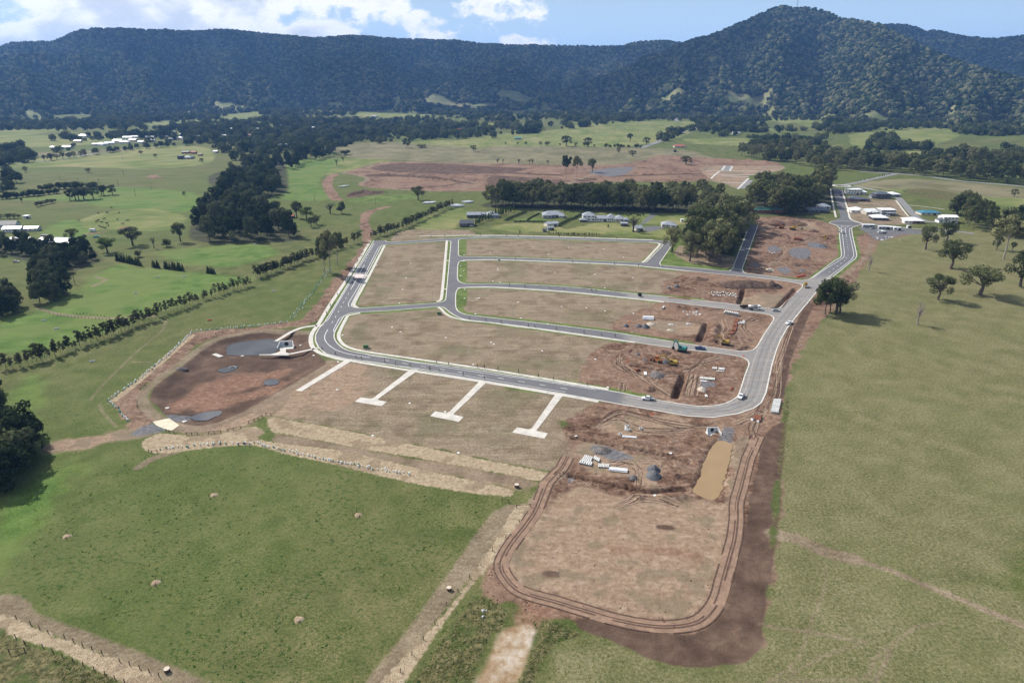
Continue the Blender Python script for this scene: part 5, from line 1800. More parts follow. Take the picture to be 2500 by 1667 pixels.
# tall gums by the left road
for bx, by, tx, ty, wp, lab in ((760, 408, 765, 30, 120, "leftmost tall slim gum by the pedestrian crossing"), (818, 425, 800, 0, 190, "tallest slim gum by the pedestrian crossing"), (880, 345, 880, 20, 170, "rear slim gum by the pedestrian crossing"), (752, 405, 745, 170, 100, "shortest slim gum by the pedestrian crossing")):
    tree_at("gum_tree", 'tallgum', 'z2', (bx, by), (tx, ty), wp, lab, "slim gums by the crossing", 'gum')

# stands of gums behind the estate
S2 = "gum row behind the acreage houses"
stand("gum_tree", 'gum', 'a5', [(-40, 690), (60, 660), (600, 670), (1620, 700), (1660, 735), (1300, 738), (800, 718), (350, 706)], 74, (16, 28), (.55, .85), "dark gum in the long row behind the acreage houses", S2, seed=2)
stand("gum_tree", 'gum', 'a5', [(60, 640), (600, 640), (1600, 650), (1900, 640), (1900, 600), (700, 590), (200, 600)], 34, (13, 22), (.6, .9), "gum in the back line behind the acreage houses", S2 + " back line", seed=12)
S3 = "dense gum stand at the street corner"
stand("gum_tree", 'gum', 'a5', [(1580, 1030), (1650, 1120), (1850, 1165), (1980, 1080), (2080, 880), (2060, 780), (1720, 780), (1650, 900)], 54, (17, 32), (.5, .8), "dark gum in the dense stand at the street corner", S3, seed=3)
for bx, by, ty, wp, lab in ((1625, 1135, 880, 190, "slim gum at the front left of the dense corner stand"), (1478, 1058, 850, 190, "leaning thin-crowned gum on the kerb in front of the corner stand")):
    tree_at("gum_tree", 'spread', 'a5', (bx, by), (bx, ty), wp, lab, None, 'gum')
tree_at("bare_tree", 'bare', 'a5', (1165, 895), (1160, 765), 150, "leafless spreading tree beside the acreage shed")
S4 = "gum stand behind the red earthworks"
stand("gum_tree", 'gum', 'a6', [(90, 680), (300, 705), (500, 712), (600, 640), (690, 560), (690, 500), (300, 560), (90, 620)], 48, (18, 34), (.5, .8), "dark gum in the stand behind the red earthworks", S4, seed=4)
S5 = "gum belt along the far road"
stand("gum_tree", 'gum', 'a6', [(470, 350), (700, 365), (880, 370), (1100, 370), (1300, 395), (1700, 440), (2195, 480), (2300, 470), (1900, 400), (1300, 340), (900, 300), (600, 290)], 76, (18, 28), (.65, .95), "dark gum in the belt along the far road", S5, seed=6)
stand("gum_tree", 'gum', 'a6', [(0, 260), (300, 300), (480, 330), (640, 280), (560, 220), (330, 200), (100, 220)], 34, (18, 26), (.5, .75), "gum in the grove left of the far road belt", "grove left of the far road belt", seed=7)
stand("gum_tree", 'gum', 'a6', [(1500, 300), (1700, 260), (2000, 280), (2250, 320), (2250, 370), (1800, 320), (1550, 330)], 34, (18, 26), (.6, .85), "gum in the second belt up the slope at right", "second belt up the slope", seed=8)
stand("gum_tree", 'gum', 'a6', [(1620, 690), (1760, 660), (1960, 780), (1960, 860), (1800, 820), (1700, 740)], 14, (19, 26), (.45, .65), "slender gum in the copse at the right paddock corner", "copse at the right paddock corner", seed=9)
stand("gum_tree", 'dense', 'a6', [(2000, 800), (2250, 760), (2280, 880), (2100, 890)], 12, (18, 26), (.6, .8), "dark tree in the copse at the right picture edge", "copse at the right picture edge", seed=10)
tree_at("fig_tree", 'dense', 'a6', (1680, 700), (1690, 565), 190, "broad dark dome-shaped tree beside the blue-roofed frame", None)
# dark belt of casuarinas on the left
S1 = "casuarina wood between the left paddocks"
stand("casuarina_tree", 'dense', 'D', [(520, 420), (620, 395), (640, 440), (600, 462), (610, 500), (680, 545), (560, 556), (450, 552), (455, 510), (500, 460)], 96, (18, 27), (.55, .8), "dark casuarina in the long wood between the left paddocks", S1, seed=13)
stand("casuarina_tree", 'dense', 'D', [(560, 375), (640, 370), (770, 345), (775, 355), (660, 390), (560, 400)], 40, (17, 24), (.6, .85), "dark tree in the tail of the wood towards the village", "tail of the casuarina wood", seed=14)
stand("casuarina_tree", 'dense', 'b6', [(-60, 930), (300, 860), (560, 900), (900, 960), (1500, 1000), (1800, 1160), (1420, 1290), (1150, 1440), (600, 1470), (700, 1250), (560, 1100), (-60, 1060)], 40, (10, 17), (.6, .85), "dark feathery tree in the grove below the long sheds", "grove below the long sheds", seed=15)
stand("casuarina_tree", 'dense', 'z1', [(250, 400), (300, 300), (430, 280), (520, 380), (420, 440), (300, 440)], 12, (12, 19), (.6, .8), "dark tree at the paddock gate on the far left", "trees at the left paddock gate", seed=16)
stand("casuarina_tree", 'dense', 'z1', [(-80, 560), (-60, 420), (80, 400), (160, 480), (60, 540)], 9, (11, 17), (.7, .9), "dark tree over the lane at the left picture edge", "trees over the left lane", seed=17)
stand("casuarina_tree", 'dense', 'b1', [(-160, 330), (-140, -160), (-60, -300), (20, -80), (120, 60), (230, 120), (210, 230), (60, 330)], 17, (11, 18), (.65, .9), "big dark tree at the lower left picture edge", "trees at the lower left edge", seed=18)
stand("casuarina_tree", 'dense', 'b1', [(-120, 430), (-80, 160), (120, 10), (255, 70), (245, 190), (110, 310), (0, 420)], 12, (11, 17), (.7, .95), "dark spreading tree over the shade at the lower left edge", "trees over the lower left shade", seed=19)
for bx, by, ty, wp, st, lf, lab in ((1090, 1005, 850, 190, 'spread', 'green', "round green tree right of the farm sheds"), (880, 1065, 940, 170, 'spread', 'lime', "light green round tree nearest the farm sheds"), (590, 960, 865, 130, 'spread', 'gum', "tree rising behind the long grey shed"), (1480, 975, 815, 130, 'spread', 'gum', "open-crowned tree at the left foot of the casuarina wood"),
                                    (1370, 1015, 945, 95, 'bush', 'green', "green bush between the two stump rows left of the wood"), (1130, 1100, 1040, 80, 'bush', 'green', "round bush behind the long cypress hedge"), (1265, 1030, 935, 60, 'bare', None, "bare trunk left of the casuarina wood"), (690, 1020, 920, 110, 'dense', None, "dark bushy tree at the end of the grey shed"), (1910, 985, 880, 60, 'spread', 'gum', "slim tree in front of the casuarina wood")):
    tree_at("farm_tree", st, 'a3', (bx, by), (bx, ty), wp, lab, None, lf)
for bx, by, ty, wp, st, lf, lab in ((255, 745, 635, 90, 'spread', 'gum', "slim gum right of the casuarina wood"), (420, 780, 640, 110, 'spread', 'gum', "gum beside the red-roofed hut"), (500, 790, 685, 130, 'spread', 'lime', "bright green round tree beside the red-roofed hut"), (695, 745, 655, 115, 'bare', None, "bare spreading tree next to the small pine"), (788, 745, 630, 85, 'dense', None, "small dark pine with its shadow beside the bare tree"),
                                    (538, 855, 770, 90, 'spread', 'green', "dark low tree in front of the red-roofed hut"), (582, 835, 750, 90, 'spread', 'gum', "thin tree in front of the red-roofed hut"), (1415, 635, 515, 130, 'spread', 'gum', "big open gum at the edge of the far earthworks"), (1870, 240, 185, 65, 'spread', 'gum', "grey tree on the pale far field"), (1320, 210, 125, 70, 'gum', None, "tall thin gum on the pale far field"), (1440, 210, 172, 110, 'bush', 'gum', "wide bush on the pale far field"), (745, 350, 295, 55, 'bare', None, "left bare tree at the corner of the green field"), (800, 325, 275, 50, 'bare', None, "right bare tree at the corner of the green field"), (820, 265, 215, 110, 'bush', 'green', "wide bush at the tip of the wood's tail")):
    tree_at("paddock_tree", st, 'a4', (bx, by), (bx, ty), wp, lab, None, lf)
for bx, by, ty, wp, st, lf, lab in ((610, 460, 260, 90, 'tallgum', 'gum', "left of two tall thin gums above the gum row"), (700, 450, 265, 85, 'tallgum', 'gum', "right of two tall thin gums above the gum row"), (825, 405, 290, 90, 'spread', 'gum', "dark tree by the far site sheds"), (1595, 345, 270, 115, 'spread', 'green', "round tree alone below the far gum grove"), (1155, 275, 225, 80, 'spread', 'gum', "tree alone on the far slope"), (1040, 255, 200, 40, 'spread', 'gum', "small tree on the far slope"), (615, 195, 105, 110, 'spread', 'gum', "bushy tree pair on the middle hedge line"), (790, 200, 120, 80, 'spread', 'gum', "round tree on the middle hedge line"), (1135, 155, 85, 60, 'spread', 'gum', "tall tree alone on the wide yellow field"), (1440, 105, 55, 40, 'spread', 'gum', "small tree beside the climbing road"), (1270, 180, 115, 70, 'spread', 'gum', "tree at the end of the middle hedge line"), (460, 195, 155, 50, 'spread', 'gum', "dark small tree on the middle hedge line"), (765, 200, 160, 50, 'spread', 'green', "green small tree on the middle hedge line")):
    tree_at("paddock_tree", st, 'a5', (bx, by), (bx, ty), wp, lab, None, lf)
# small trees and bushes in lines
HL = "trees on the middle hedge line"
row("hedge_tree", 'bush', 'a5', [(930, 205), (1000, 205), (1240, 208)], 11, (6, 10), (1.0, 1.5), "bushy tree in the thick end of the middle hedge line", HL, 'green', 1.0)
row("hedge_tree", 'spread', 'a5', [(30, 180), (420, 192), (900, 205)], 9, (5, 9), (.9, 1.2), "small tree spaced along the thin end of the middle hedge line", HL + " thin end", 'gum', 1.0)
row("field_bush", 'bare', 'a5', [(20, 335), (480, 345)], 6, (7, 10), (.8, 1.1), "bare bush above the far red earthworks", "bare bushes above the far earthworks", None, 2.0)
row("roadside_tree", 'spread', 'a3', [(230, 325), (560, 290), (700, 265), (830, 250)], 16, (8, 13), (.8, 1.1), "round tree along the far left lane", "trees along the far left lane", 'gum', 3.0)
row("roadside_tree", 'dense', 'a3', [(850, 245), (1100, 215), (1500, 190), (1700, 160)], 24, (9, 14), (.8, 1.1), "dark tree along the village edge road", "trees along the village edge road", None, 5.0)
row("hedge_tree", 'bush', 'a3', [(0, 630), (200, 610), (480, 580)], 18, (6, 9), (1.1, 1.6), "dark bush in the tall hedge behind the white farmhouse", "tall hedge behind the farmhouse", 'dark', 1.5)
row("hedge_tree", 'bush', 'a3', [(330, 555), (560, 540), (780, 545)], 14, (7, 11), (1.1, 1.5), "leafy bush in the second hedge behind the farmhouse", "second hedge behind the farmhouse", 'green', 2.5)
row("paddock_tree", 'spread', 'a3', [(560, 635), (660, 632), (790, 625)], 6, (11, 15), (.9, 1.2), "dark tree in the close group on the green paddock", "close tree group on the green paddock", 'dark', 2.0)
row("paddock_tree", 'spread', 'a3', [(820, 595), (930, 590)], 3, (10, 13), (.9, 1.2), "dark tree right of the close group on the green paddock", "three trees right of the close group", 'dark', 1.0)
row("young_tree", 'spread', 'a3', [(290, 690), (460, 650)], 11, (4, 6), (.8, 1.0), "young round tree in the short double row on the paddock", "short double row on the paddock", 'gum', 1.6)
stand("casuarina_tree", 'dense', 'a3', [(-60, 560), (-60, 440), (60, 420), (150, 440), (160, 540), (60, 570)], 12, (13, 19), (.8, 1.0), "dark tree in the copse at the left picture edge", "copse at the left picture edge", seed=21)
row("garden_tree", 'spread', 'b6', [(20, 400), (170, 395), (280, 395), (390, 385)], 5, (4, 5.5), (1.2, 1.5), "small round garden tree behind the white farmhouse", "garden trees behind the farmhouse", 'gum', 0.3)
for bx, by, ty, wp, lab in ((210, 405, 355, 45, "small grey tree on the upper left field"), (725, 408, 368, 55, "round grey tree on the upper left field"), (1510, 600, 562, 35, "small green tree near the left edge of the wood"), (1275, 285, 252, 40, "thin tree below the farm on the left"), (1155, 255, 222, 40, "round tree on the skyline of the left field"), (1655, 325, 290, 45, "dark bush by the farm on the left"), (180, 655, 615, 25, "tiny tree on the left paddock")):
    tree_at("paddock_tree", 'spread', 'a3', (bx, by), (bx, ty), wp, lab, None, 'gum')
# young gum rows along the fences
row("young_gum", 'sapling', 'z1', [(0, 950), (120, 935), (280, 890), (420, 850), (640, 760), (860, 690), (1060, 600), (1180, 570)], 66, (4.0, 9.8), (.45, .85), "slender young gum in the near left fence row", "near left fence row", None, 0.5)
row("young_gum", 'sapling', 'z1', [(1195, 545), (1400, 480), (1600, 400), (1760, 350), (1930, 305)], 38, (4.0, 8.8), (.45, .85), "slender young gum in the fence row above the gap", "fence row above the gap", None, 0.5)
row("young_gum", 'sapling', 'a4', [(90, 1275), (300, 1200), (480, 1130), (640, 1080)], 58, (5, 9.8), (.6, .95), "young gum in the thick row left of the tall gums", "thick row left of the tall gums", None, 0.9)
row("young_gum", 'sapling', 'a4', [(640, 1070), (760, 1030), (860, 1000), (940, 970)], 16, (7, 10), (.55, .75), "young gum in the row running up to the road head", "row running up to the road head", None, 0.9)
row("young_gum", 'sapling', 'a4', [(1030, 955), (1180, 905), (1330, 850), (1480, 780), (1600, 725), (1690, 690)], 68, (4.5, 9.5), (.65, 1.0), "young gum in the row beyond the road head", "row beyond the road head", None, 0.9)
row("cypress", 'cypress', 'a3', [(955, 1130), (1050, 1150), (1160, 1175)], 15, (5.5, 7.0), (.5, .62), "clipped cypress in the longest dark hedge row", "longest cypress row", None, 0.2)
row("cypress", 'cypress', 'a3', [(1258, 1185), (1305, 1192)], 4, (5.5, 7.0), (.5, .62), "cypress in the short clump between two rows", "short cypress clump", None, 0.2)
row("cypress", 'cypress', 'a3', [(1350, 1195), (1430, 1205), (1510, 1215)], 11, (5.5, 7.0), (.5, .62), "cypress in the middle hedge row", "middle cypress row", None, 0.2)
row("cypress", 'cypress', 'a3', [(1698, 1230), (1770, 1243)], 6, (4.5, 6.0), (.5, .62), "cypress in the rightmost small clump", "rightmost cypress clump", None, 0.2)
row("poplar", 'poplar', 'b7', [(160, 235), (260, 190), (400, 140), (530, 100)], 24, (6, 8.5), (.34, .46), "narrow poplar in the row beside the dark garage", "poplar row beside the dark garage", None, 0.4)
row("shrub", 'poplar', 'b7', [(865, 325), (1100, 333), (1340, 338)], 26, (2.4, 3.2), (.4, .55), "rusty young shrub in the row along the top road", "rusty shrub row along the top road", 'rust', 0.2)
for bx, by, ty, wp, lab in ((585, 318, 280, 22, "small pointed conifer on the lawn above the top road"), (1430, 255, 225, 28, "small round tree on the lawn below the long house"), (820, 110, 80, 30, "tall conifer behind the blue-grey house"), (162, 245, 205, 26, "poplar nearest the black garage"), (1012, 110, 90, 18, "thin conifer behind the blue-grey house")):
    tree_at("garden_tree", 'poplar', 'b7', (bx, by), (bx, ty), wp, lab, None, 'green')
row("orchard_tree", 'bush', 'b7', [(1500, 135), (1640, 140), (1760, 150)], 12, (2.5, 3.5), (.8, 1.0), "small orchard tree behind the long house", "orchard behind the long house", 'green', 3.0)

# ------------------------------------------------------------------ tussocks, hay and clods: small stuff that roughens the ground
def at_grid(A, x, y):
    i = np.clip(np.searchsorted(gx, x) - 1, 0, len(gx) - 2)
    j = np.clip(np.searchsorted(gy, y) - 1, 0, len(gy) - 2)
    u = (x - gx[i]) / (gx[i + 1] - gx[i])
    v = (y - gy[j]) / (gy[j + 1] - gy[j])
    return (A[j, i] * (1 - u) + A[j, i + 1] * u) * (1 - v) + (A[j + 1, i] * (1 - u) + A[j + 1, i + 1] * u) * v


BARE = np.maximum.reduce([SD[k] for k in ('earth', 'tan', 'dark', 'straw', 'sand', 'clay', 'grav')] + [ROAD_SD])


def sprinkle(name, label, coll, n, ok, smin, smax, seed, y0=100, y1=430, zs=1.0, sink=.02, power=.6):
    rng = np.random.default_rng(seed)
    y = y0 + (y1 - y0) * rng.random(n) ** (1 / power) if power != 1 else rng.uniform(y0, y1, n)
    x = rng.uniform(-.80, .80, n) * (y + 12)
    m = ok(x, y, rng)
    x, y = x[m], y[m]
    o = scatter(name, np.stack([x, y, at_grid(Z, x, y) - sink], 1), coll, smin, smax, seed, zs)
    o['label'] = label
    print(name, len(x))


def tuft_coll(nm, mat, nq, seed, flat=.5):
    c = bpy.data.collections.new(nm)
    rng = np.random.default_rng(seed)
    for i in range(5):
        lob = [(rng.uniform(-.4, .4), rng.uniform(-.4, .4), .12) for _ in range(4)]
        c.objects.link(bpy.data.objects.new(nm, quads_mesh(nm, leaf_cloud(rng, nq, lob, [(.35, .35, flat * .5)] * 4,   .2, hollow=.2, up=1.6), mat)))
    return c


def clod_coll(nm, mat, seed):
    c = bpy.data.collections.new(nm)
    rng = np.random.default_rng(seed)
    for i in range(5):
        bm = bmesh.new()
        bmesh.ops.create_icosphere(bm, subdivisions=1, radius=.5)
        for v in bm.verts:
            v.co *= rng.uniform(.6, 1.25)
            v.co.z *= .7
        me = bpy.data.meshes.new(nm)
        bm.to_mesh(me)
        bm.free()
        me.materials.append(mat)
        c.objects.link(bpy.data.objects.new(nm, me))
    return c


TUFT = leaf_mat("tussock_blade", (.062, .105, .024), (.115, .150, .045), (.215, .200, .095), .25, .35, .6)
WEED = leaf_mat("weed_blade", (.065, .085, .025), (.165, .160, .065), (.300, .255, .130), .3, .35, .6)
HAY = leaf_mat("hay_blade", (.110, .088, .052), (.210, .170, .110), (.360, .300, .210), .3, .2, .6)
STRAWL = leaf_mat("straw_lump", (.215, .156, .098), (.335, .258, .170), (.475, .385, .272), .4, .1, .6)
CLOD = leaf_mat("earth_clod", (.070, .040, .028), (.150, .092, .064), (.290, .205, .150), .3, 0.0, .6)
sprinkle("grass_tussocks", "short tussocky grass over the near paddocks", tuft_coll("tussock", TUFT, 9, 31), 230000, lambda x, y, r: (at_grid(BARE, x, y) < -.4) & (at_grid(SD['dry'], x, y) < 0) & (r.random(len(x)) < .22 + .8 * (fbm(x / 5, y / 5, 201, 3) > .55) * (1 - .55 * (at_grid(SD['oliv'], x, y) > 0))), .22, .62, 41, zs=.35)
CLOVER = leaf_mat("clover", (.026, .064, .012), (.044, .092, .020), (.075, .125, .030), .4, .2, .6)
sprinkle("clover_tufts", "dark green tufts dotted over the lower paddock", tuft_coll("clover", CLOVER, 12, 36), 42000, lambda x, y, r: (at_grid(BARE, x, y) < -1) & (at_grid(SD['dry'], x, y) < 0) & (at_grid(SD['oliv'], x, y) < 0) & (fbm(x / 9, y / 9, 207, 3) > .47) & (r.random(len(x)) < .35), .35, 1.05, 46, y1=270, zs=.3, power=.8)
sprinkle("hay_tufts", "tufts of mown hay lying on the dry lots", tuft_coll("hay", HAY, 7, 32), 120000, lambda x, y, r: (at_grid(SD['dry'], x, y) > .5) & (at_grid(BARE, x, y) < .2) & (at_grid(ROAD_SD, x, y) < 0) | (at_grid(SD['tan'], x, y) > 1) & (at_grid(SD['straw'], x, y) < 0) & (r.random(len(x)) < .2), .3, .8, 42, y1=520, zs=.35, power=.8)
sprinkle("straw_clumps", "clumpy straw mulch matted over the slopes", clod_coll("straw", STRAWL, 33), 420000, lambda x, y, r: at_grid(SD['straw'], x, y) > .15, .16, .42, 43, y1=320, zs=.45, power=.8)
sprinkle("earth_clods", "loose clods and stones on the worked earth", clod_coll("clod", CLOD, 34), 170000, lambda x, y, r: (at_grid(SD['earth'], x, y) > .3) & (at_grid(ROAD_SD, x, y) < -.6) & (at_grid(SD['dark'], x, y) < 0) & (r.random(len(x)) < (.12 + .8 * (fbm(x / 4, y / 4, 203, 3) > .57)) * (1 - .95 * (at_grid(SD['tan'], x, y) > .5))), .18, .75, 44, y1=640, zs=.8, power=.75)
sprinkle("weed_clumps", "rank weeds and reeds beside the lower track", tuft_coll("weed", WEED, 9, 35), 60000, lambda x, y, r: at_grid(SD['weed'], x, y) > .2, .5, 1.2, 45, y1=300, zs=.5, power=.8)

# far woods that read as one mass
WOOD_LEAF = leaf_mat("village_leaf", (0.036, 0.051, 0.022), (0.072, 0.090, 0.039), (0.135, 0.144, 0.068), 0.02, 0.18, 0.6)
WOOD_COLL = canopy_protos("wood_canopies", WOOD_LEAF, 6, 17, 0.11, 260)
wp_ = []
WOODS = [('a1', [(0, 590), (60, 565), (420, 555), (640, 585), (600, 610), (420, 612), (100, 608), (0, 615)], 260), ('a1', [(420, 545), (560, 510), (700, 530), (900, 520), (1000, 545), (900, 565), (600, 570)], 200),
         ('a1', [(640, 640), (700, 600), (1000, 570), (1200, 555), (1640, 555), (1960, 555), (2100, 565), (2270, 600), (2270, 638), (1900, 640), (1500, 652), (1480, 690), (1300, 715), (1000, 690), (920, 660), (800, 650)], 1150),
         ('a1', [(1150, 505), (1700, 455), (1720, 480), (1640, 530), (1300, 548), (1200, 535)], 420), ('a1', [(-60, 690), (100, 680), (150, 720), (120, 755), (-60, 765)], 90), ('a1', [(160, 650), (300, 640), (640, 620), (660, 635), (400, 650)], 40),
         ('a1', [(1960, 510), (2100, 470), (2352, 450), (2352, 570), (2160, 560), (2000, 545)], 380), ('a1', [(420, 500), (600, 480), (1000, 495), (1000, 520), (700, 530)], 200), ('a1', [(0, 480), (200, 470), (420, 500), (300, 490), (0, 500)], 80),
         ('a2', [(0, 590), (130, 578), (140, 612), (0, 622)], 60), ('a2', [(200, 595), (300, 520), (800, 480), (830, 550), (640, 555), (250, 597)], 620), ('a2', [(820, 560), (860, 530), (1160, 560), (1180, 620), (980, 622), (850, 595)], 210),
         ('a2', [(1420, 585), (1500, 520), (1900, 570), (1980, 600), (1560, 612), (1480, 640)], 330), ('a2', [(1650, 655), (1680, 625), (1750, 625), (1760, 660)], 26), ('a2', [(1620, 690), (1640, 672), (1920, 680), (1910, 694)], 50),
         ('a2', [(1060, 668), (1180, 645), (1440, 640), (1440, 668), (1080, 685)], 90), ('a2', [(880, 520), (1150, 525), (1250, 490), (1420, 520), (1420, 560), (1180, 560), (1000, 550)], 200), ('a2', [(1980, 590), (2300, 600), (2400, 620), (2300, 640), (2050, 625)], 130),
         ('a2', [(0, 500), (200, 480), (400, 470), (300, 520), (100, 545)], 130), ('a2', [(1500, 500), (1800, 520), (2000, 545), (1900, 560), (1600, 530)], 120), ('a2', [(2050, 540), (2352, 555), (2400, 590), (2200, 590)], 90), ('a2', [(620, 660), (700, 625), (800, 600), (840, 580), (840, 600), (720, 650)], 40),
         ('a2', [(1150, 600), (1400, 590), (1420, 605), (1200, 612)], 18), ('a1', [(2352, 560), (2200, 590), (2352, 600)], 30)]
for k, (f, poly, n) in enumerate(WOODS):
    w_ = GS(f, poly)
    rng = np.random.default_rng(100 + k)
    a = np.array(w_)
    lo, hi = a.min(0), a.max(0)
    q = rng.uniform(lo, hi, (n * 14, 2))
    q = q[poly_sd(q[:, 0], q[:, 1], w_) > 0][:n]
    wp_ += [(x, y, ground_z(x, y) - 1.0) for x, y in q]
# single far trees and hedgerows strewn over the plain
_r = np.random.default_rng(77)
_az, _rd = _r.uniform(-.66, .66, 6000), 1250 + 1900 * _r.random(6000) ** .9
_x, _y = np.sin(_az) * _rd, np.cos(_az) * _rd
_k = (fbm(_x / 240, _y / 240, 301, 4, .6) > .555) | (np.abs(fbm(_x / 330, _y / 330, 303, 2) - .5) < .008)
_k &= (at_grid(BARE, _x, _y) < -3) & (at_grid(SD['yell'], _x, _y) < 2) & ~((np.abs(_x) < 330) & (_y < 1500))
wp_ += [(x, y, ground_z(x, y) - 1.0) for x, y in zip(_x[_k], _y[_k])]
print('strewn', int(_k.sum()))
wood = scatter("woodland", np.array(wp_), WOOD_COLL, 6.0, 16.0, 8, 1.2)
wood['label'] = 'dark woods and garden trees of the village at the mountain foot'
print('trees', NTREES, 'woodland', len(wp_))
# ================================================================== buildings
GLASS = simple_mat("window_glass", (0.03, 0.04, 0.05), 0.12, spec=0.6)
M_ = {
    'white': simple_mat("white_render", (0.72, 0.71, 0.68), 0.75, 0.08, 0.4), 'cream': simple_mat("cream_board", (0.56, 0.52, 0.45), 0.8, 0.1, 0.5),
    'grey': simple_mat("grey_wall", (0.30, 0.31, 0.33), 0.8, 0.1, 0.5), 'dgrey': simple_mat("charcoal_wall", (0.070, 0.072, 0.080), 0.7, 0.15, 0.5),
    'brick': simple_mat("brown_brick_wall", (0.20, 0.115, 0.085), 0.9, 0.25, 1.5), 'red': simple_mat("red_wall", (0.30, 0.075, 0.05), 0.8, 0.2, 0.8),
    'rwhite': simple_mat("white_metal_roof", (0.80, 0.80, 0.79), 0.45, 0.06, 0.3, spec=0.5), 'rgrey': simple_mat("grey_metal_roof", (0.30, 0.32, 0.35), 0.42, 0.12, 0.4, spec=0.5),
    'rblue': simple_mat("slate_blue_roof", (0.105, 0.115, 0.140), 0.5, 0.15, 0.4, spec=0.45), 'rdark': simple_mat("charcoal_roof", (0.042, 0.045, 0.054), 0.5, 0.2, 0.4, spec=0.45),
    'rred': simple_mat("red_tile_roof", (0.36, 0.11, 0.07), 0.7, 0.2, 0.8), 'rgreen': simple_mat("green_metal_roof", (0.10, 0.24, 0.20), 0.5, 0.12, 0.5, spec=0.4),
    'rteal': simple_mat("blue_roof_sheet", (0.055, 0.19, 0.28), 0.5, 0.25, 0.6), 'rust': simple_mat("rusty_steel", (0.17, 0.062, 0.032), 0.85, 0.3, 1.2),
    'timber': simple_mat("dark_timber", (0.085, 0.055, 0.040), 0.9, 0.3, 1.5), 'ptimber': simple_mat("pale_timber", (0.36, 0.27, 0.17), 0.85, 0.2, 1.5),
}


def roof_mesh(kind, w, d, z, h, over=0.5, th=0.18):
    """hip, gable, skillion or flat roof over a w x d plan"""
    a, b = w / 2 + over, d / 2 + over
    m = MB()
    if kind == 'hip':
        long_x = w >= d
        r = max(0.3, abs(a - b)) if abs(a - b) > 0.3 else 0.3
        rp = [(-r, 0, z + h), (r, 0, z + h)] if long_x else [(0, -r, z + h), (0, r, z + h)]
        e = [(-a, -b, z), (a, -b, z), (a, b, z), (-a, b, z)]
        lo = [(x, y, z - th) for x, y, _ in e]
        f = [(0, 1, 5, 4), (1, 2, 5), (2, 3, 4, 5), (3, 0, 4)] if long_x else [(0, 1, 4), (1, 2, 5, 4), (2, 3, 5), (3, 0, 4, 5)]
        m.add(e + rp + lo, f + [(6, 7, 1, 0), (7, 8, 2, 1), (8, 9, 3, 2), (9, 6, 0, 3), (9, 8, 7, 6)])
    elif kind == 'gable':
        p = [(-a, -b, z), (a, -b, z), (a, b, z), (-a, b, z), (-a, 0, z + h), (a, 0, z + h)]
        q = [(x, y, zz - th) for x, y, zz in p]
        m.add(p + q, [(0, 1, 5, 4), (2, 3, 4, 5), (7, 6, 10, 11), (9, 8, 11, 10), (0, 6, 7, 1), (2, 8, 9, 3), (0, 4, 10, 6), (4, 3, 9, 10), (1, 7, 11, 5), (5, 11, 8, 2)])
    elif kind == 'skillion':
        p = [(-a, -b, z), (a, -b, z), (a, b, z + h), (-a, b, z + h)]
        q = [(x, y, zz - th) for x, y, zz in p]
        m.add(p + q, [(0, 1, 2, 3), (7, 6, 5, 4), (0, 4, 5, 1), (1, 5, 6, 2), (2, 6, 7, 3), (3, 7, 4, 0)])
    else:
        m.box(-a, a, -b, b, z - th, z + th)
    return m


def block(parent, x, y, w, d, h, wall, roof, kind='hip', rh=1.8, wins=3, z=0.0, door=False, over=0.5, lower=0.4):
    """one volume of a house: wall, roof, windows and door, all parts of the house"""
    o = MB().box(x - w / 2, x + w / 2, y - d / 2, y + d / 2, z - lower, z + h).obj("wall", M_[wall], parent)
    m = roof_mesh(kind, w, d, z + h, rh, over)
    m.v = [(a + x, b + y, c + 0.003) for a, b, c in m.v]
    if kind == 'gable':
        m2 = MB().add([(x - w / 2, y - d / 2, z + h), (x - w / 2, y + d / 2, z + h), (x - w / 2, y, z + h + rh * 0.86), (x + w / 2, y - d / 2, z + h), (x + w / 2, y + d / 2, z + h), (x + w / 2, y, z + h + rh * 0.86)], [(0, 2, 1), (3, 4, 5), (0, 3, 5, 2), (1, 2, 5, 4)])
        m2.obj("gable_end", M_[wall], parent)
    m.obj("roof", M_[roof], parent)
    fl = 2 if h > 4.5 else 1
    for s in range(fl):
        for i in range(wins):
            cx = x - w / 2 + w * (i + 0.5) / wins
            zz = z + 0.95 + s * 2.9
            ww = min(1.9, w / wins * 0.6)
            wn = MB().box(cx - ww / 2, cx + ww / 2, y - d / 2 - 0.05, y - d / 2 + 0.05, zz, zz + 1.25).obj("window", M_['white'], parent)
            MB().box(cx - ww / 2 + .09, cx + ww / 2 - .09, y - d / 2 - 0.075, y - d / 2 - 0.04, zz + .09, zz + 1.16).obj("pane", GLASS, wn)
    if door:
        dr = MB().box(x + w * 0.12, x + w * 0.12 + 2.4, y - d / 2 - 0.06, y - d / 2 + 0.04, z, z + 2.15).obj("door", M_['timber'], parent)


def house(f, base, wpx, label, wall='white', roof='rwhite', kind='hip', d=None, h=2.7, rh=1.9, rz=0.0, wins=3, extra=(), name="house", cat_="house", group=None, door=True, over=0.5):
    w = metres(f, base, wpx)
    d = d or w * 0.7
    x, y = G(f, base)
    ex, ey = -math.sin(rz) * d / 2, math.cos(rz) * d / 2
    cx, cy__ = x + ex, y + ey
    o = thing(name, label, cat_, (cx, cy__, ground_z(cx, cy__)), rz, group)
    block(o, 0, 0, w, d, h, wall, roof, kind, rh, wins, 0, door, over)
    for e in extra:
        block(o, *e[:5], e[5], e[6], *e[7:])
    return o


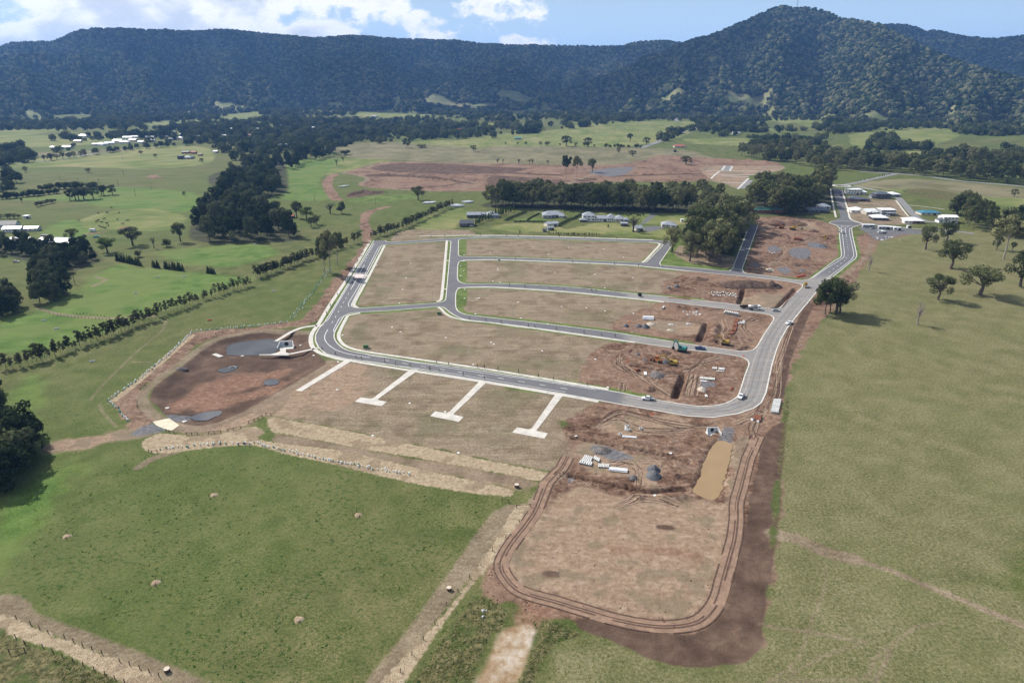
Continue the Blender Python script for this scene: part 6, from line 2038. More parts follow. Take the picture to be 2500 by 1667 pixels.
NH = "new houses by the roundabout"
house('c2', (1255, 372), 230, "white two-storey flat-roofed house nearest the small roundabout", 'white', 'rwhite', 'flat', 10, 5.8, 0.3, 0.0, 5, [(10.5, -1, 7, 8, 3.0, 'white', 'rwhite', 'skillion', .6, 2)], group=NH)
house('c2', (1310, 485), 260, "charcoal-roofed brick house in front of the white two-storey house", 'brick', 'rblue', 'hip', 12, 2.7, 2.4, -0.05, 4, [(9, -2, 8, 8, 2.6, 'brick', 'rblue', 'hip', 1.6, 2)], group=NH)
house('c2', (1715, 440), 250, "dark grey two-storey hip-roofed house on the new street", 'dgrey', 'rblue', 'hip', 11, 5.2, 2.2, 0.0, 4, [(-9, 1, 5, 7, 2.8, 'grey', 'rblue', 'hip', 1.4, 1)], group=NH)
house('c2', (1915, 410), 180, "white-roofed house behind the dark two-storey house", 'grey', 'rwhite', 'hip', 12, 3.0, 2.2, 0.1, 3, group=NH)
house('c2', (660, 672), 350, "long slate-roofed house at the edge of the gum stand", 'dgrey', 'rblue', 'hip', 12, 2.7, 2.4, -0.06, 5, group=NH)
house('c2', (770, 610), 170, "white-roofed house behind the long slate-roofed house", 'white', 'rwhite', 'hip', 11, 3.0, 2.6, 0.0, 3, group=NH)
house('c2', (1310, 672), 220, "white hip-roofed house left of three in a row", 'white', 'rwhite', 'hip', 13, 2.7, 2.6, -0.1, 3, group=NH)
house('c2', (1535, 698), 210, "white gabled house in the middle of three in a row", 'cream', 'rwhite', 'gable', 13, 2.7, 2.4, 0.2, 3, [(2, -7, 6, 3, 2.5, 'grey', 'rwhite', 'gable', 1.4, 1)], group=NH)
house('c2', (1805, 712), 230, "two-storey house with dark walls and flat white roof", 'grey', 'rwhite', 'flat', 11, 5.4, 0.3, 0.0, 5, [(1, -6.5, 8, 3, 2.8, 'dgrey', 'rwhite', 'flat', .2, 2)], group=NH)
house('c2', (1680, 795), 240, "white hip-roofed house with a fenced side garden at front", 'dgrey', 'rwhite', 'hip', 12, 2.6, 2.4, -0.12, 4, group=NH)
house('b5', (1385, 456), 150, "white hip-roofed house at the street bend", 'brick', 'rwhite', 'hip', 13, 2.7, 2.4, -0.15, 4, [(-6, -4, 7, 7, 2.6, 'white', 'rwhite', 'hip', 1.5, 2)], group=NH)
house('b5', (1530, 384), 170, "half-built house under bright blue roof sheeting", 'cream', 'rteal', 'hip', 12, 2.6, 1.8, -0.05, 4, group=NH)
house('b5', (1700, 452), 120, "white two-storey house beside the slender gum copse", 'white', 'rwhite', 'gable', 12, 5.6, 1.4, -0.1, 4, [(-6.5, -3, 9, 8, 3.0, 'white', 'rblue', 'hip', 1.8, 2)], group=NH)
house('a6', (235, 688), 230, "red-walled house with green roof half hidden behind gums", 'red', 'rgreen', 'hip', 12, 2.7, 2.2, 0.0, 5)
for i, (x, y, w, lab) in enumerate(((980, 492, 100, "blue-white site shed nearest the roundabout"), (1125, 508, 110, "long blue-white site shed in the middle of the yard"), (1195, 512, 50, "short site shed between two others in the yard"), (1232, 517, 62, "white site shed at the right end of the yard"))):
    house('b5', (x, y), w, lab, 'grey' if i != 3 else 'white', 'rwhite', 'flat', 3.2, 2.6, 0.1, -0.10, 4 if w > 80 else 2, name="site_shed", cat_="shed", group="site sheds in the gravel yard", over=0.15)
house('b5', (1330, 168 + 330), 18, "tiny white toilet hut behind the site sheds", 'white', 'rwhite', 'flat', 2, 2.3, .1, 0, 1, name="site_shed", cat_="shed", over=.1)
# acreage houses
house('b7', (75, 248), 130, "black garage with a skillion roof below the poplar row", 'dgrey', 'rdark', 'skillion', 9, 3.0, 1.6, 0.0, 3, [(-2.5, -5.5, 7, 3, 2.3, 'dgrey', 'rdark', 'flat', .2, 2)], name="garage", cat_="garage")
house('b7', (145, 165), 130, "grey gabled house wing left of the poplar row", 'dgrey', 'rgrey', 'gable', 9, 3.0, 2.2, 0.1, 3, [(12, 3, 14, 6, 2.6, 'grey', 'rgrey', 'gable', 1.6, 3), (18, -2, 13, 11, 2.8, 'grey', 'rgrey', 'hip', 3.2, 3)])
house('b7', (905, 165), 200, "blue-grey hip-roofed house inside a clipped hedge garden", 'grey', 'rgrey', 'hip', 12, 3.0, 3.0, 0.03, 5, [(-6, -3, 9, 12, 3.0, 'grey', 'rgrey', 'hip', 2.6, 2), (8, -4, 5, 7, 2.6, 'cream', 'rwhite', 'skillion', .5, 2)])
house('b7', (900, 250), 120, "grey shed with pale roof along the dark hedge", 'cream', 'rgrey', 'gable', 8, 3.0, 1.2, 0.35, 2, name="shed", cat_="shed")
house('b7', (880, 285), 60, "small blue-grey shed beside the water tank", 'grey', 'rgrey', 'gable', 4, 2.6, 1.0, 0.3, 1, name="shed", cat_="shed")
house('b7', (822, 300), 34, "tiny dark lean-to below the small blue shed", 'dgrey', 'rdark', 'skillion', 3, 2.0, .5, 0, 1, name="shed", cat_="shed", door=False)
house('b7', (1370, 200), 150, "long pale farmhouse with many grey hip roofs", 'white', 'rgrey', 'hip', 9, 3.0, 2.2, -0.03, 6,
      [(-12.5, 2, 12, 11, 5.2, 'white', 'rgrey', 'hip', 3.2, 3), (9, 1, 9, 10, 3.0, 'white', 'rgrey', 'hip', 3.8, 4), (17, -1, 9, 11, 2.9, 'cream', 'rgrey', 'hip', 2.8, 2), (23, -5, 5, 6, 2.6, 'grey', 'rgrey', 'hip', 1.6, 1)])
house('b7', (1190, 205), 60, "low gazebo with a dark hip roof left of the farmhouse", 'dgrey', 'rgrey', 'hip', 5, 2.2, 1.2, 0, 1, name="gazebo", cat_="gazebo", door=False)
house('b7', (1585, 245), 62, "dark pool cabana with flat roof right of the farmhouse", 'dgrey', 'rgrey', 'flat', 6, 2.6, .3, 0, 2, name="cabana", cat_="shed")
house('b7', (1730, 298), 70, "grey gabled shed behind the leafless tree", 'grey', 'rgrey', 'gable', 9, 3.4, 1.8, 0.25, 1, name="shed", cat_="shed")
house('b7', (2010, 258), 130, "grey hip-roofed cottage left of the dense gum stand", 'cream', 'rgrey', 'hip', 11, 2.7, 2.4, -0.1, 4, [(4, -6, 5, 4, 2.5, 'white', 'rgrey', 'gable', 1.2, 1)])
house('b7', (2140, 205), 30, "white garden shed behind the grey cottage", 'white', 'rwhite', 'flat', 2.5, 2.4, .2, 0, 1, name="shed", cat_="shed", door=False, over=.2)
TANK = simple_mat("cream_tank", (0.58, 0.52, 0.40), 0.6, 0.08, 0.6)
for f, b, wp, lab in (('b7', (855, 252), 34, "cream water tank below the pale-roofed shed"), ('b7', (1700, 297), 40, "cream water tank in front of the grey gabled shed")):
    x, y = G(f, b)
    r = metres(f, b, wp) / 2
    o = thing("water_tank", lab, "water tank", (x, y, ground_z(x, y)), 0, "cream water tanks")
    MB().tube((0, 0, -.2), (0, 0, 2.2), r, r, 20).obj("tank_body", TANK, o, True)
    MB().tube((0, 0, 2.2), (0, 0, 2.65), r + .05, 0.3, 20).obj("tank_lid", TANK, o)
# clipped hedges
def hedge(f, pts, w, h, label, leaf='cyp', name="hedge"):
    line = densify(GS(f, pts), 0.7)
    rng = np.random.default_rng(len(label))
    c = [(x, y, h * 0.5) for x, y in line]
    V = leaf_cloud(rng, 70 * len(line) // 2, c, [(w / 2 + .1, w / 2 + .1, h * 0.52)] * len(c), 0.26, hollow=0.55)
    cx, cy__ = np.mean(np.array(line), 0)
    V -= np.array((cx, cy__, 0))
    o = link(name, quads_mesh(name, V, LEAF[leaf]), loc=(cx, cy__, ground_z(cx, cy__) - 0.1))
    return tag(o, label, "hedge")


hedge('b7', [(450, 195), (520, 160), (640, 115)], 4.5, 2.4, "thick dark clipped hedge at the left of the walled garden")
hedge('b7', [(530, 205), (650, 205), (840, 208)], 1.6, 1.8, "long low hedge along the front of the hedge garden")
hedge('b7', [(655, 190), (700, 160), (770, 128)], 1.4, 1.5, "thin hedge dividing the garden lawns")
hedge('b7', [(960, 245), (1030, 205), (1080, 180)], 4.0, 3.0, "tall dark hedge behind the pale-roofed shed")
hedge('b7', [(1090, 185), (1150, 150), (1225, 115)], 3.0, 2.6, "long hedge running up to the gum row")
# farm at left
house('b6', (210, 640), 300, "long white weatherboard farmhouse with grey roof", 'white', 'rgrey', 'gable', 8, 3.0, 1.8, 0.12, 6, [(15, 1.5, 12, 7, 2.7, 'cream', 'rgrey', 'gable', 1.5, 3)], name="farmhouse")
house('b6', (120, 565), 300, "farmhouse wing under a big charcoal roof", 'white', 'rdark', 'gable', 9, 2.8, 3.2, 0.12, 3, name="farmhouse")
house('b6', (462, 398), 80, "small white cottage past the pale paved yard", 'white', 'rwhite', 'flat', 4, 2.8, .3, 0, 2, name="cottage")
house('b6', (330, 850), 360, "left long shed with a dark ribbed roof", 'dgrey', 'rblue', 'gable', 9, 3.0, 2.0, -0.04, 4, name="farm_shed", cat_="shed")
house('b6', (930, 885), 560, "right long shed with a grey ribbed roof", 'dgrey', 'rblue', 'gable', 13, 3.2, 2.6, -0.10, 6, [(20, -4, 12, 8, 3.0, 'white', 'rwhite', 'skillion', .9, 3)], name="farm_shed", cat_="shed")
house('b6', (800, 745), 110, "small dark-roofed shelter above the long sheds", 'grey', 'rdark', 'flat', 3, 2.4, .2, 0.05, 2, name="shelter", cat_="shed")
house('a3', (1530, 300), 80, "dark-roofed farmhouse on the upper left field", 'grey', 'rblue', 'hip', 14, 3, 2.6, 0, 4, [(-10, -5, 9, 7, 5.5, 'dgrey', 'rblue', 'flat', .3, 1)], name="farmhouse")
house('a3', (1520, 252), 60, "long brown shed behind the upper left farmhouse", 'red', 'rdark', 'gable', 8, 3, 1.6, 0, 2, name="farm_shed", cat_="shed")
house('a3', (1585, 255), 40, "small red shed beside the upper left farmhouse", 'red', 'rred', 'gable', 7, 3, 1.6, 0, 1, name="farm_shed", cat_="shed")
house('a3', (1640, 272), 30, "tiny shed right of the upper left farmhouse", 'red', 'rdark', 'gable', 5, 2.6, 1.2, 0, 1, name="farm_shed", cat_="shed")
house('a3', (1765, 248), 35, "white-roofed shed at the village edge", 'white', 'rwhite', 'gable', 8, 3, 1.4, 0, 2, name="farm_shed", cat_="shed")
house('a4', (360, 785), 70, "red-roofed timber hut under the trees", 'timber', 'rred', 'gable', 5, 2.4, 1.6, 0.1, 2, name="hut", cat_="hut")
house('a5', (1548, 205), 95, "red-roofed farmhouse beside the climbing road", 'cream', 'rred', 'hip', 14, 3, 2.6, 0, 4, name="farmhouse")
house('a5', (218, 138), 60, "teal-roofed shed on the wide yellow field", 'grey', 'rgreen', 'gable', 12, 3.6, 2, 0, 3, name="farm_shed", cat_="shed")
house('a5', (1505, 242), 18, "small dark hut on the far slope", 'dgrey', 'rdark', 'flat', 5, 4, .3, 0, 1, name="hut", cat_="hut")
VIL = "village houses below the escarpment"
VH = [('a1', 470, 668, 46, 'w'), ('a1', 505, 664, 40, 'w'), ('a1', 545, 655, 44, 'g'), ('a1', 590, 642, 40, 'w'), ('a1', 625, 638, 30, 'w'), ('a1', 650, 661, 26, 'w'), ('a1', 690, 640, 34, 'g'), ('a1', 725, 632, 30, 'w'), ('a1', 755, 636, 30, 'g'), ('a1', 797, 612, 18, 'w'), ('a1', 825, 642, 34, 'w'), ('a1', 860, 646, 34, 'w'), ('a1', 906, 636, 34, 'w'), ('a1', 440, 668, 24, 'g'),
      ('a1', 575, 660, 40, 'w'), ('a1', 615, 652, 36, 'g'), ('a1', 310, 680, 40, 'g'), ('a1', 250, 682, 36, 'g'), ('a1', 390, 634, 40, 'w'), ('a1', 1280, 586, 30, 'w'), ('a1', 1225, 584, 22, 'g'), ('a1', 1300, 596, 30, 'g'), ('a1', 1145, 625, 24, 'r'), ('a1', 1108, 606, 14, 'w'), ('a1', 985, 617, 16, 'w'), ('a1', 1030, 628, 24, 'w'), ('a1', 1302, 674, 38, 'w'), ('a1', 1720, 545, 30, 'g'), ('a1', 1740, 458, 26, 'w'), ('a1', 1685, 492, 44, 'g'),
      ('a1', 1505, 555, 46, 'w'), ('a1', 1545, 604, 30, 'g'), ('a1', 1620, 572, 26, 'g'), ('a1', 1660, 568, 26, 'g'), ('a1', 1700, 574, 26, 'w'), ('a1', 1745, 574, 28, 'g'), ('a1', 1800, 566, 24, 'g'), ('a1', 1830, 580, 28, 'w'), ('a1', 1870, 578, 26, 'g'), ('a1', 1930, 584, 26, 'g'), ('a1', 1965, 578, 24, 'w'), ('a1', 2030, 584, 26, 'g'), ('a1', 2110, 596, 36, 'r'), ('a1', 2172, 470, 22, 'g'), ('a1', 330, 488, 24, 'g'),
      ('a1', 360, 655, 30, 'g'), ('a1', 700, 655, 26, 'w'), ('a1', 780, 650, 28, 'g'), ('a1', 840, 625, 24, 'g'), ('a1', 1060, 600, 24, 'w'), ('a1', 1180, 600, 22, 'g'), ('a1', 1240, 640, 26, 'w'), ('a1', 1380, 620, 24, 'g'), ('a1', 1440, 590, 24, 'w'), ('a1', 1580, 585, 24, 'w'), ('a1', 1780, 592, 26, 'g'), ('a1', 2000, 600, 24, 'w'), ('a1', 2070, 575, 22, 'g'), ('a2', 866, 502, 16, 'w'), ('a2', 990, 614, 24, 'g'), ('a2', 1028, 624, 34, 'g'), ('a2', 1690, 540, 22, 'w'), ('a2', 1722, 547, 24, 'g'), ('a2', 200, 478, 18, 'w'), ('a2', 170, 500, 14, 'w'), ('a2', 345, 655, 0, 'w')]
VL = {'w': "white-roofed village house seen small among the far trees", 'g': "grey-roofed village house seen small among the far trees", 'r': "red-roofed village house seen small among the far trees"}
_vproto = {}
for f, x, y, wp, c in VH:
    if wp <= 0:
        continue
    rf = {'w': 'rwhite', 'g': 'rgrey', 'r': 'rred'}[c]
    gx_, gy_ = G(f, (x, y))
    w = max(11, min(30, metres(f, (x, y), wp)))
    o = thing("village_house", VL[c], "house", (gx_, gy_, ground_z(gx_, gy_)), _trng.uniform(-.5, .5), VIL, 1.0)
    block(o, 0, 0, w, w * 0.6, 3.4, 'white' if c == 'w' else 'cream', rf, _trng.choice(('hip', 'gable')), w * 0.14, 3, 0, False, .6, 3.0)

# ================================================================== vehicles and machines
RUB = simple_mat("tyre_rubber", (0.022, 0.022, 0.024), 0.9, 0.2, 3)
STEEL = simple_mat("steel_rim", (0.35, 0.35, 0.36), 0.4, metal=0.6)
CARW = simple_mat("white_car_paint", (0.78, 0.78, 0.77), 0.25, spec=0.5)
CARB = simple_mat("blue_car_paint", (0.035, 0.060, 0.16), 0.25, spec=0.5)
CART = simple_mat("teal_car_paint", (0.12, 0.33, 0.38), 0.3, spec=0.5)
SILV = simple_mat("silver_car_paint", (0.45, 0.46, 0.47), 0.3, spec=0.5, metal=0.3)
ALU = simple_mat("aluminium_tray", (0.42, 0.42, 0.42), 0.45, 0.1, 2, metal=0.4)
LAMP = simple_mat("lamp_glass", (0.7, 0.68, 0.62), 0.2)
TAIL = simple_mat("tail_lamp", (0.35, 0.02, 0.02), 0.3)
YEL = simple_mat("machine_yellow", (0.36, 0.235, 0.045), 0.55, 0.18, 1.2)
ORA = simple_mat("machine_orange", (0.34, 0.12, 0.04), 0.55, 0.18, 1.2)
TEAL = simple_mat("machine_teal", (0.05, 0.21, 0.205), 0.5, 0.15, 1.2)
DARK = simple_mat("dark_steel", (0.035, 0.033, 0.032), 0.75, 0.3, 2)


def wheels(o, xs, ys, r, w=0.24):
    for x in xs:
        for s in (-1, 1):
            t = MB().tube((x, s * (ys - w / 2), r), (x, s * (ys + w / 2), r), r, r, 14).obj("wheel", RUB, o, True)
            MB().tube((x, s * (ys + w / 2 - .02), r), (x, s * (ys + w / 2 + .015), r), r * .58, r * .5, 10).obj("rim", STEEL, t)


def lamps(o, xf, xr, y, z):
    for s in (-1, 1):
        MB().box(xf - .04, xf + .03, s * y - .17, s * y + .17, z, z + .17).obj("headlight", LAMP, o)
        MB().box(xr - .03, xr + .04, s * y - .1, s * y + .1, z, z + .26).obj("tail_light", TAIL, o)


def ute(f, p, rz, paint, label, tray='tray', group="vehicles on the site roads"):
    x, y = G(f, p)
    o = thing("ute", label, "ute", (x, y, 0.05), rz, group)
    body = MB().side_prism([(2.55, .42), (2.6, .75), (2.45, .98), (1.25, 1.08), (1.15, 1.08), (-0.85, 1.08), (-0.85, .42)], -.90, .90)
    body.obj("body", paint, o)
    cab = MB()
    cab.add([(1.2, -.86, 1.07), (1.2, .86, 1.07), (-.85, .86, 1.07), (-.85, -.86, 1.07), (.45, -.68, 1.74), (.45, .68, 1.74), (-.72, .70, 1.76), (-.72, -.70, 1.76)], [(4, 5, 6, 7), (0, 1, 5, 4), (2, 3, 7, 6), (1, 2, 6, 5), (3, 0, 4, 7)])
    c = cab.obj("cabin", paint, o)
    g = MB()
    g.add([(1.12, -.74, 1.14), (1.12, .74, 1.14), (.56, .62, 1.66), (.56, -.62, 1.66)], [(0, 1, 2, 3)])
    g.v = [(a + .03, b, z + .03) for a, b, z in g.v]
    g.obj("windscreen", GLASS, o)
    for s in (-1, 1):
        MB().add([(.85, s * .845, 1.14), (-.6, s * .845, 1.14), (-.58, s * .725, 1.66), (.42, s * .715, 1.66)], [(0, 1, 2, 3)]).obj("side_window", GLASS, o)
    if tray == 'tray':
        MB().box(-2.75, -.92, -.95, .95, .72, .86).box(-2.75, -.92, -.95, -.90, .86, 1.12).box(-2.75, -.92, .90, .95, .86, 1.12).box(-2.75, -2.70, -.9, .9, .86, 1.12).box(-.97, -.92, -.9, .9, .86, 1.7).obj("tray", ALU, o)
    else:
        MB().box(-2.6, -.85, -.90, .90, .45, .62).box(-2.6, -.85, -.90, -.82, .62, 1.1).box(-2.6, -.85, .82, .90, .62, 1.1).box(-2.6, -2.52, -.82, .82, .62, 1.1).obj("tray", paint, o)
    MB().box(-2.6, 2.4, -.45, .45, .35, .5).obj("chassis", DARK, o)
    wheels(o, (1.65, -1.65), .80, .37)
    lamps(o, 2.58, -2.72, .72, .74)
    return o


def carobj(f, p, rz, paint, label, group="vehicles on the site roads", wagon=False, name="car"):
    x, y = G(f, p)
    o = thing(name, label, "car", (x, y, 0.05), rz, group)
    MB().side_prism([(2.2, .35), (2.25, .68), (2.05, .84), (.95, .95), (-1.7, .98), (-2.2, .9), (-2.2, .35)], -.88, .88).obj("body", paint, o)
    xr = -2.05 if wagon else -1.55
    MB().add([(.95, -.84, .94), (.95, .84, .94), (xr, .84, .96), (xr, -.84, .96), (.2, -.66, 1.48), (.2, .66, 1.48), (xr + .45, .66, 1.46), (xr + .45, -.66, 1.46)], [(4, 5, 6, 7), (0, 1, 5, 4), (2, 3, 7, 6), (1, 2, 6, 5), (3, 0, 4, 7)]).obj("cabin", GLASS, o)
    MB().box(xr + .4, .25, -.68, .68, 1.465, 1.51).obj("roof", paint, o)
    wheels(o, (1.35, -1.35), .78, .32)
    lamps(o, 2.2, -2.2, .66, .6)
    return o


def truck(f, p, rz, label, kind='tipper', group="trucks on site"):
    x, y = G(f, p)
    o = thing("truck", label, "truck", (x, y, 0.05), rz, group)
    MB().box(-3.6, 3.3, -.5, .5, .7, .95).obj("chassis", DARK, o)
    MB().side_prism([(3.4, .6), (3.4, 1.6), (3.15, 2.7), (1.7, 2.75), (1.7, .6)], -1.15, 1.15).obj("cab", CARW, o)
    MB().add([(3.43, -1.0, 1.65), (3.43, 1.0, 1.65), (3.2, .95, 2.5), (3.2, -.95, 2.5)], [(0, 1, 2, 3)]).obj("windscreen", GLASS, o)
    for s in (-1, 1):
        MB().add([(3.1, s * 1.165, 1.65), (2.1, s * 1.165, 1.65), (2.1, s * 1.165, 2.4), (2.95, s * 1.165, 2.4)], [(0, 1, 2, 3)]).obj("side_window", GLASS, o)
    if kind == 'tipper':
        MB().box(-3.7, 1.5, -1.2, 1.2, 1.0, 1.15).box(-3.7, 1.5, -1.2, -1.1, 1.15, 2.1).box(-3.7, 1.5, 1.1, 1.2, 1.15, 2.1).box(1.38, 1.5, -1.1, 1.1, 1.15, 2.3).box(-3.7, -3.58, -1.1, 1.1, 1.15, 2.0).obj("tipper_body", ALU, o)
    else:
        MB().tube((-3.7, 0, 1.85), (1.45, 0, 1.85), 1.0, 1.0, 18).obj("water_tank", CARW if kind == 'tank' else ALU, o, True)
    wheels(o, (2.5, -1.6, -2.8), 1.0, .5, .3)
    return o


def excavator(f, p, rz, paint, label, s=1.0, swing=0.0, reach=1.0, group="excavators on site"):
    x, y = G(f, p)
    o = thing("excavator", label, "excavator", (x, y, ground_z(x, y) + .05), rz, group, s)
    for k in (-1, 1):
        t = MB().side_prism([(-1.9, .35), (-1.7, 0), (1.7, 0), (1.9, .35), (1.75, .8), (-1.75, .8)], k * 1.1 - .28, k * 1.1 + .28).obj("track", RUB, o)
    MB().box(-1.0, 1.0, -.85, .85, .4, .95).obj("undercarriage", DARK, o)
    MB().side_prism([(-1.9, 1.0), (-2.0, 1.9), (-1.6, 2.15), (1.2, 2.0), (1.3, 1.0)], -1.3, 1.3).obj("engine_house", paint, o)
    MB().box(-2.25, -1.85, -1.25, 1.25, 1.05, 1.85).obj("counterweight", DARK, o)
    cb = MB().side_prism([(.1, 1.95), (.1, 2.95), (1.2, 2.95), (1.55, 2.2), (1.5, 1.05), (.1, 1.05)], .42, 1.32).obj("cab", paint, o)
    MB().add([(1.57, .5, 1.5), (1.57, 1.24, 1.5), (1.25, 1.24, 2.88), (1.25, .5, 2.88)], [(0, 1, 2, 3)]).obj("windscreen", GLASS, cb)
    MB().box(.25, 1.15, 1.325, 1.34, 2.0, 2.85).obj("side_window", GLASS, cb)
    a, b, c = (1.2, -.1, 1.7), (3.3 * reach, -.1, 4.3), (5.0 * reach, -.1, 4.0)
    MB().bar(a, b, .42, .55).bar(b, c, .40, .48).obj("boom", paint, o)
    d = (5.5 * reach, -.1, 1.6)
    MB().bar(c, d, .30, .38).obj("stick", paint, o)
    MB().side_prism([(d[0] - .1, 1.7), (d[0] + .55, 1.3), (d[0] + .3, .55), (d[0] - .7, .35), (d[0] - .75, .95)], -.6, .4).obj("bucket", DARK, o)
    MB().tube((1.6, -.1, 1.3), (2.6 * reach, -.1, 3.0), .09, .06, 8).obj("hydraulic_ram", STEEL, o)
    return o


def loader(f, p, rz, paint, label, roller=False, group="wheeled machines on site"):
    x, y = G(f, p)
    o = thing("roller" if roller else "wheel_loader", label, "roller" if roller else "loader", (x, y, ground_z(x, y) + .05), rz, group)
    MB().side_prism([(-3.0, .9), (-3.0, 1.9), (-2.6, 2.1), (-.3, 2.1), (-.3, .7), (-2.6, .7)], -1.05, 1.05).obj("engine_body", paint, o)
    cb = MB().side_prism([(-.9, 2.1), (-.8, 3.2), (.4, 3.2), (.6, 2.1), (.5, 1.0), (-.9, 1.0)], -.75, .75).obj("cab", paint, o)
    MB().box(-.7, .3, -.77, .77, 2.2, 3.05).obj("side_window", GLASS, cb)
    MB().box(-.95, .55, -.85, .85, 3.2, 3.32).obj("cab_roof", paint, cb)
    MB().box(-.3, 1.9, -.5, .5, .7, 1.3).obj("front_frame", DARK, o)
    if roller:
        MB().tube((1.9, -1.05, .78), (1.9, 1.05, .78), .78, .78, 20).obj("drum", STEEL, o)
        MB().box(1.0, 2.9, -1.25, -1.1, .6, .95).box(1.0, 2.9, 1.1, 1.25, .6, .95).box(2.75, 2.9, -1.1, 1.1, .6, .95).obj("drum_frame", paint, o)
        wheels(o, (-1.9,), .85, .75, .45)
    else:
        for k in (-1, 1):
            MB().bar((.9, k * .55, 1.6), (3.0, k * .55, .9), .22, .35).obj("lift_arm", paint, o)
        MB().side_prism([(2.9, 1.35), (3.0, .3), (3.9, .2), (3.8, .35), (3.15, .5)], -1.35, 1.35).obj("bucket", paint, o)
        wheels(o, (1.3, -1.9), 1.0, .75, .5)
    return o


ute('b4', (545, 1315), 2.97, CARW, "white tray ute parked on the lower main road")
ute('b4', (2078, 1280), -2.20, CARW, "white tray ute parked on the road bend")
ute('z4', (1672, 592), -2.62, CARW, "white ute on the right kerb of the wide road", 'tub')
ute('b4', (1405, 490), -0.12, CARB, "dark blue ute on the lane above the excavators", 'tub')
carobj('z4', (1545, 470), -0.10, SILV, "silver car at the mouth of the second lane")
truck('z4', (1340, 455), -0.10, "white truck with a grey tank on the second lane", 'alu')
_tr = thing("trailer", "dark plant trailer standing behind the tank truck", "trailer", (*G('z4', (1243, 440)), 0.05), -0.10)
MB().box(-2.6, 2.6, -1.1, 1.1, .75, .95).box(-2.6, 2.6, -1.1, -1.0, .95, 1.5).box(-2.6, 2.6, 1.0, 1.1, .95, 1.5).obj("tray", DARK, _tr)
MB().bar((2.6, 0, .7), (4.2, 0, .6), .15).obj("drawbar", DARK, _tr)
wheels(_tr, (-.6, .5), .95, .42)
truck('c3', (1830, 225), -1.55, "white truck driving down from the roundabout", 'tipper')
truck('b3', (1080, 178), 2.98, "white tanker truck in the gravel yard", 'tank')
carobj('b3', (1000, 138), 0.1, SILV, "dark silver car in front of the site sheds", "cars in the far yard")
carobj('c2', (1530, 695), 0.4, CARB, "dark car under the white gabled house", "cars by the new houses")
carobj('c2', (1795, 725), -0.2, CARW, "white car beside the flat-roofed two-storey house", "cars by the new houses")
carobj('b7', (120, 248), 0.3, CARW, "white car beside the black garage", None)
carobj('b7', (1018, 158), 0.1, CARW, "white car behind the blue-grey house", None)
carobj('b6', (290, 1180), 0.1, SILV, "silver car under the trees at far left", None)
ute('b6', (1735, 735), 0.6, CART, "old teal ute beside the farm track", 'tub', None)
carobj('c2', (1035, 395), 1.5, CARB, "dark car parked on the new street", "cars by the new houses")
_cv = thing("caravan", "white caravan on the paddock by the farm track", "caravan", (*G('b6', (1665, 632)), 0.3), 0.1)
MB().side_prism([(-2.4, .3), (-2.5, 1.6), (-2.2, 2.4), (2.2, 2.4), (2.5, 1.5), (2.3, .3)], -1.15, 1.15).obj("body", CARW, _cv)
MB().box(-1.2, .6, -1.18, -1.14, 1.3, 1.9).obj("window", GLASS, _cv)
wheels(_cv, (0,), 1.1, .35)
excavator('b4', (955, 755), 2.95, YEL, "big yellow excavator digging beside the grey gravel heap", 1.15, reach=1.05)
excavator('b4', (1105, 520), 2.75, TEAL, "teal excavator with its arm raised by the lane", 1.15, reach=.72)
excavator('b4', (1815, 410), 2.85, YEL, "small yellow excavator by the third lane", 1.05, reach=.8)
excavator('c3', (905, 165), -0.1, YEL, "yellow excavator stretched out on the upper earthworks", 1.3, reach=1.15)
excavator('c3', (680, 140), 3.0, ORA, "rust-coloured excavator at the rim of the upper earthworks", 1.1, reach=.8)
loader('c3', (1520, 330), -1.9, YEL, "yellow loader on the red upper pad")
loader('c3', (1150, 1265), -1.75, YEL, "yellow roller on the wide road by the gum clump", True)
loader('b4', (690, 700), 2.2, ORA, "orange loader in front of the big yellow excavator")

# ================================================================== pipes, piles and site gear
PIPE = simple_mat("concrete_pipe", (0.62, 0.61, 0.58), 0.8, 0.1, 1.0)
PVC = simple_mat("white_pipe", (0.78, 0.78, 0.78), 0.4, 0.05, 1.0)
_pm = {}


def pipe_mesh(L_, r, mat):
    k = (round(L_, 2), round(r, 2), mat.name)
    if k not in _pm:
        _pm[k] = MB().pipe((-L_ / 2, 0, r), (L_ / 2, 0, r), r, r * .16, 12).mesh("pipe", mat, False)
    return _pm[k]


def pipes(f, start, end, n, L_, r, rz, label, group, mat=None, layers=1, jit=.04):
    a, b = np.array(G(f, start)), np.array(G(f, end))
    r = max(.2, min(r, np.linalg.norm(b - a) / n * .43))
    for l in range(layers):
        m = n - l
        for i in range(m):
            u = (i + .5 * l + .5) / n
            p = a + (b - a) * u
            o = link("pipe", pipe_mesh(L_, r, mat or PIPE), None, (p[0], p[1], ground_z(p[0], p[1]) + l * r * 1.74 + .03), rz + _trng.gauss(0, jit))
            tag(o, label, "pipe", group)


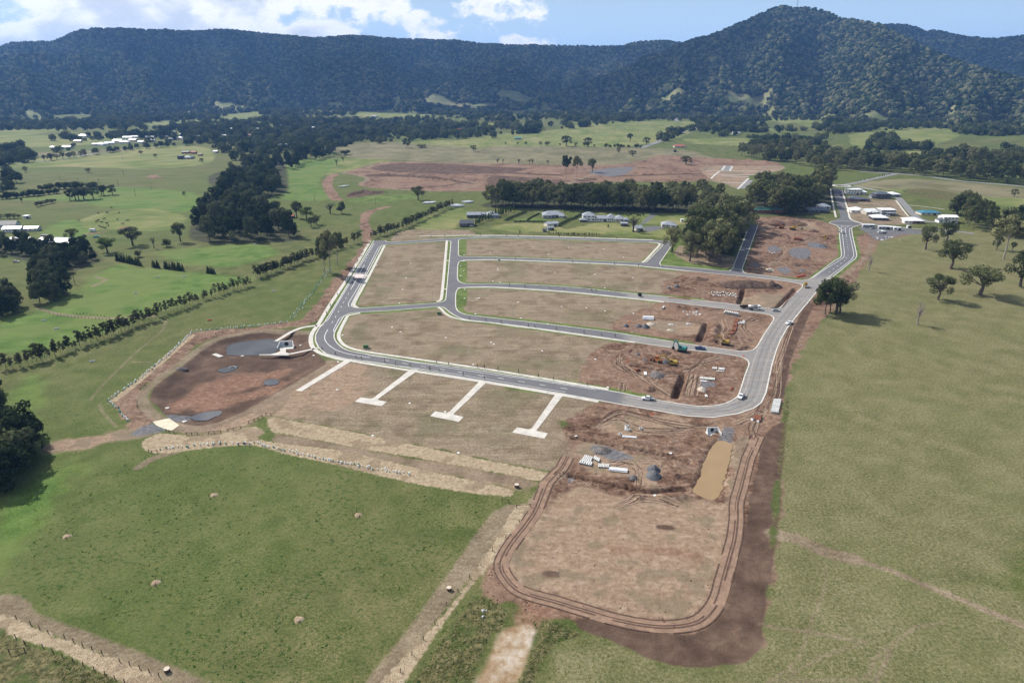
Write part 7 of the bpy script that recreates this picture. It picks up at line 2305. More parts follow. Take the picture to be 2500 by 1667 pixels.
pipes('c6', (215, 545), (310, 575), 5, 2.4, .42, 1.25, "short concrete pipe in the upper left row of the big heap", "upper left pipe row")
pipes('c6', (195, 575), (300, 605), 5, 2.4, .42, 1.25, "short concrete pipe in the middle row of the big heap", "middle pipe row")
pipes('c6', (165, 605), (310, 635), 6, 2.4, .42, 1.25, "short concrete pipe in the lowest row of the big heap", "lowest pipe row")
pipes('c6', (330, 555), (395, 595), 4, 2.4, .42, 1.25, "short concrete pipe at the right end of the big heap", "right end of the big pipe heap")
pipes('c6', (380, 645), (505, 655), 7, 2.4, .45, 1.25, "short concrete pipe in the row beside the long white pipes", "pipe row beside the long pipes")
pipes('c6', (605, 720), (612, 680), 5, 6.5, .38, -0.20, "long white pipe in the bundle on the lower site", "long pipe bundle on the lower site", PVC, 2)
pipes('c6', (735, 325), (738, 308), 2, 5.6, .3, -0.12, "long white pipe lying alone on the lower site", "two long pipes on the lower site", PVC)
pipes('b4', (1400, 965), (1650, 985), 12, 2.4, .42, 1.30, "concrete pipe in the long row near the road bend", "long pipe row near the bend")
pipes('b4', (1605, 805), (1685, 808), 4, 2.4, .45, 1.25, "concrete pipe in the left half of the upper short row", "upper short row left half")
pipes('b4', (1710, 812), (1810, 822), 5, 2.4, .45, 1.25, "concrete pipe in the right half of the upper short row", "upper short row right half")
pipes('b4', (485, 895), (535, 897), 2, 3.6, .55, 1.45, "wide white pipe of the pair beside the dark rubble heap", "pipe pair by the rubble heap", PVC)
pipes('b4', (1485, 1260), (1530, 1262), 2, 2.4, .62, 1.5, "large concrete pipe of the pair above the road bend", "pipe pair above the bend")
pipes('b4', (1735, 855), (1735, 848), 2, 3.4, .25, -.1, "thin white pipe below the upper short row", "thin pipes below the upper row", PVC)
pipes('b4', (1460, 1025), (1463, 1010), 2, 3.2, .25, -.3, "thin white pipe below the long pipe row", "thin pipes below the long row", PVC)
pipes('c5', (130, 835), (135, 795), 4, 6.2, .4, -.10, "long white pipe in the bundle above the gravel cones", "bundle above the gravel cones", PVC, 2)
pipes('c5', (1215, 730), (1440, 775), 9, 2.4, .45, 1.2, "concrete pipe in the row below the second lane", "pipe row below the second lane", None, 2)
pipes('z4', (1530, 1450), (1560, 1320), 11, 3.0, .5, -.30, "concrete pipe in the tall stack right of the road bend", "stack right of the bend", None, 1, .12)
pipes('c5', (348, 672), (352, 655), 2, 3.4, .5, 1.2, "concrete pipe alone below the black drum", "two pipes below the drum")
for i in range(34):
    px_, py_ = 1040 + (i % 17) * 22 + _trng.uniform(-6, 6), (435, 470)[i // 17] + _trng.uniform(-10, 12) + (i % 17) * 1.6
    x, y = G('c5', (px_, py_))
    o = link("concrete_block", pipe_mesh(1.3, .3, PIPE), None, (x, y, ground_z(x, y) + .02), _trng.uniform(.9, 1.9))
    tag(o, "pale short pipe piece in the scattered lot below the dark stockpile", "pipe", "scattered pipe pieces")
    o.name = "pipe"
pipes('a4', (1490, 665), (1520, 655), 3, 12, .8, .1, "long white pipe left of the far pipe dump", "far pipe dump left", PVC)
pipes('a4', (1690, 680), (1760, 690), 4, 12, .9, .5, "long white pipe in the middle of the far pipe dump", "far pipe dump middle", PVC)
pipes('a4', (1800, 650), (1840, 660), 3, 10, .9, .5, "long white pipe at the right of the far pipe dump", "far pipe dump right", PVC)
pipes('a4', (780, 530), (830, 520), 4, 8, .7, .2, "pale pipe stacked inside the far dirt loop", "pipes inside the far dirt loop", PIPE)


def heap(name, f, p, wpx, dpx_m, h, label, mat, seed, cat_="heap", rz=0.0, lump=0.25, group=None, n=26):
    """a loose conical or ridged pile with an uneven surface"""
    x, y = G(f, p)
    w = metres(f, p, wpx) / 2
    d = dpx_m
    vs_, fs = [], []
    nr = 7
    for j in range(nr + 1):
        q = 1 - j / nr
        for i in range(n):
            a = 2 * math.pi * i / n
            vs_.append([math.cos(a) * q * w, math.sin(a) * q * d, 0])
    V = np.array(vs_)
    rr_ = np.hypot(V[:, 0] / w, V[:, 1] / d)
    nz = fbm(V[:, 0] / (0.35 * min(w, d)) + seed, V[:, 1] / (0.35 * min(w, d)), seed, 4, .6)
    V[:, 2] = h * np.clip(1 - rr_, 0, 1) ** (.85) * (1 - lump + 2 * lump * nz) - .12 * (rr_ > .99)
    e = 1 + .16 * (nz - .5)
    V[:, 0] *= e
    V[:, 1] *= e
    for j in range(nr):
        for i in range(n):
            k = (i + 1) % n
            fs.append((j * n + i, j * n + k, (j + 1) * n + k, (j + 1) * n + i))
    o = link(name, mesh_from(name, V, fs, mat, True), None, (x, y, ground_z(x, y) - .1), rz)
    return tag(o, label, cat_, group)


def heapmat(name, cols, s=1.6):
    m = simple_mat(name, cols[1], .95)
    t = NT(m.node_tree)
    b = t.n['Principled BSDF']
    p = t.new('ShaderNodeNewGeometry').outputs['Position']
    v = t.math('ADD', t.math('MULTIPLY', t.noise(p, s, 4, .65), .6), t.math('MULTIPLY', t.noise(p, .35, 3, .6), .4))
    t.set(b.inputs['Base Color'], t.ramp(v, [(.38, cols[0]), (.5, cols[1]), (.62, cols[2])]))
    bp = t.new('ShaderNodeBump')
    bp.inputs['Distance'].default_value = .3
    bp.inputs['Strength'].default_value = .9
    t.set(bp.inputs['Height'], v)
    t.set(b.inputs['Normal'], bp.outputs[0])
    return m


HG = heapmat("blue_metal_gravel", [(.060, .064, .072), (.105, .108, .118), (.160, .160, .168)])
HS = heapmat("pale_sand", [(.30, .24, .18), (.45, .39, .31), (.58, .53, .45)])
HE = heapmat("dug_earth", [(.060, .032, .022), (.125, .072, .050), (.205, .132, .095)], 1.0)
HD = heapmat("dark_topsoil", [(.040, .024, .018), (.082, .052, .038), (.145, .098, .072)], .8)
HR = heapmat("rubble", [(.040, .036, .036), (.115, .100, .095), (.230, .205, .190)], 2.5)
for a in (('c6', (1015, 690), 165, 3.0, 2.2, "upper of two touching dark gravel cones", HG, 1), ('c6', (1018, 765), 185, 3.4, 2.4, "lower of two touching dark gravel cones", HG, 2), ('b4', (512, 130), 150, 2.6, 2.3, "right gravel cone of the three in line", HG, 3), ('b4', (400, 115), 130, 2.4, 1.8, "middle gravel cone of the three in line", HG, 4), ('b4', (190, 110), 110, 2.2, 1.6, "left gravel cone of the three in line", HG, 5),
          ('c5', (540, 355), 95, 2.2, 1.9, "larger gravel cone beside the top trench", HG, 6), ('c5', (430, 378), 80, 1.9, 1.5, "smaller gravel cone beside the top trench", HG, 7), ('b4', (600, 75), 170, 2.8, 1.4, "pale sand heap behind the three gravel cones", HS, 8), ('b4', (500, 670), 100, 1.6, .8, "flat gravel scrape above the long trench", HG, 9), ('b4', (385, 575), 90, 1.5, .9, "small gravel heap near the orange drum", HG, 10),
          ('b4', (835, 700), 150, 2.2, 1.4, "grey gravel heap under the big excavator's arm", HG, 11), ('b4', (700, 910), 280, 4.6, 1.7, "dark rubble heap beside the white pipe pair", HR, 12), ('b4', (800, 540), 300, 4.0, 1.4, "brown earth mound above the big excavator", HE, 13), ('b4', (580, 1150), 220, 3.2, 1.5, "brown earth mound above the parked ute", HE, 14), ('b4', (1440, 1150), 170, 2.8, 1.6, "tan earth mound above the large pipe pair", HS, 15),
          ('c6', (1275, 760), 130, 2.2, 1.1, "small earth heap between the cones and the muddy pond", HE, 16), ('c6', (770, 790), 120, 1.8, .9, "broken pipe rubble at the end of the long pipes", HR, 17), ('c6', (420, 470), 240, 3.2, 1.2, "stony rubble spread above the pipe heap", HR, 18), ('c5', (565, 645), 110, 2.0, 1.3, "red earth heap below the second lane's fence", HE, 19), ('c5', (810, 670), 130, 1.8, 1.0, "low red earth heap below the second lane", HE, 20),
          ('c3', (1290, 200), 240, 4.5, 2.6, "brown cone of earth in front of the upper excavator", HE, 21), ('c3', (1450, 480), 240, 6.0, 2.4, "grey gravel mound on the right of the upper pad", HG, 22), ('c3', (1180, 695), 110, 3.0, 1.5, "dark gravel heap at the edge of the grey slab", HG, 23), ('c3', (970, 840), 200, 5.0, 1.6, "dark soil ridge low on the upper pad", HD, 24), ('c3', (1085, 950), 150, 4.0, 1.6, "round dark heap near the orange barrier", HG, 25), ('c3', (470, 930), 170, 4.0, 1.5, "pale sand heap low on the upper pad", HS, 26),
          ('c3', (760, 300), 150, 11.0, 3.2, "long brown earth ramp on the upper pad", HE, 27), ('c3', (540, 205), 270, 7.0, 2.0, "broad brown mound under the upper excavators", HE, 28), ('c3', (900, 60), 600, 11.0, 4.2, "big red-brown spoil bank behind the upper excavator", HE, 29), ('c3', (560, 60), 380, 9.0, 3.6, "red-brown spoil bank left of the upper excavators", HE, 35), ('c5', (450, 975), 120, 1.6, .8, "small pale sand heap between trenches", HS, 30)):
    heap("heap", *a)
heap("stockpile", 'c5', (1560, 335), 900, 8.0, 4.2, "long dark topsoil stockpile below the tree stand", HD, 31, "stockpile", -0.10, .35, None, 44)
heap("stockpile", 'c5', (1900, 355), 330, 6.0, 4.0, "dark lumpy right end of the long topsoil stockpile", HD, 32, "stockpile", -0.10, .4, None, 30)
heap("stockpile", 'c5', (850, 250), 330, 5.0, 2.0, "low reddish bank left of the long topsoil stockpile", HE, 33, "stockpile", -0.10, .4, None, 30)
heap("rock_pile", 'z5', (815, 470), 110, 2.0, 1.1, "grey rock pile on the basin track", HR, 34, "rock pile")

# rusty steel plates and small gear
for f, p, w, lab in (('c5', [(1385, 815), (1438, 828), (1420, 870), (1365, 862)], 0, "upper rusty steel plate near the third lane"), ('c5', [(1362, 872), (1420, 876), (1402, 930), (1345, 918)], 0, "middle rusty steel plate near the third lane"), ('c5', [(1335, 935), (1400, 940), (1390, 995), (1330, 985)], 0, "dusty rusty plate near the third lane"), ('c5', [(1330, 1000), (1390, 1012), (1330, 1045), (1275, 1040)], 0, "lowest tilted rusty steel plate near the third lane"), ('c6', [(2170, 75), (2250, 80), (2240, 145), (2165, 125)], 0, "square rusty steel plate below the road bend"), ('c3', [(930, 330), (1070, 345), (1070, 380), (925, 360)], 0, "rusty steel trench box on the upper pad")):
    w_ = ccw(GS(f, p))
    c = np.mean(np.array(w_), 0)
    z = ground_z(*c)
    o = MB().prism([(a - c[0], b - c[1]) for a, b in w_], .12, .42 if f != 'c3' else 1.6).obj("steel_plate", M_['rust'])
    o.location = (c[0], c[1], z + .15)
    tag(o, lab, "steel plate", "rusty steel plates")
SACK = simple_mat("white_sack", (.70, .70, .68), .85, .1, 3)
_sk = MB()
for dx, dy, r in ((0, 0, .55), (.5, .15, .4), (-.42, .2, .42), (.1, -.35, .36)):
    for i in range(5):
        z0, z1 = .18 * i, .18 * (i + 1)
        r0, r1 = r * math.sqrt(max(.02, 1 - (i / 5.2)**2)), r * math.sqrt(max(.02, 1 - ((i + 1) / 5.2)**2))
        _sk.tube((dx, dy, z0), (dx, dy, z1), r0, r1, 8, caps=i == 4)
_skm = _sk.mesh("sack", SACK)
for i, (f, p, k, lab) in enumerate((('c5', (450, 905), 5, "white sack in the heap beside the sand"), ('c5', (720, 890), 4, "white sack in the heap above the cross trench"), ('c5', (760, 745), 11, "pale pipe fitting in the heap below the second lane"), ('c5', (1470, 870), 8, "white bundle beside the rusty plates"), ('c3', (520, 610), 6, "white bundle on the upper pad's grey slab"), ('c6', (2180, 125), 4, "white bag beside the square rusty plate"), ('c6', (715, 225), 3, "white bag beside the pit rings"), ('b3', (1120, 225), 14, "white and red crate in the scattered yard stores"), ('z7', (812, 640), 3, "pale rubble sack in the rank grass"))):
    for j in range(k):
        spread = metres(f, p, 1) * {2: 130, 3: 60, 4: 70, 7: 100}.get(i, 40)
        x, y = G(f, p)
        x += _trng.uniform(-1, 1) * spread * .9
        y += _trng.uniform(-1, 1) * spread * .7
        o = link("sack" if i not in (2, 7) else ("pipe_fitting" if i == 2 else "crate"), _skm, None, (x, y, ground_z(x, y) - .05), _trng.uniform(0, 6), _trng.uniform(.45, .95) * (.6 if f == 'z7' else 1))
        tag(o, lab, "sack" if i not in (2, 7) else ("fitting" if i == 2 else "crate"), lab + " group")
RING = MB().pipe((0, 0, 0), (0, 0, 1.0), .75, .12, 16).mesh("ring", PIPE)
for f, p, s, lab in (('c6', (705, 200), 1.0, "upper concrete pit ring on the lower site"), ('c6', (728, 240), .9, "tilted concrete pit ring below the upper ring"), ('c6', (865, 225), .9, "concrete pit ring right of the two rings"), ('c6', (632, 290), .8, "small concrete ring at the end of the long pipes")):
    x, y = G(f, p)
    tag(link("pit_ring", RING, None, (x, y, ground_z(x, y)), 0, s), lab, "concrete ring", "concrete pit rings")
RISER_T = simple_mat("riser_concrete", (.55, .47, .38), .9, .15, 2)
for f, p, s, lab in (('b1', (1038, 1495), 1.0, "round timber bollard stump on the lower left strip"), ('z7', (634, 512), 1.0, "round stump on the strip left of the pad"), ('D', (1187, 1118), 1.15, "round stump on the straw strip near the gate")):
    x, y = G(f, p)
    o = thing("stump", lab, "stump", (x, y, ground_z(x, y) - .05), 0, "round stumps on the strips", s)
    MB().tube((0, 0, -.1), (0, 0, .95), .62, .70, 14).obj("stump_body", M_['timber'], o)
    MB().tube((0, 0, .95), (0, 0, 1.02), .70, .66, 14).obj("stump_top", RISER_T, o)
# concrete headwalls
for f, p, s, rz, lab in (('c6', (1700, 270), 1.5, .1, "white concrete headwall beside the gravel chute"), ('z5', (1230, 440), 1.0, .1, "small concrete outlet at the middle basin pool"), ('c4', (1150, 720), 2.2, .15, "angular concrete inlet pit between the basin paths")):
    x, y = G(f, p)
    o = thing("headwall", lab, "headwall", (x, y, ground_z(x, y)), rz, "concrete headwalls", s)
    MB().box(-1.3, 1.3, .9, 1.1, -.2, 1.3).obj("back_wall", PIPE, o)
    for k in (-1, 1):
        MB().add([(k * 1.3, 1.0, -.2), (k * 1.5, 1.0, -.2), (k * 2.0, -1.0, -.2), (k * 1.8, -1.0, -.2), (k * 1.3, 1.0, 1.3), (k * 1.5, 1.0, 1.3), (k * 2.0, -1.0, .4), (k * 1.8, -1.0, .4)], [(0, 3, 2, 1), (4, 5, 6, 7), (0, 1, 5, 4), (1, 2, 6, 5), (2, 3, 7, 6), (3, 0, 4, 7)]).obj("wing_wall", PIPE, o)
    MB().box(-1.8, 1.8, -1.1, 1.0, -.2, .02).obj("apron", PIPE, o)
    MB().tube((0, .86, .55), (0, .88, .55), .5, .5, 16).obj("opening", DARK, o)
for f, pts, lab in (('z5', [(1065, 350), (1100, 340), (1160, 362), (1125, 372)], "pale slab at the left end of the long pond"), ('z5', [(820, 920), (855, 912), (868, 920), (835, 932)], "small pale slab beside the rock apron"), ('z5', [(683, 800), (712, 793), (722, 802), (692, 810)], "small pale slab low on the basin floor"), ('z5', [(1302, 360), (1325, 356), (1330, 362), (1306, 366)], "tiny pale slab on the long pond's near bank")):
    w_ = ccw(GS(f, pts, -1))
    c = np.mean(np.array(w_), 0)
    o = MB().prism([(a - c[0], b - c[1]) for a, b in w_], -.3, .3).obj("concrete_slab", CONC)
    o.location = (c[0], c[1], ground_z(*c))
    tag(o, lab, "slab", "concrete slabs in the basin")
KG = simple_mat("kiosk_green", (.085, .15, .055), .6, .1, 1)
for f, p, s, lab in (('z2', (1150, 1135), 1.0, "green electrical kiosk inside the big road curve"), ('z2', (1850, 815), .9, "green electrical kiosk by the lane junction"), ('z3', (465, 300), .55, "small pale green kiosk on the top lane")):
    x, y = G(f, p)
    o = thing("kiosk", lab, "kiosk", (x, y, ground_z(x, y)), .15, "electrical kiosks", s)
    MB().box(-1.4, 1.4, -.9, .9, -.1, .2).obj("plinth", CONC, o)
    MB().box(-1.3, 1.3, -.8, .8, .2, 1.75).obj("cabinet", KG, o)
    MB().side_prism([(-1.42, 1.75), (-1.42, 1.85), (1.42, 1.85), (1.42, 1.75)], -.92, .92).obj("lid", KG, o)
    for k in (-.65, .65):
        MB().box(k - .55, k + .55, -.83, -.795, .35, 1.65).obj("door", KG, o)
x, y = G('z3', (1810, 640))
o = thing("cable_drum", "black cable drum standing beside the second lane", "cable drum", (x, y, ground_z(x, y)), .2)
for k in (-1, 1):
    MB().tube((0, k * .55, 1.15), (0, k * .65, 1.15), 1.15, 1.15, 20).obj("flange", DARK, o)
MB().tube((0, -.55, 1.15), (0, .55, 1.15), .85, .85, 18).obj("cable_winding", RUB, o)
x, y = G('b4', (385, 840))
o = thing("skip", "rusty bucket lying left of the white pipe pair", "bucket", (x, y, ground_z(x, y)), .4)
MB().side_prism([(-1.2, 0), (-1.4, 1.0), (.2, 1.3), (1.2, .3), (.9, 0)], -.8, .8).obj("bucket_shell", M_['rust'], o)
# orange safety barriers
OBAR = simple_mat("orange_barrier", (.62, .085, .02), .6, .12, 1.5)
for i in range(4):
    x, y = G('c3', (1000 + i * 42, 1075 - i * 8))
    o = MB().side_prism([(-1, 0), (-1, .35), (-1, .9), (1, .9), (1, 0)], -.22, .22).obj("safety_barrier", OBAR)
    o.location = (x, y, ground_z(x, y))
    o.rotation_euler = (0, 0, .25)
    tag(o, "orange water-filled barrier in the line at the pad's foot", "barrier", "orange barrier line")


def mesh_fence(f, pts, h, label):
    line = densify(GS(f, pts), 2.5)
    c = np.mean(np.array(line), 0)
    o = thing("barrier_fence", label, "fence", (c[0], c[1], 0), 0, "orange mesh fences")
    for x, y in line:
        z = ground_z(x, y)
        MB().tube((x - c[0], y - c[1], z - .2), (x - c[0], y - c[1], z + h + .15), .05, .05, 6).obj("post", M_['timber'], o)
    m = MB()
    for (x0, y0), (x1, y1) in zip(line[:-1], line[1:]):
        z0, z1 = ground_z(x0, y0), ground_z(x1, y1)
        d = Vector((x1 - x0, y1 - y0, 0)).normalized()
        nx, ny = -d.y * .03, d.x * .03
        a = [(x0 - c[0], y0 - c[1], z0 + .1), (x1 - c[0], y1 - c[1], z1 + .1), (x1 - c[0], y1 - c[1], z1 + h), (x0 - c[0], y0 - c[1], z0 + h)]
        b = [(p[0] + nx, p[1] + ny, p[2]) for p in a]
        m.add(a + b, [(0, 1, 2, 3), (7, 6, 5, 4), (0, 4, 5, 1), (3, 2, 6, 7), (0, 3, 7, 4), (1, 5, 6, 2)])
    m.obj("mesh", OBAR, o)


mesh_fence('c5', [(2250, 440), (2140, 545), (2050, 650)], .55, "orange mesh fence along the wide road's kerb trench")
mesh_fence('c5', [(420, 515), (560, 522), (740, 540)], .5, "orange mesh fence above the second lane")
mesh_fence('b4', [(1900, 1160), (1945, 1110), (1930, 1160)], .5, "crumpled orange mesh inside the road bend")
mesh_fence('b4', [(235, 540), (290, 500)], .7, "short orange mesh left of the teal excavator")
CONE = MB().tube((0, 0, 0), (0, 0, .75), .24, .05, 10).box(-.3, .3, -.3, .3, -.02, .05).mesh("cone", OBAR)
for f, p, lab in (('b4', (215, 685), "orange cone at the left end of the long trench"), ('b4', (1045, 858), "orange cone at the corner of the long trench"), ('b4', (2120, 605), "orange cone at the lane corner"), ('c6', (1000, 60), "orange cone below the lower main road"), ('z6', (985, 243), "orange cone beside the white pole"), ('b4', (250, 40), "orange cone behind the left gravel cone")):
    x, y = G(f, p)
    tag(link("traffic_cone", CONE, None, (x, y, ground_z(x, y)), 0, 1.4), lab, "cone", "orange cones")

# ------------------------------------------------------------------ fences, guards, posts
POSTW = M_['timber']
_post = MB().tube((0, 0, -.3), (0, 0, 1.15), .11, .10, 7).mesh("post", POSTW)


def rail_fence(f, pts, label, h=1.0, z=0.0, group="timber rail fences round the basin"):
    w_ = GS(f, pts, z)
    c = np.mean(np.array(w_), 0)
    o = thing("timber_fence", label, "fence", (c[0], c[1], 0), 0, group)
    q = [(x - c[0], y - c[1], ground_z(x, y)) for x, y in w_]
    for a in q:
        MB().tube((a[0], a[1], a[2] - .3), (a[0], a[1], a[2] + h + .12), .13, .12, 7).obj("post", POSTW, o)
    for a, b in zip(q[:-1], q[1:]):
        MB().bar((a[0], a[1], a[2] + h * .92), (b[0], b[1], b[2] + h * .92), .12).obj("rail", POSTW, o)


for pts, lab in (([(690, 982), (715, 995), (757, 1002)], "rail fence below the sandy slab"), ([(857, 1012), (900, 1012), (948, 1008)], "rail fence left of the basin's low end"), ([(1038, 1004), (1085, 998), (1137, 994)], "rail fence at the basin's low end"), ([(1197, 984), (1242, 974), (1302, 958)], "rail fence right of the basin's low end"), ([(1367, 918), (1412, 902), (1446, 887), (1480, 864)], "longest rail fence above the straw slope"), ([(1510, 848), (1550, 853)], "short rail fence at the top of the straw slope"), ([(987, 248), (1026, 228)], "short rail fence at the upper basin bend"), ([(1097, 192), (1156, 178)], "rail fence above the long pond"), ([(1262, 158), (1336, 142)], "right rail fence above the long pond"), ([(482, 645), (522, 614)], "rail fence on the left basin track"), ([(445, 742), (455, 785)], "rail fence at the left basin bend"), ([(547, 1150), (575, 1162), (617, 1156)], "rail fence below the straw slope"), ([(1287, 1100), (1336, 1094), (1376, 1104)], "rail fence on the paddock edge of the straw"), ([(1880, 95), (1925, 85)], "short rail fence by the left road path")):
    rail_fence('z5', pts, lab)
rail_fence('z7', [(985, 85), (1060, 80)], "timber gate rails at the top of the straw strip", 1.1, 0, "gates and rails")
rail_fence('z7', [(910, 50), (945, 58)], "short rail fence left of the timber gate rails", 1.1, 0, "gates and rails")
rail_fence('c6', [(-110, 740), (-60, 760), (-20, 745)], "broken rails beside the dirt track junction", 1.1, 0, "gates and rails")
rail_fence('b1', [(60, 1385), (155, 1372)], "pale farm gate at the lower left corner", 1.1, 0, "gates and rails")
for f, pts, lab, grp in (('b1', [(100, 1165), (190, 1203), (245, 1230), (300, 1258), (400, 1285), (512, 1335), (632, 1385), (742, 1432), (866, 1475), (986, 1525)], "thin fence post on the upper side of the lower left strip", "posts above the lower left strip"), ('b1', [(97, 1285), (150, 1320), (158, 1330), (266, 1345), (388, 1405), (516, 1455), (652, 1515), (772, 1562)], "stout fence post on the lower side of the lower left strip", "posts below the lower left strip"),
                         ('z7', [(1000, 160), (930, 240), (860, 310), (800, 385), (740, 450), (680, 520), (620, 590), (560, 690), (500, 770), (440, 850), (380, 940)], "thin fence post beside the straw strip left of the pad", "posts beside the straw strip"),
                         ('z1', [(380, 520), (440, 535), (520, 545), (600, 552), (680, 558), (760, 562), (840, 560)], "post of the lane fence on the green paddock", "lane fence posts"), ('z1', [(560, 520), (640, 525), (720, 535), (800, 545)], "post on the far side of the paddock lane", "far lane fence posts")):
    for p in densify([(a, b) for a, b in pts], 26 if f == 'z1' else 60):
        x, y = G(f, p)
        o = link("fence_post", _post, None, (x, y, ground_z(x, y)), 0)
        tag(o, lab, "fence post", grp)
STRAWM = heapmat('straw_ring', [(.20, .14, .09), (.30, .22, .145), (.42, .33, .23)], 2.5)
# tree planting rings with four stakes
for p, lab in (((1328, 402), "staked straw ring nearest the straw slope"), ((2222, 526), "staked straw ring at the right of the lower paddock"), ((415, 658), "staked straw ring at the left of the lower paddock"), ((966, 945), "staked straw ring in the middle of the lower paddock"), ((1853, 1172), "staked straw ring lowest on the paddock")):
    x, y = G('b1', p)
    o = thing("planting_ring", lab, "planting ring", (x, y, ground_z(x, y)), .3, "staked straw rings on the lower paddock", .85)
    vs_, fs = [(0, 0, .28)], []
    for j, (q, z) in enumerate(((.6, .32), (1.15, .22), (1.6, -.1))):
        for i in range(14):
            a = 2 * math.pi * i / 14
            k = q * (1 + .18 * math.sin(3 * a + j))
            vs_.append((math.cos(a) * k, math.sin(a) * k, z + .06 * math.sin(5 * a)))
    for i in range(14):
        k = (i + 1) % 14
        fs.append((0, 1 + i, 1 + k))
        for j in range(2):
            fs.append((1 + j * 14 + i, 15 + j * 14 + i, 15 + j * 14 + k, 1 + j * 14 + k))
    link("straw_mound", mesh_from("straw_mound", vs_, fs, STRAWM, True), o)
    for a in range(4):
        t = a * math.pi / 2 + .2
        MB().tube((1.9 * math.cos(t), 1.9 * math.sin(t), -.2), (1.9 * math.cos(t), 1.9 * math.sin(t), 1.35), .09, .08, 6).obj("stake", POSTW, o)
# paddock troughs on worn rings
for f, p, lab in (('z1', (2093, 347), "concrete trough on a worn ring below the young gum row"), ('z1', (1040, 365), "trough on a worn patch in the emerald paddock"), ('z1', (1205, 241), "trough on the upper emerald paddock"), ('z1', (1410, 240), "pale trough below the cypress rows"), ('z1', (335, 573), "white trough left of the lane fence"), ('z1', (433, 636), "trough below the lane fence"), ('a3', (2090, 995), "trough on a worn patch below the casuarina wood"), ('z1', (1605, 572), "orange plastic trough on the olive paddock"), ('z1', (707, 887), "small trough on the left olive paddock")):
    x, y = G(f, p)
    o = thing("trough", lab, "trough", (x, y, ground_z(x, y)), .3, "paddock troughs")
    mt = OBAR if 'orange' in lab else PIPE
    MB().box(-1.1, 1.1, -.45, .45, -.1, .12).box(-1.1, 1.1, -.45, -.35, .12, .55).box(-1.1, 1.1, .35, .45, .12, .55).box(-1.1, -1.0, -.35, .35, .12, .55).box(1.0, 1.1, -.35, .35, .12, .55).obj("trough_shell", mt, o)
    MB().box(-1.0, 1.0, -.35, .35, .12, .45).obj("trough_water", WATER, o)
# plant sleeves along the basin banks
SLEEVE_W = simple_mat("white_sleeve", (.72, .74, .72), .6)
SLEEVE_G = simple_mat("green_sleeve", (.16, .33, .25), .6)
_slw = MB().tube((0, 0, 0), (0, 0, .7), .24, .2, 5).mesh("sleeve", SLEEVE_W)
_slg = MB().tube((0, 0, 0), (0, 0, .7), .24, .2, 5).mesh("sleeve", SLEEVE_G)
for f, pts, n, lab, grp, green in (('z5', [(895, 180), (700, 365), (480, 550), (215, 728)], 66, "white plant sleeve on the outer left basin bank", "sleeves on the outer left bank", .25), ('z5', [(215, 735), (290, 800), (375, 905)], 26, "pale green plant sleeve at the lower left basin corner", "sleeves at the lower left corner", .6), ('z5', [(905, 168), (1200, 140), (1500, 112), (1700, 88)], 40, "white plant sleeve along the upper basin bank", "sleeves along the upper bank", .15),
                                   ('z2', [(795, 375), (640, 590), (500, 770), (420, 870)], 44, "green plant sleeve in the double row beside the left road", "green sleeve rows by the left road", .85), ('z2', [(812, 378), (660, 590), (520, 770), (440, 875)], 30, "white plant sleeve in the double row beside the left road", "white sleeve rows by the left road", .3), ('z5', [(640, 1135), (1100, 1085), (1420, 1085), (1800, 1175), (2352, 1285), (2700, 1340)], 84, "white plant sleeve along the foot of the straw slope", "sleeves at the foot of the straw slope", .3)):
    line = densify(GS(f, pts), .3)
    for i in range(n):
        p = line[int((i + _trng.random() * .6) * len(line) / n) % len(line)]
        x, y = p[0] + _trng.gauss(0, .35), p[1] + _trng.gauss(0, .35)
        o = link("plant_sleeve", _slg if _trng.random() < green else _slw, None, (x, y, ground_z(x, y) - .02), 0, _trng.uniform(.9, 1.4))
        tag(o, lab, "plant sleeve", grp)
# young street trees on the verges
for f, pts, n, lab, grp in (('z2', [(700, 1140), (890, 1210), (1240, 1262), (1640, 1330), (2300, 1435)], 11, "tiny staked street tree on the lower main road verge", "street trees, lower main road"), ('z3', [(-250, 1275), (360, 1335), (860, 1420), (1330, 1500)], 9, "tiny staked street tree on the inner main road verge", "street trees, inner main road"), ('z3', [(150, 860), (590, 915), (1150, 985), (1640, 1035)], 9, "tiny staked street tree on the lowest lane", "street trees, lowest lane"), ('z3', [(420, 540), (1000, 570), (1560, 610)], 6, "tiny staked street tree on the middle lane", "street trees, middle lane"), ('z3', [(300, 285), (900, 300), (2200, 380)], 8, "tiny staked street tree on the upper lane", "street trees, upper lane"), ('z3', [(-350, 75), (300, 65), (1000, 72), (1900, 102)], 12, "tiny staked street tree on the top road", "street trees, top road"), ('z2', [(1170, 140), (1000, 430), (800, 760), (730, 880)], 9, "tiny staked street tree on the left road verge", "street trees, left road"), ('b5', [(755, 170), (780, 260), (812, 380)], 8, "tiny street tree on the new north street", "street trees, north street"), ('b5', [(870, 95), (1000, 62), (1180, 25)], 10, "tiny street tree along the far boulevard", "street trees, far boulevard")):
    row("street_tree", 'poplar', f, pts, n, (1.8, 2.6) if f != 'b5' else (3, 4.5), (.28, .42), lab, grp, 'gum', 0.2)
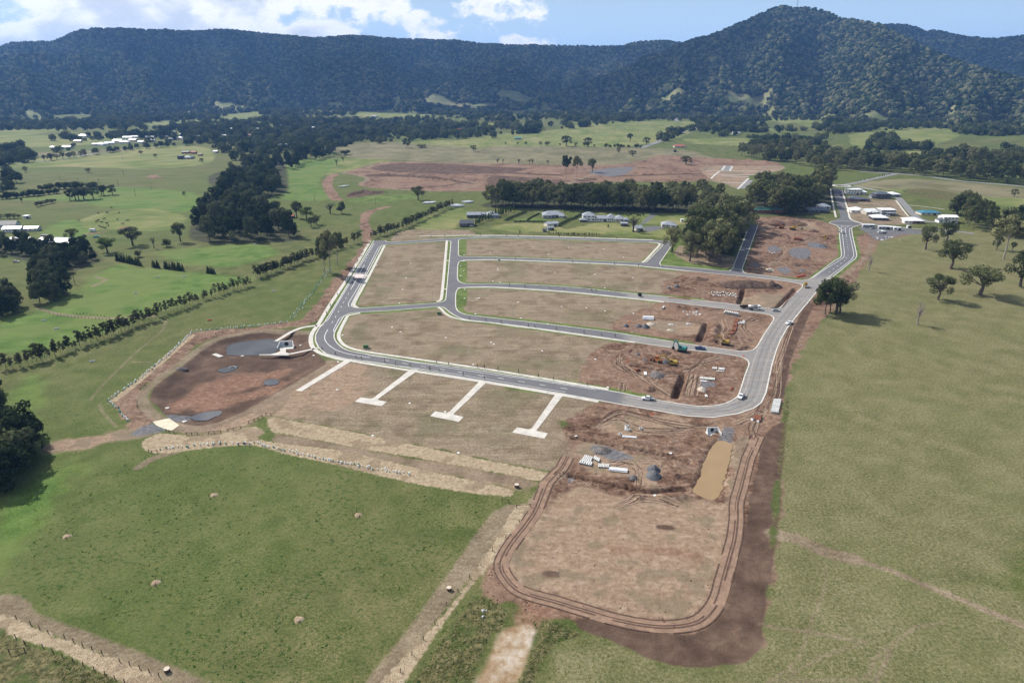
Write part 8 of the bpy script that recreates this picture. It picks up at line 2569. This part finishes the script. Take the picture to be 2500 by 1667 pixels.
# street lights
for f, b, lab in (('z3', (1540, 1050), "street light on the lowest lane"), ('z3', (1238, 1475), "street light on the main road near the building end"), ('z3', (176, 1300), "street light in the middle of the main road"), ('z3', (1245, 560), "street light on the middle lane"), ('c1', (1495, 108), "street light above the second concrete drive"), ('c1', (880, 15), "street light near the road curve"), ('z2', (1790, 690), "street light at the foot of the tall left lot"), ('z3', (595, 850), "street light on the lowest lane's near end"), ('c3', (1190, 1080), "street light by the orange barrier"), ('c3', (1960, 640), "street light on the bend below the roundabout")):
    x, y = G(f, b)
    o = thing("street_light", lab, "street light", (x, y, ground_z(x, y)), _trng.choice((1.5, -1.6)), "street lights of the estate")
    MB().tube((0, 0, -.2), (0, 0, 7.5), .10, .06, 8).obj("pole", ALU, o)
    MB().bar((0, 0, 7.4), (1.6, 0, 7.7), .07).obj("arm", ALU, o)
    MB().box(1.4, 2.1, -.13, .13, 7.64, 7.76).obj("lamp_head", ALU, o)
# white inspection lids on the lots
LID = MB().tube((0, 0, -.1), (0, 0, .16), .55, .52, 10).mesh("lid", simple_mat("lid_white", (.72, .71, .68), .7))
for f, pts, lab in (('z2', [(1400, 937), (1480, 982), (1915, 1037), (1470, 707), (520, 1085), (885, 1268), (650, 1200), (1255, 345), (1580, 325), (1535, 465), (1500, 575), (925, 1013)], "white inspection lid on the lots by the left road"), ('z3', [(387, 1082), (413, 1098), (877, 1163), (1385, 1243), (218, 1293), (1505, 1512)], "white inspection lid on the large lower lot"), ('z3', [(253, 662), (275, 657), (648, 697), (1063, 740), (1300, 752), (1480, 782), (1750, 805), (135, 575), (133, 660), (238, 810), (672, 850), (930, 908)], "white inspection lid on the second lot strip"), ('z3', [(450, 375), (452, 390), (1000, 413), (1380, 430), (1743, 463), (405, 495), (475, 508), (1475, 563), (128, 305), (97, 350), (127, 398), (96, 445)], "white inspection lid on the third lot strip"), ('z3', [(937, 237), (790, 167), (1130, 175), (1465, 188), (380, 220), (1655, 268), (130, 245)], "white inspection lid on the top lot strip"), ('c1', [(415, 308), (1008, 418), (1300, 488), (705, 683), (1408, 825), (2340, 692), (220, 20), (422, 78)], "white inspection lid on the lots by the concrete drives"), ('c6', [(72, 312), (122, 300), (1210, 503), (1030, 995)], "white inspection lid on the lower worked site")):
    for p in pts:
        x, y = G(f, p)
        tag(link("inspection_lid", LID, None, (x, y, ground_z(x, y)), 0), lab, "lid", lab + " set")
# cattle on the left paddock: one low-poly body each
_cw = MB()
_cw.side_prism([(-1.1, .75), (-1.15, 1.25), (-.9, 1.42), (.6, 1.45), (.95, 1.3), (.9, .8), (.2, .68)], -.3, .3)
_cw.side_prism([(.9, 1.0), (.95, 1.38), (1.35, 1.25), (1.75, .85), (1.6, .68), (1.25, .85)], -.14, .14)
for lx in (-.95, .7):
    for ly in (-.2, .2):
        _cw.tube((lx, ly, .95), (lx + .03, ly, .45), .11, .07, 6)
        _cw.tube((lx + .03, ly, .45), (lx, ly, 0), .06, .06, 6)
_cw.tube((-1.15, 0, 1.35), (-1.3, 0, .6), .03, .03, 5)
COWS = [_cw.mesh("cow", simple_mat("cow_hide_%s" % c[0], c[1], .85, .2, 1.5)) for c in (("brown", (.095, .045, .025)), ("dark", (.03, .025, .022)))]
for i, p in enumerate([(1765, 305), (1925, 303), (2135, 300), (1875, 410), (1770, 438), (1830, 472), (1920, 492), (2110, 422), (1735, 460), (2290, 445), (2205, 500), (1945, 530), (1785, 542), (1415, 436), (2000, 210), (1890, 577), (1830, 565)]):
    x, y = G('b6', p)
    o = link("cow", COWS[i % 2], None, (x, y, ground_z(x, y)), _trng.uniform(0, 6.28), 1.1)
    tag(o, ("brown", "dark")[i % 2] + " cow grazing with the herd on the left paddock", "cow", "herd on the left paddock")
# power poles
for f, b, t, lab in (('a3', (1008, 305), (1008, 262), "power pole highest on the upper left field"), ('a3', (815, 502), (815, 458), "power pole beside the pale lane, left of two"), ('a3', (972, 522), (972, 470), "power pole beside the pale lane, right of two"), ('a3', (645, 492), (645, 450), "power pole above the second hedge"), ('a3', (1016, 437), (1016, 390), "power pole in the middle of the upper left field"), ('a3', (1242, 542), (1242, 495), "power pole above the emerald paddock"), ('a3', (1112, 602), (1112, 552), "power pole on the emerald paddock"), ('a3', (492, 472), (492, 432), "power pole left of the pale lane"), ('z1', (576, 300), (566, 200), "leaning pole at the paddock gate"), ('a4', (565, 640), (563, 590), "power pole right of the casuarina wood"), ('a4', (1066, 665), (1066, 615), "power pole below the far earthworks")):
    x, y = G(f, b)
    h = height_of(f, b, t)
    o = thing("power_pole", lab, "power pole", (x, y, ground_z(x, y)), .4, "power poles on the left")
    MB().tube((0, 0, -.3), (0, 0, h), .2, .14, 8).obj("pole", POSTW, o)
    MB().bar((-1.2, 0, h - .5), (1.2, 0, h - .5), .14).obj("crossarm", POSTW, o)


def mast(f, base, top, r_m, dist_guess, label):
    px, py = src(f, base)
    a, b, c = ray(px, py)
    k = dist_guess / math.hypot(a, b)
    x, y, z = a * k, b * k, CAM_H + c * k
    a2, b2, c2 = ray(*src(f, top))
    h = (c2 - c) * k
    o = thing("mast", label, "mast", (x, y, z - 12), 0, "masts on the skyline")
    legs = [(math.cos(t), math.sin(t)) for t in (0.3, 2.4, 4.5)]
    H_ = h + 12
    for lx, ly in legs:
        MB().tube((lx * r_m, ly * r_m, 0), (lx * r_m * .3, ly * r_m * .3, H_), .55, .4, 6).obj("leg", STEEL, o)
    for i in range(9):
        u0, u1 = i / 9, (i + 1) / 9
        for k_ in range(3):
            p, q = legs[k_], legs[(k_ + 1) % 3]
            r0, r1 = r_m * (1 - .7 * u0), r_m * (1 - .7 * u1)
            MB().tube((p[0] * r0, p[1] * r0, u0 * H_), (q[0] * r1, q[1] * r1, u1 * H_), .25, .25, 5).obj("brace", STEEL, o)


mast('a2', (1306, 60), (1309, -6), 4.5, 4180, "red and white lattice mast on the tall peak")
mast('a1', (1680, 188), (1682, 156), 4.0, 5250, "thin lattice mast on the long escarpment")

# ------------------------------------------------------------------ ORDINALS: look-alikes are told apart by their place in the row, counted from the left
def _ord(n):
    return "%d%s" % (n, "th" if 10 <= n % 100 <= 20 else {1: "st", 2: "nd", 3: "rd"}.get(n % 10, "th"))


_same = {}
for o in scene.objects:
    if o.parent is None and 'label' in o.keys() and 'category' in o.keys():
        _same.setdefault(o['label'], []).append(o)
for lab, obs in _same.items():
    if len(obs) > 1:
        def _sx(o):
            d = o.location.y * CP - (o.location.z - CAM_H) * SP
            return o.location.x / max(1.0, d)
        for i, o in enumerate(sorted(obs, key=_sx)):
            o['label'] = lab + ", " + _ord(i + 1) + " from left"
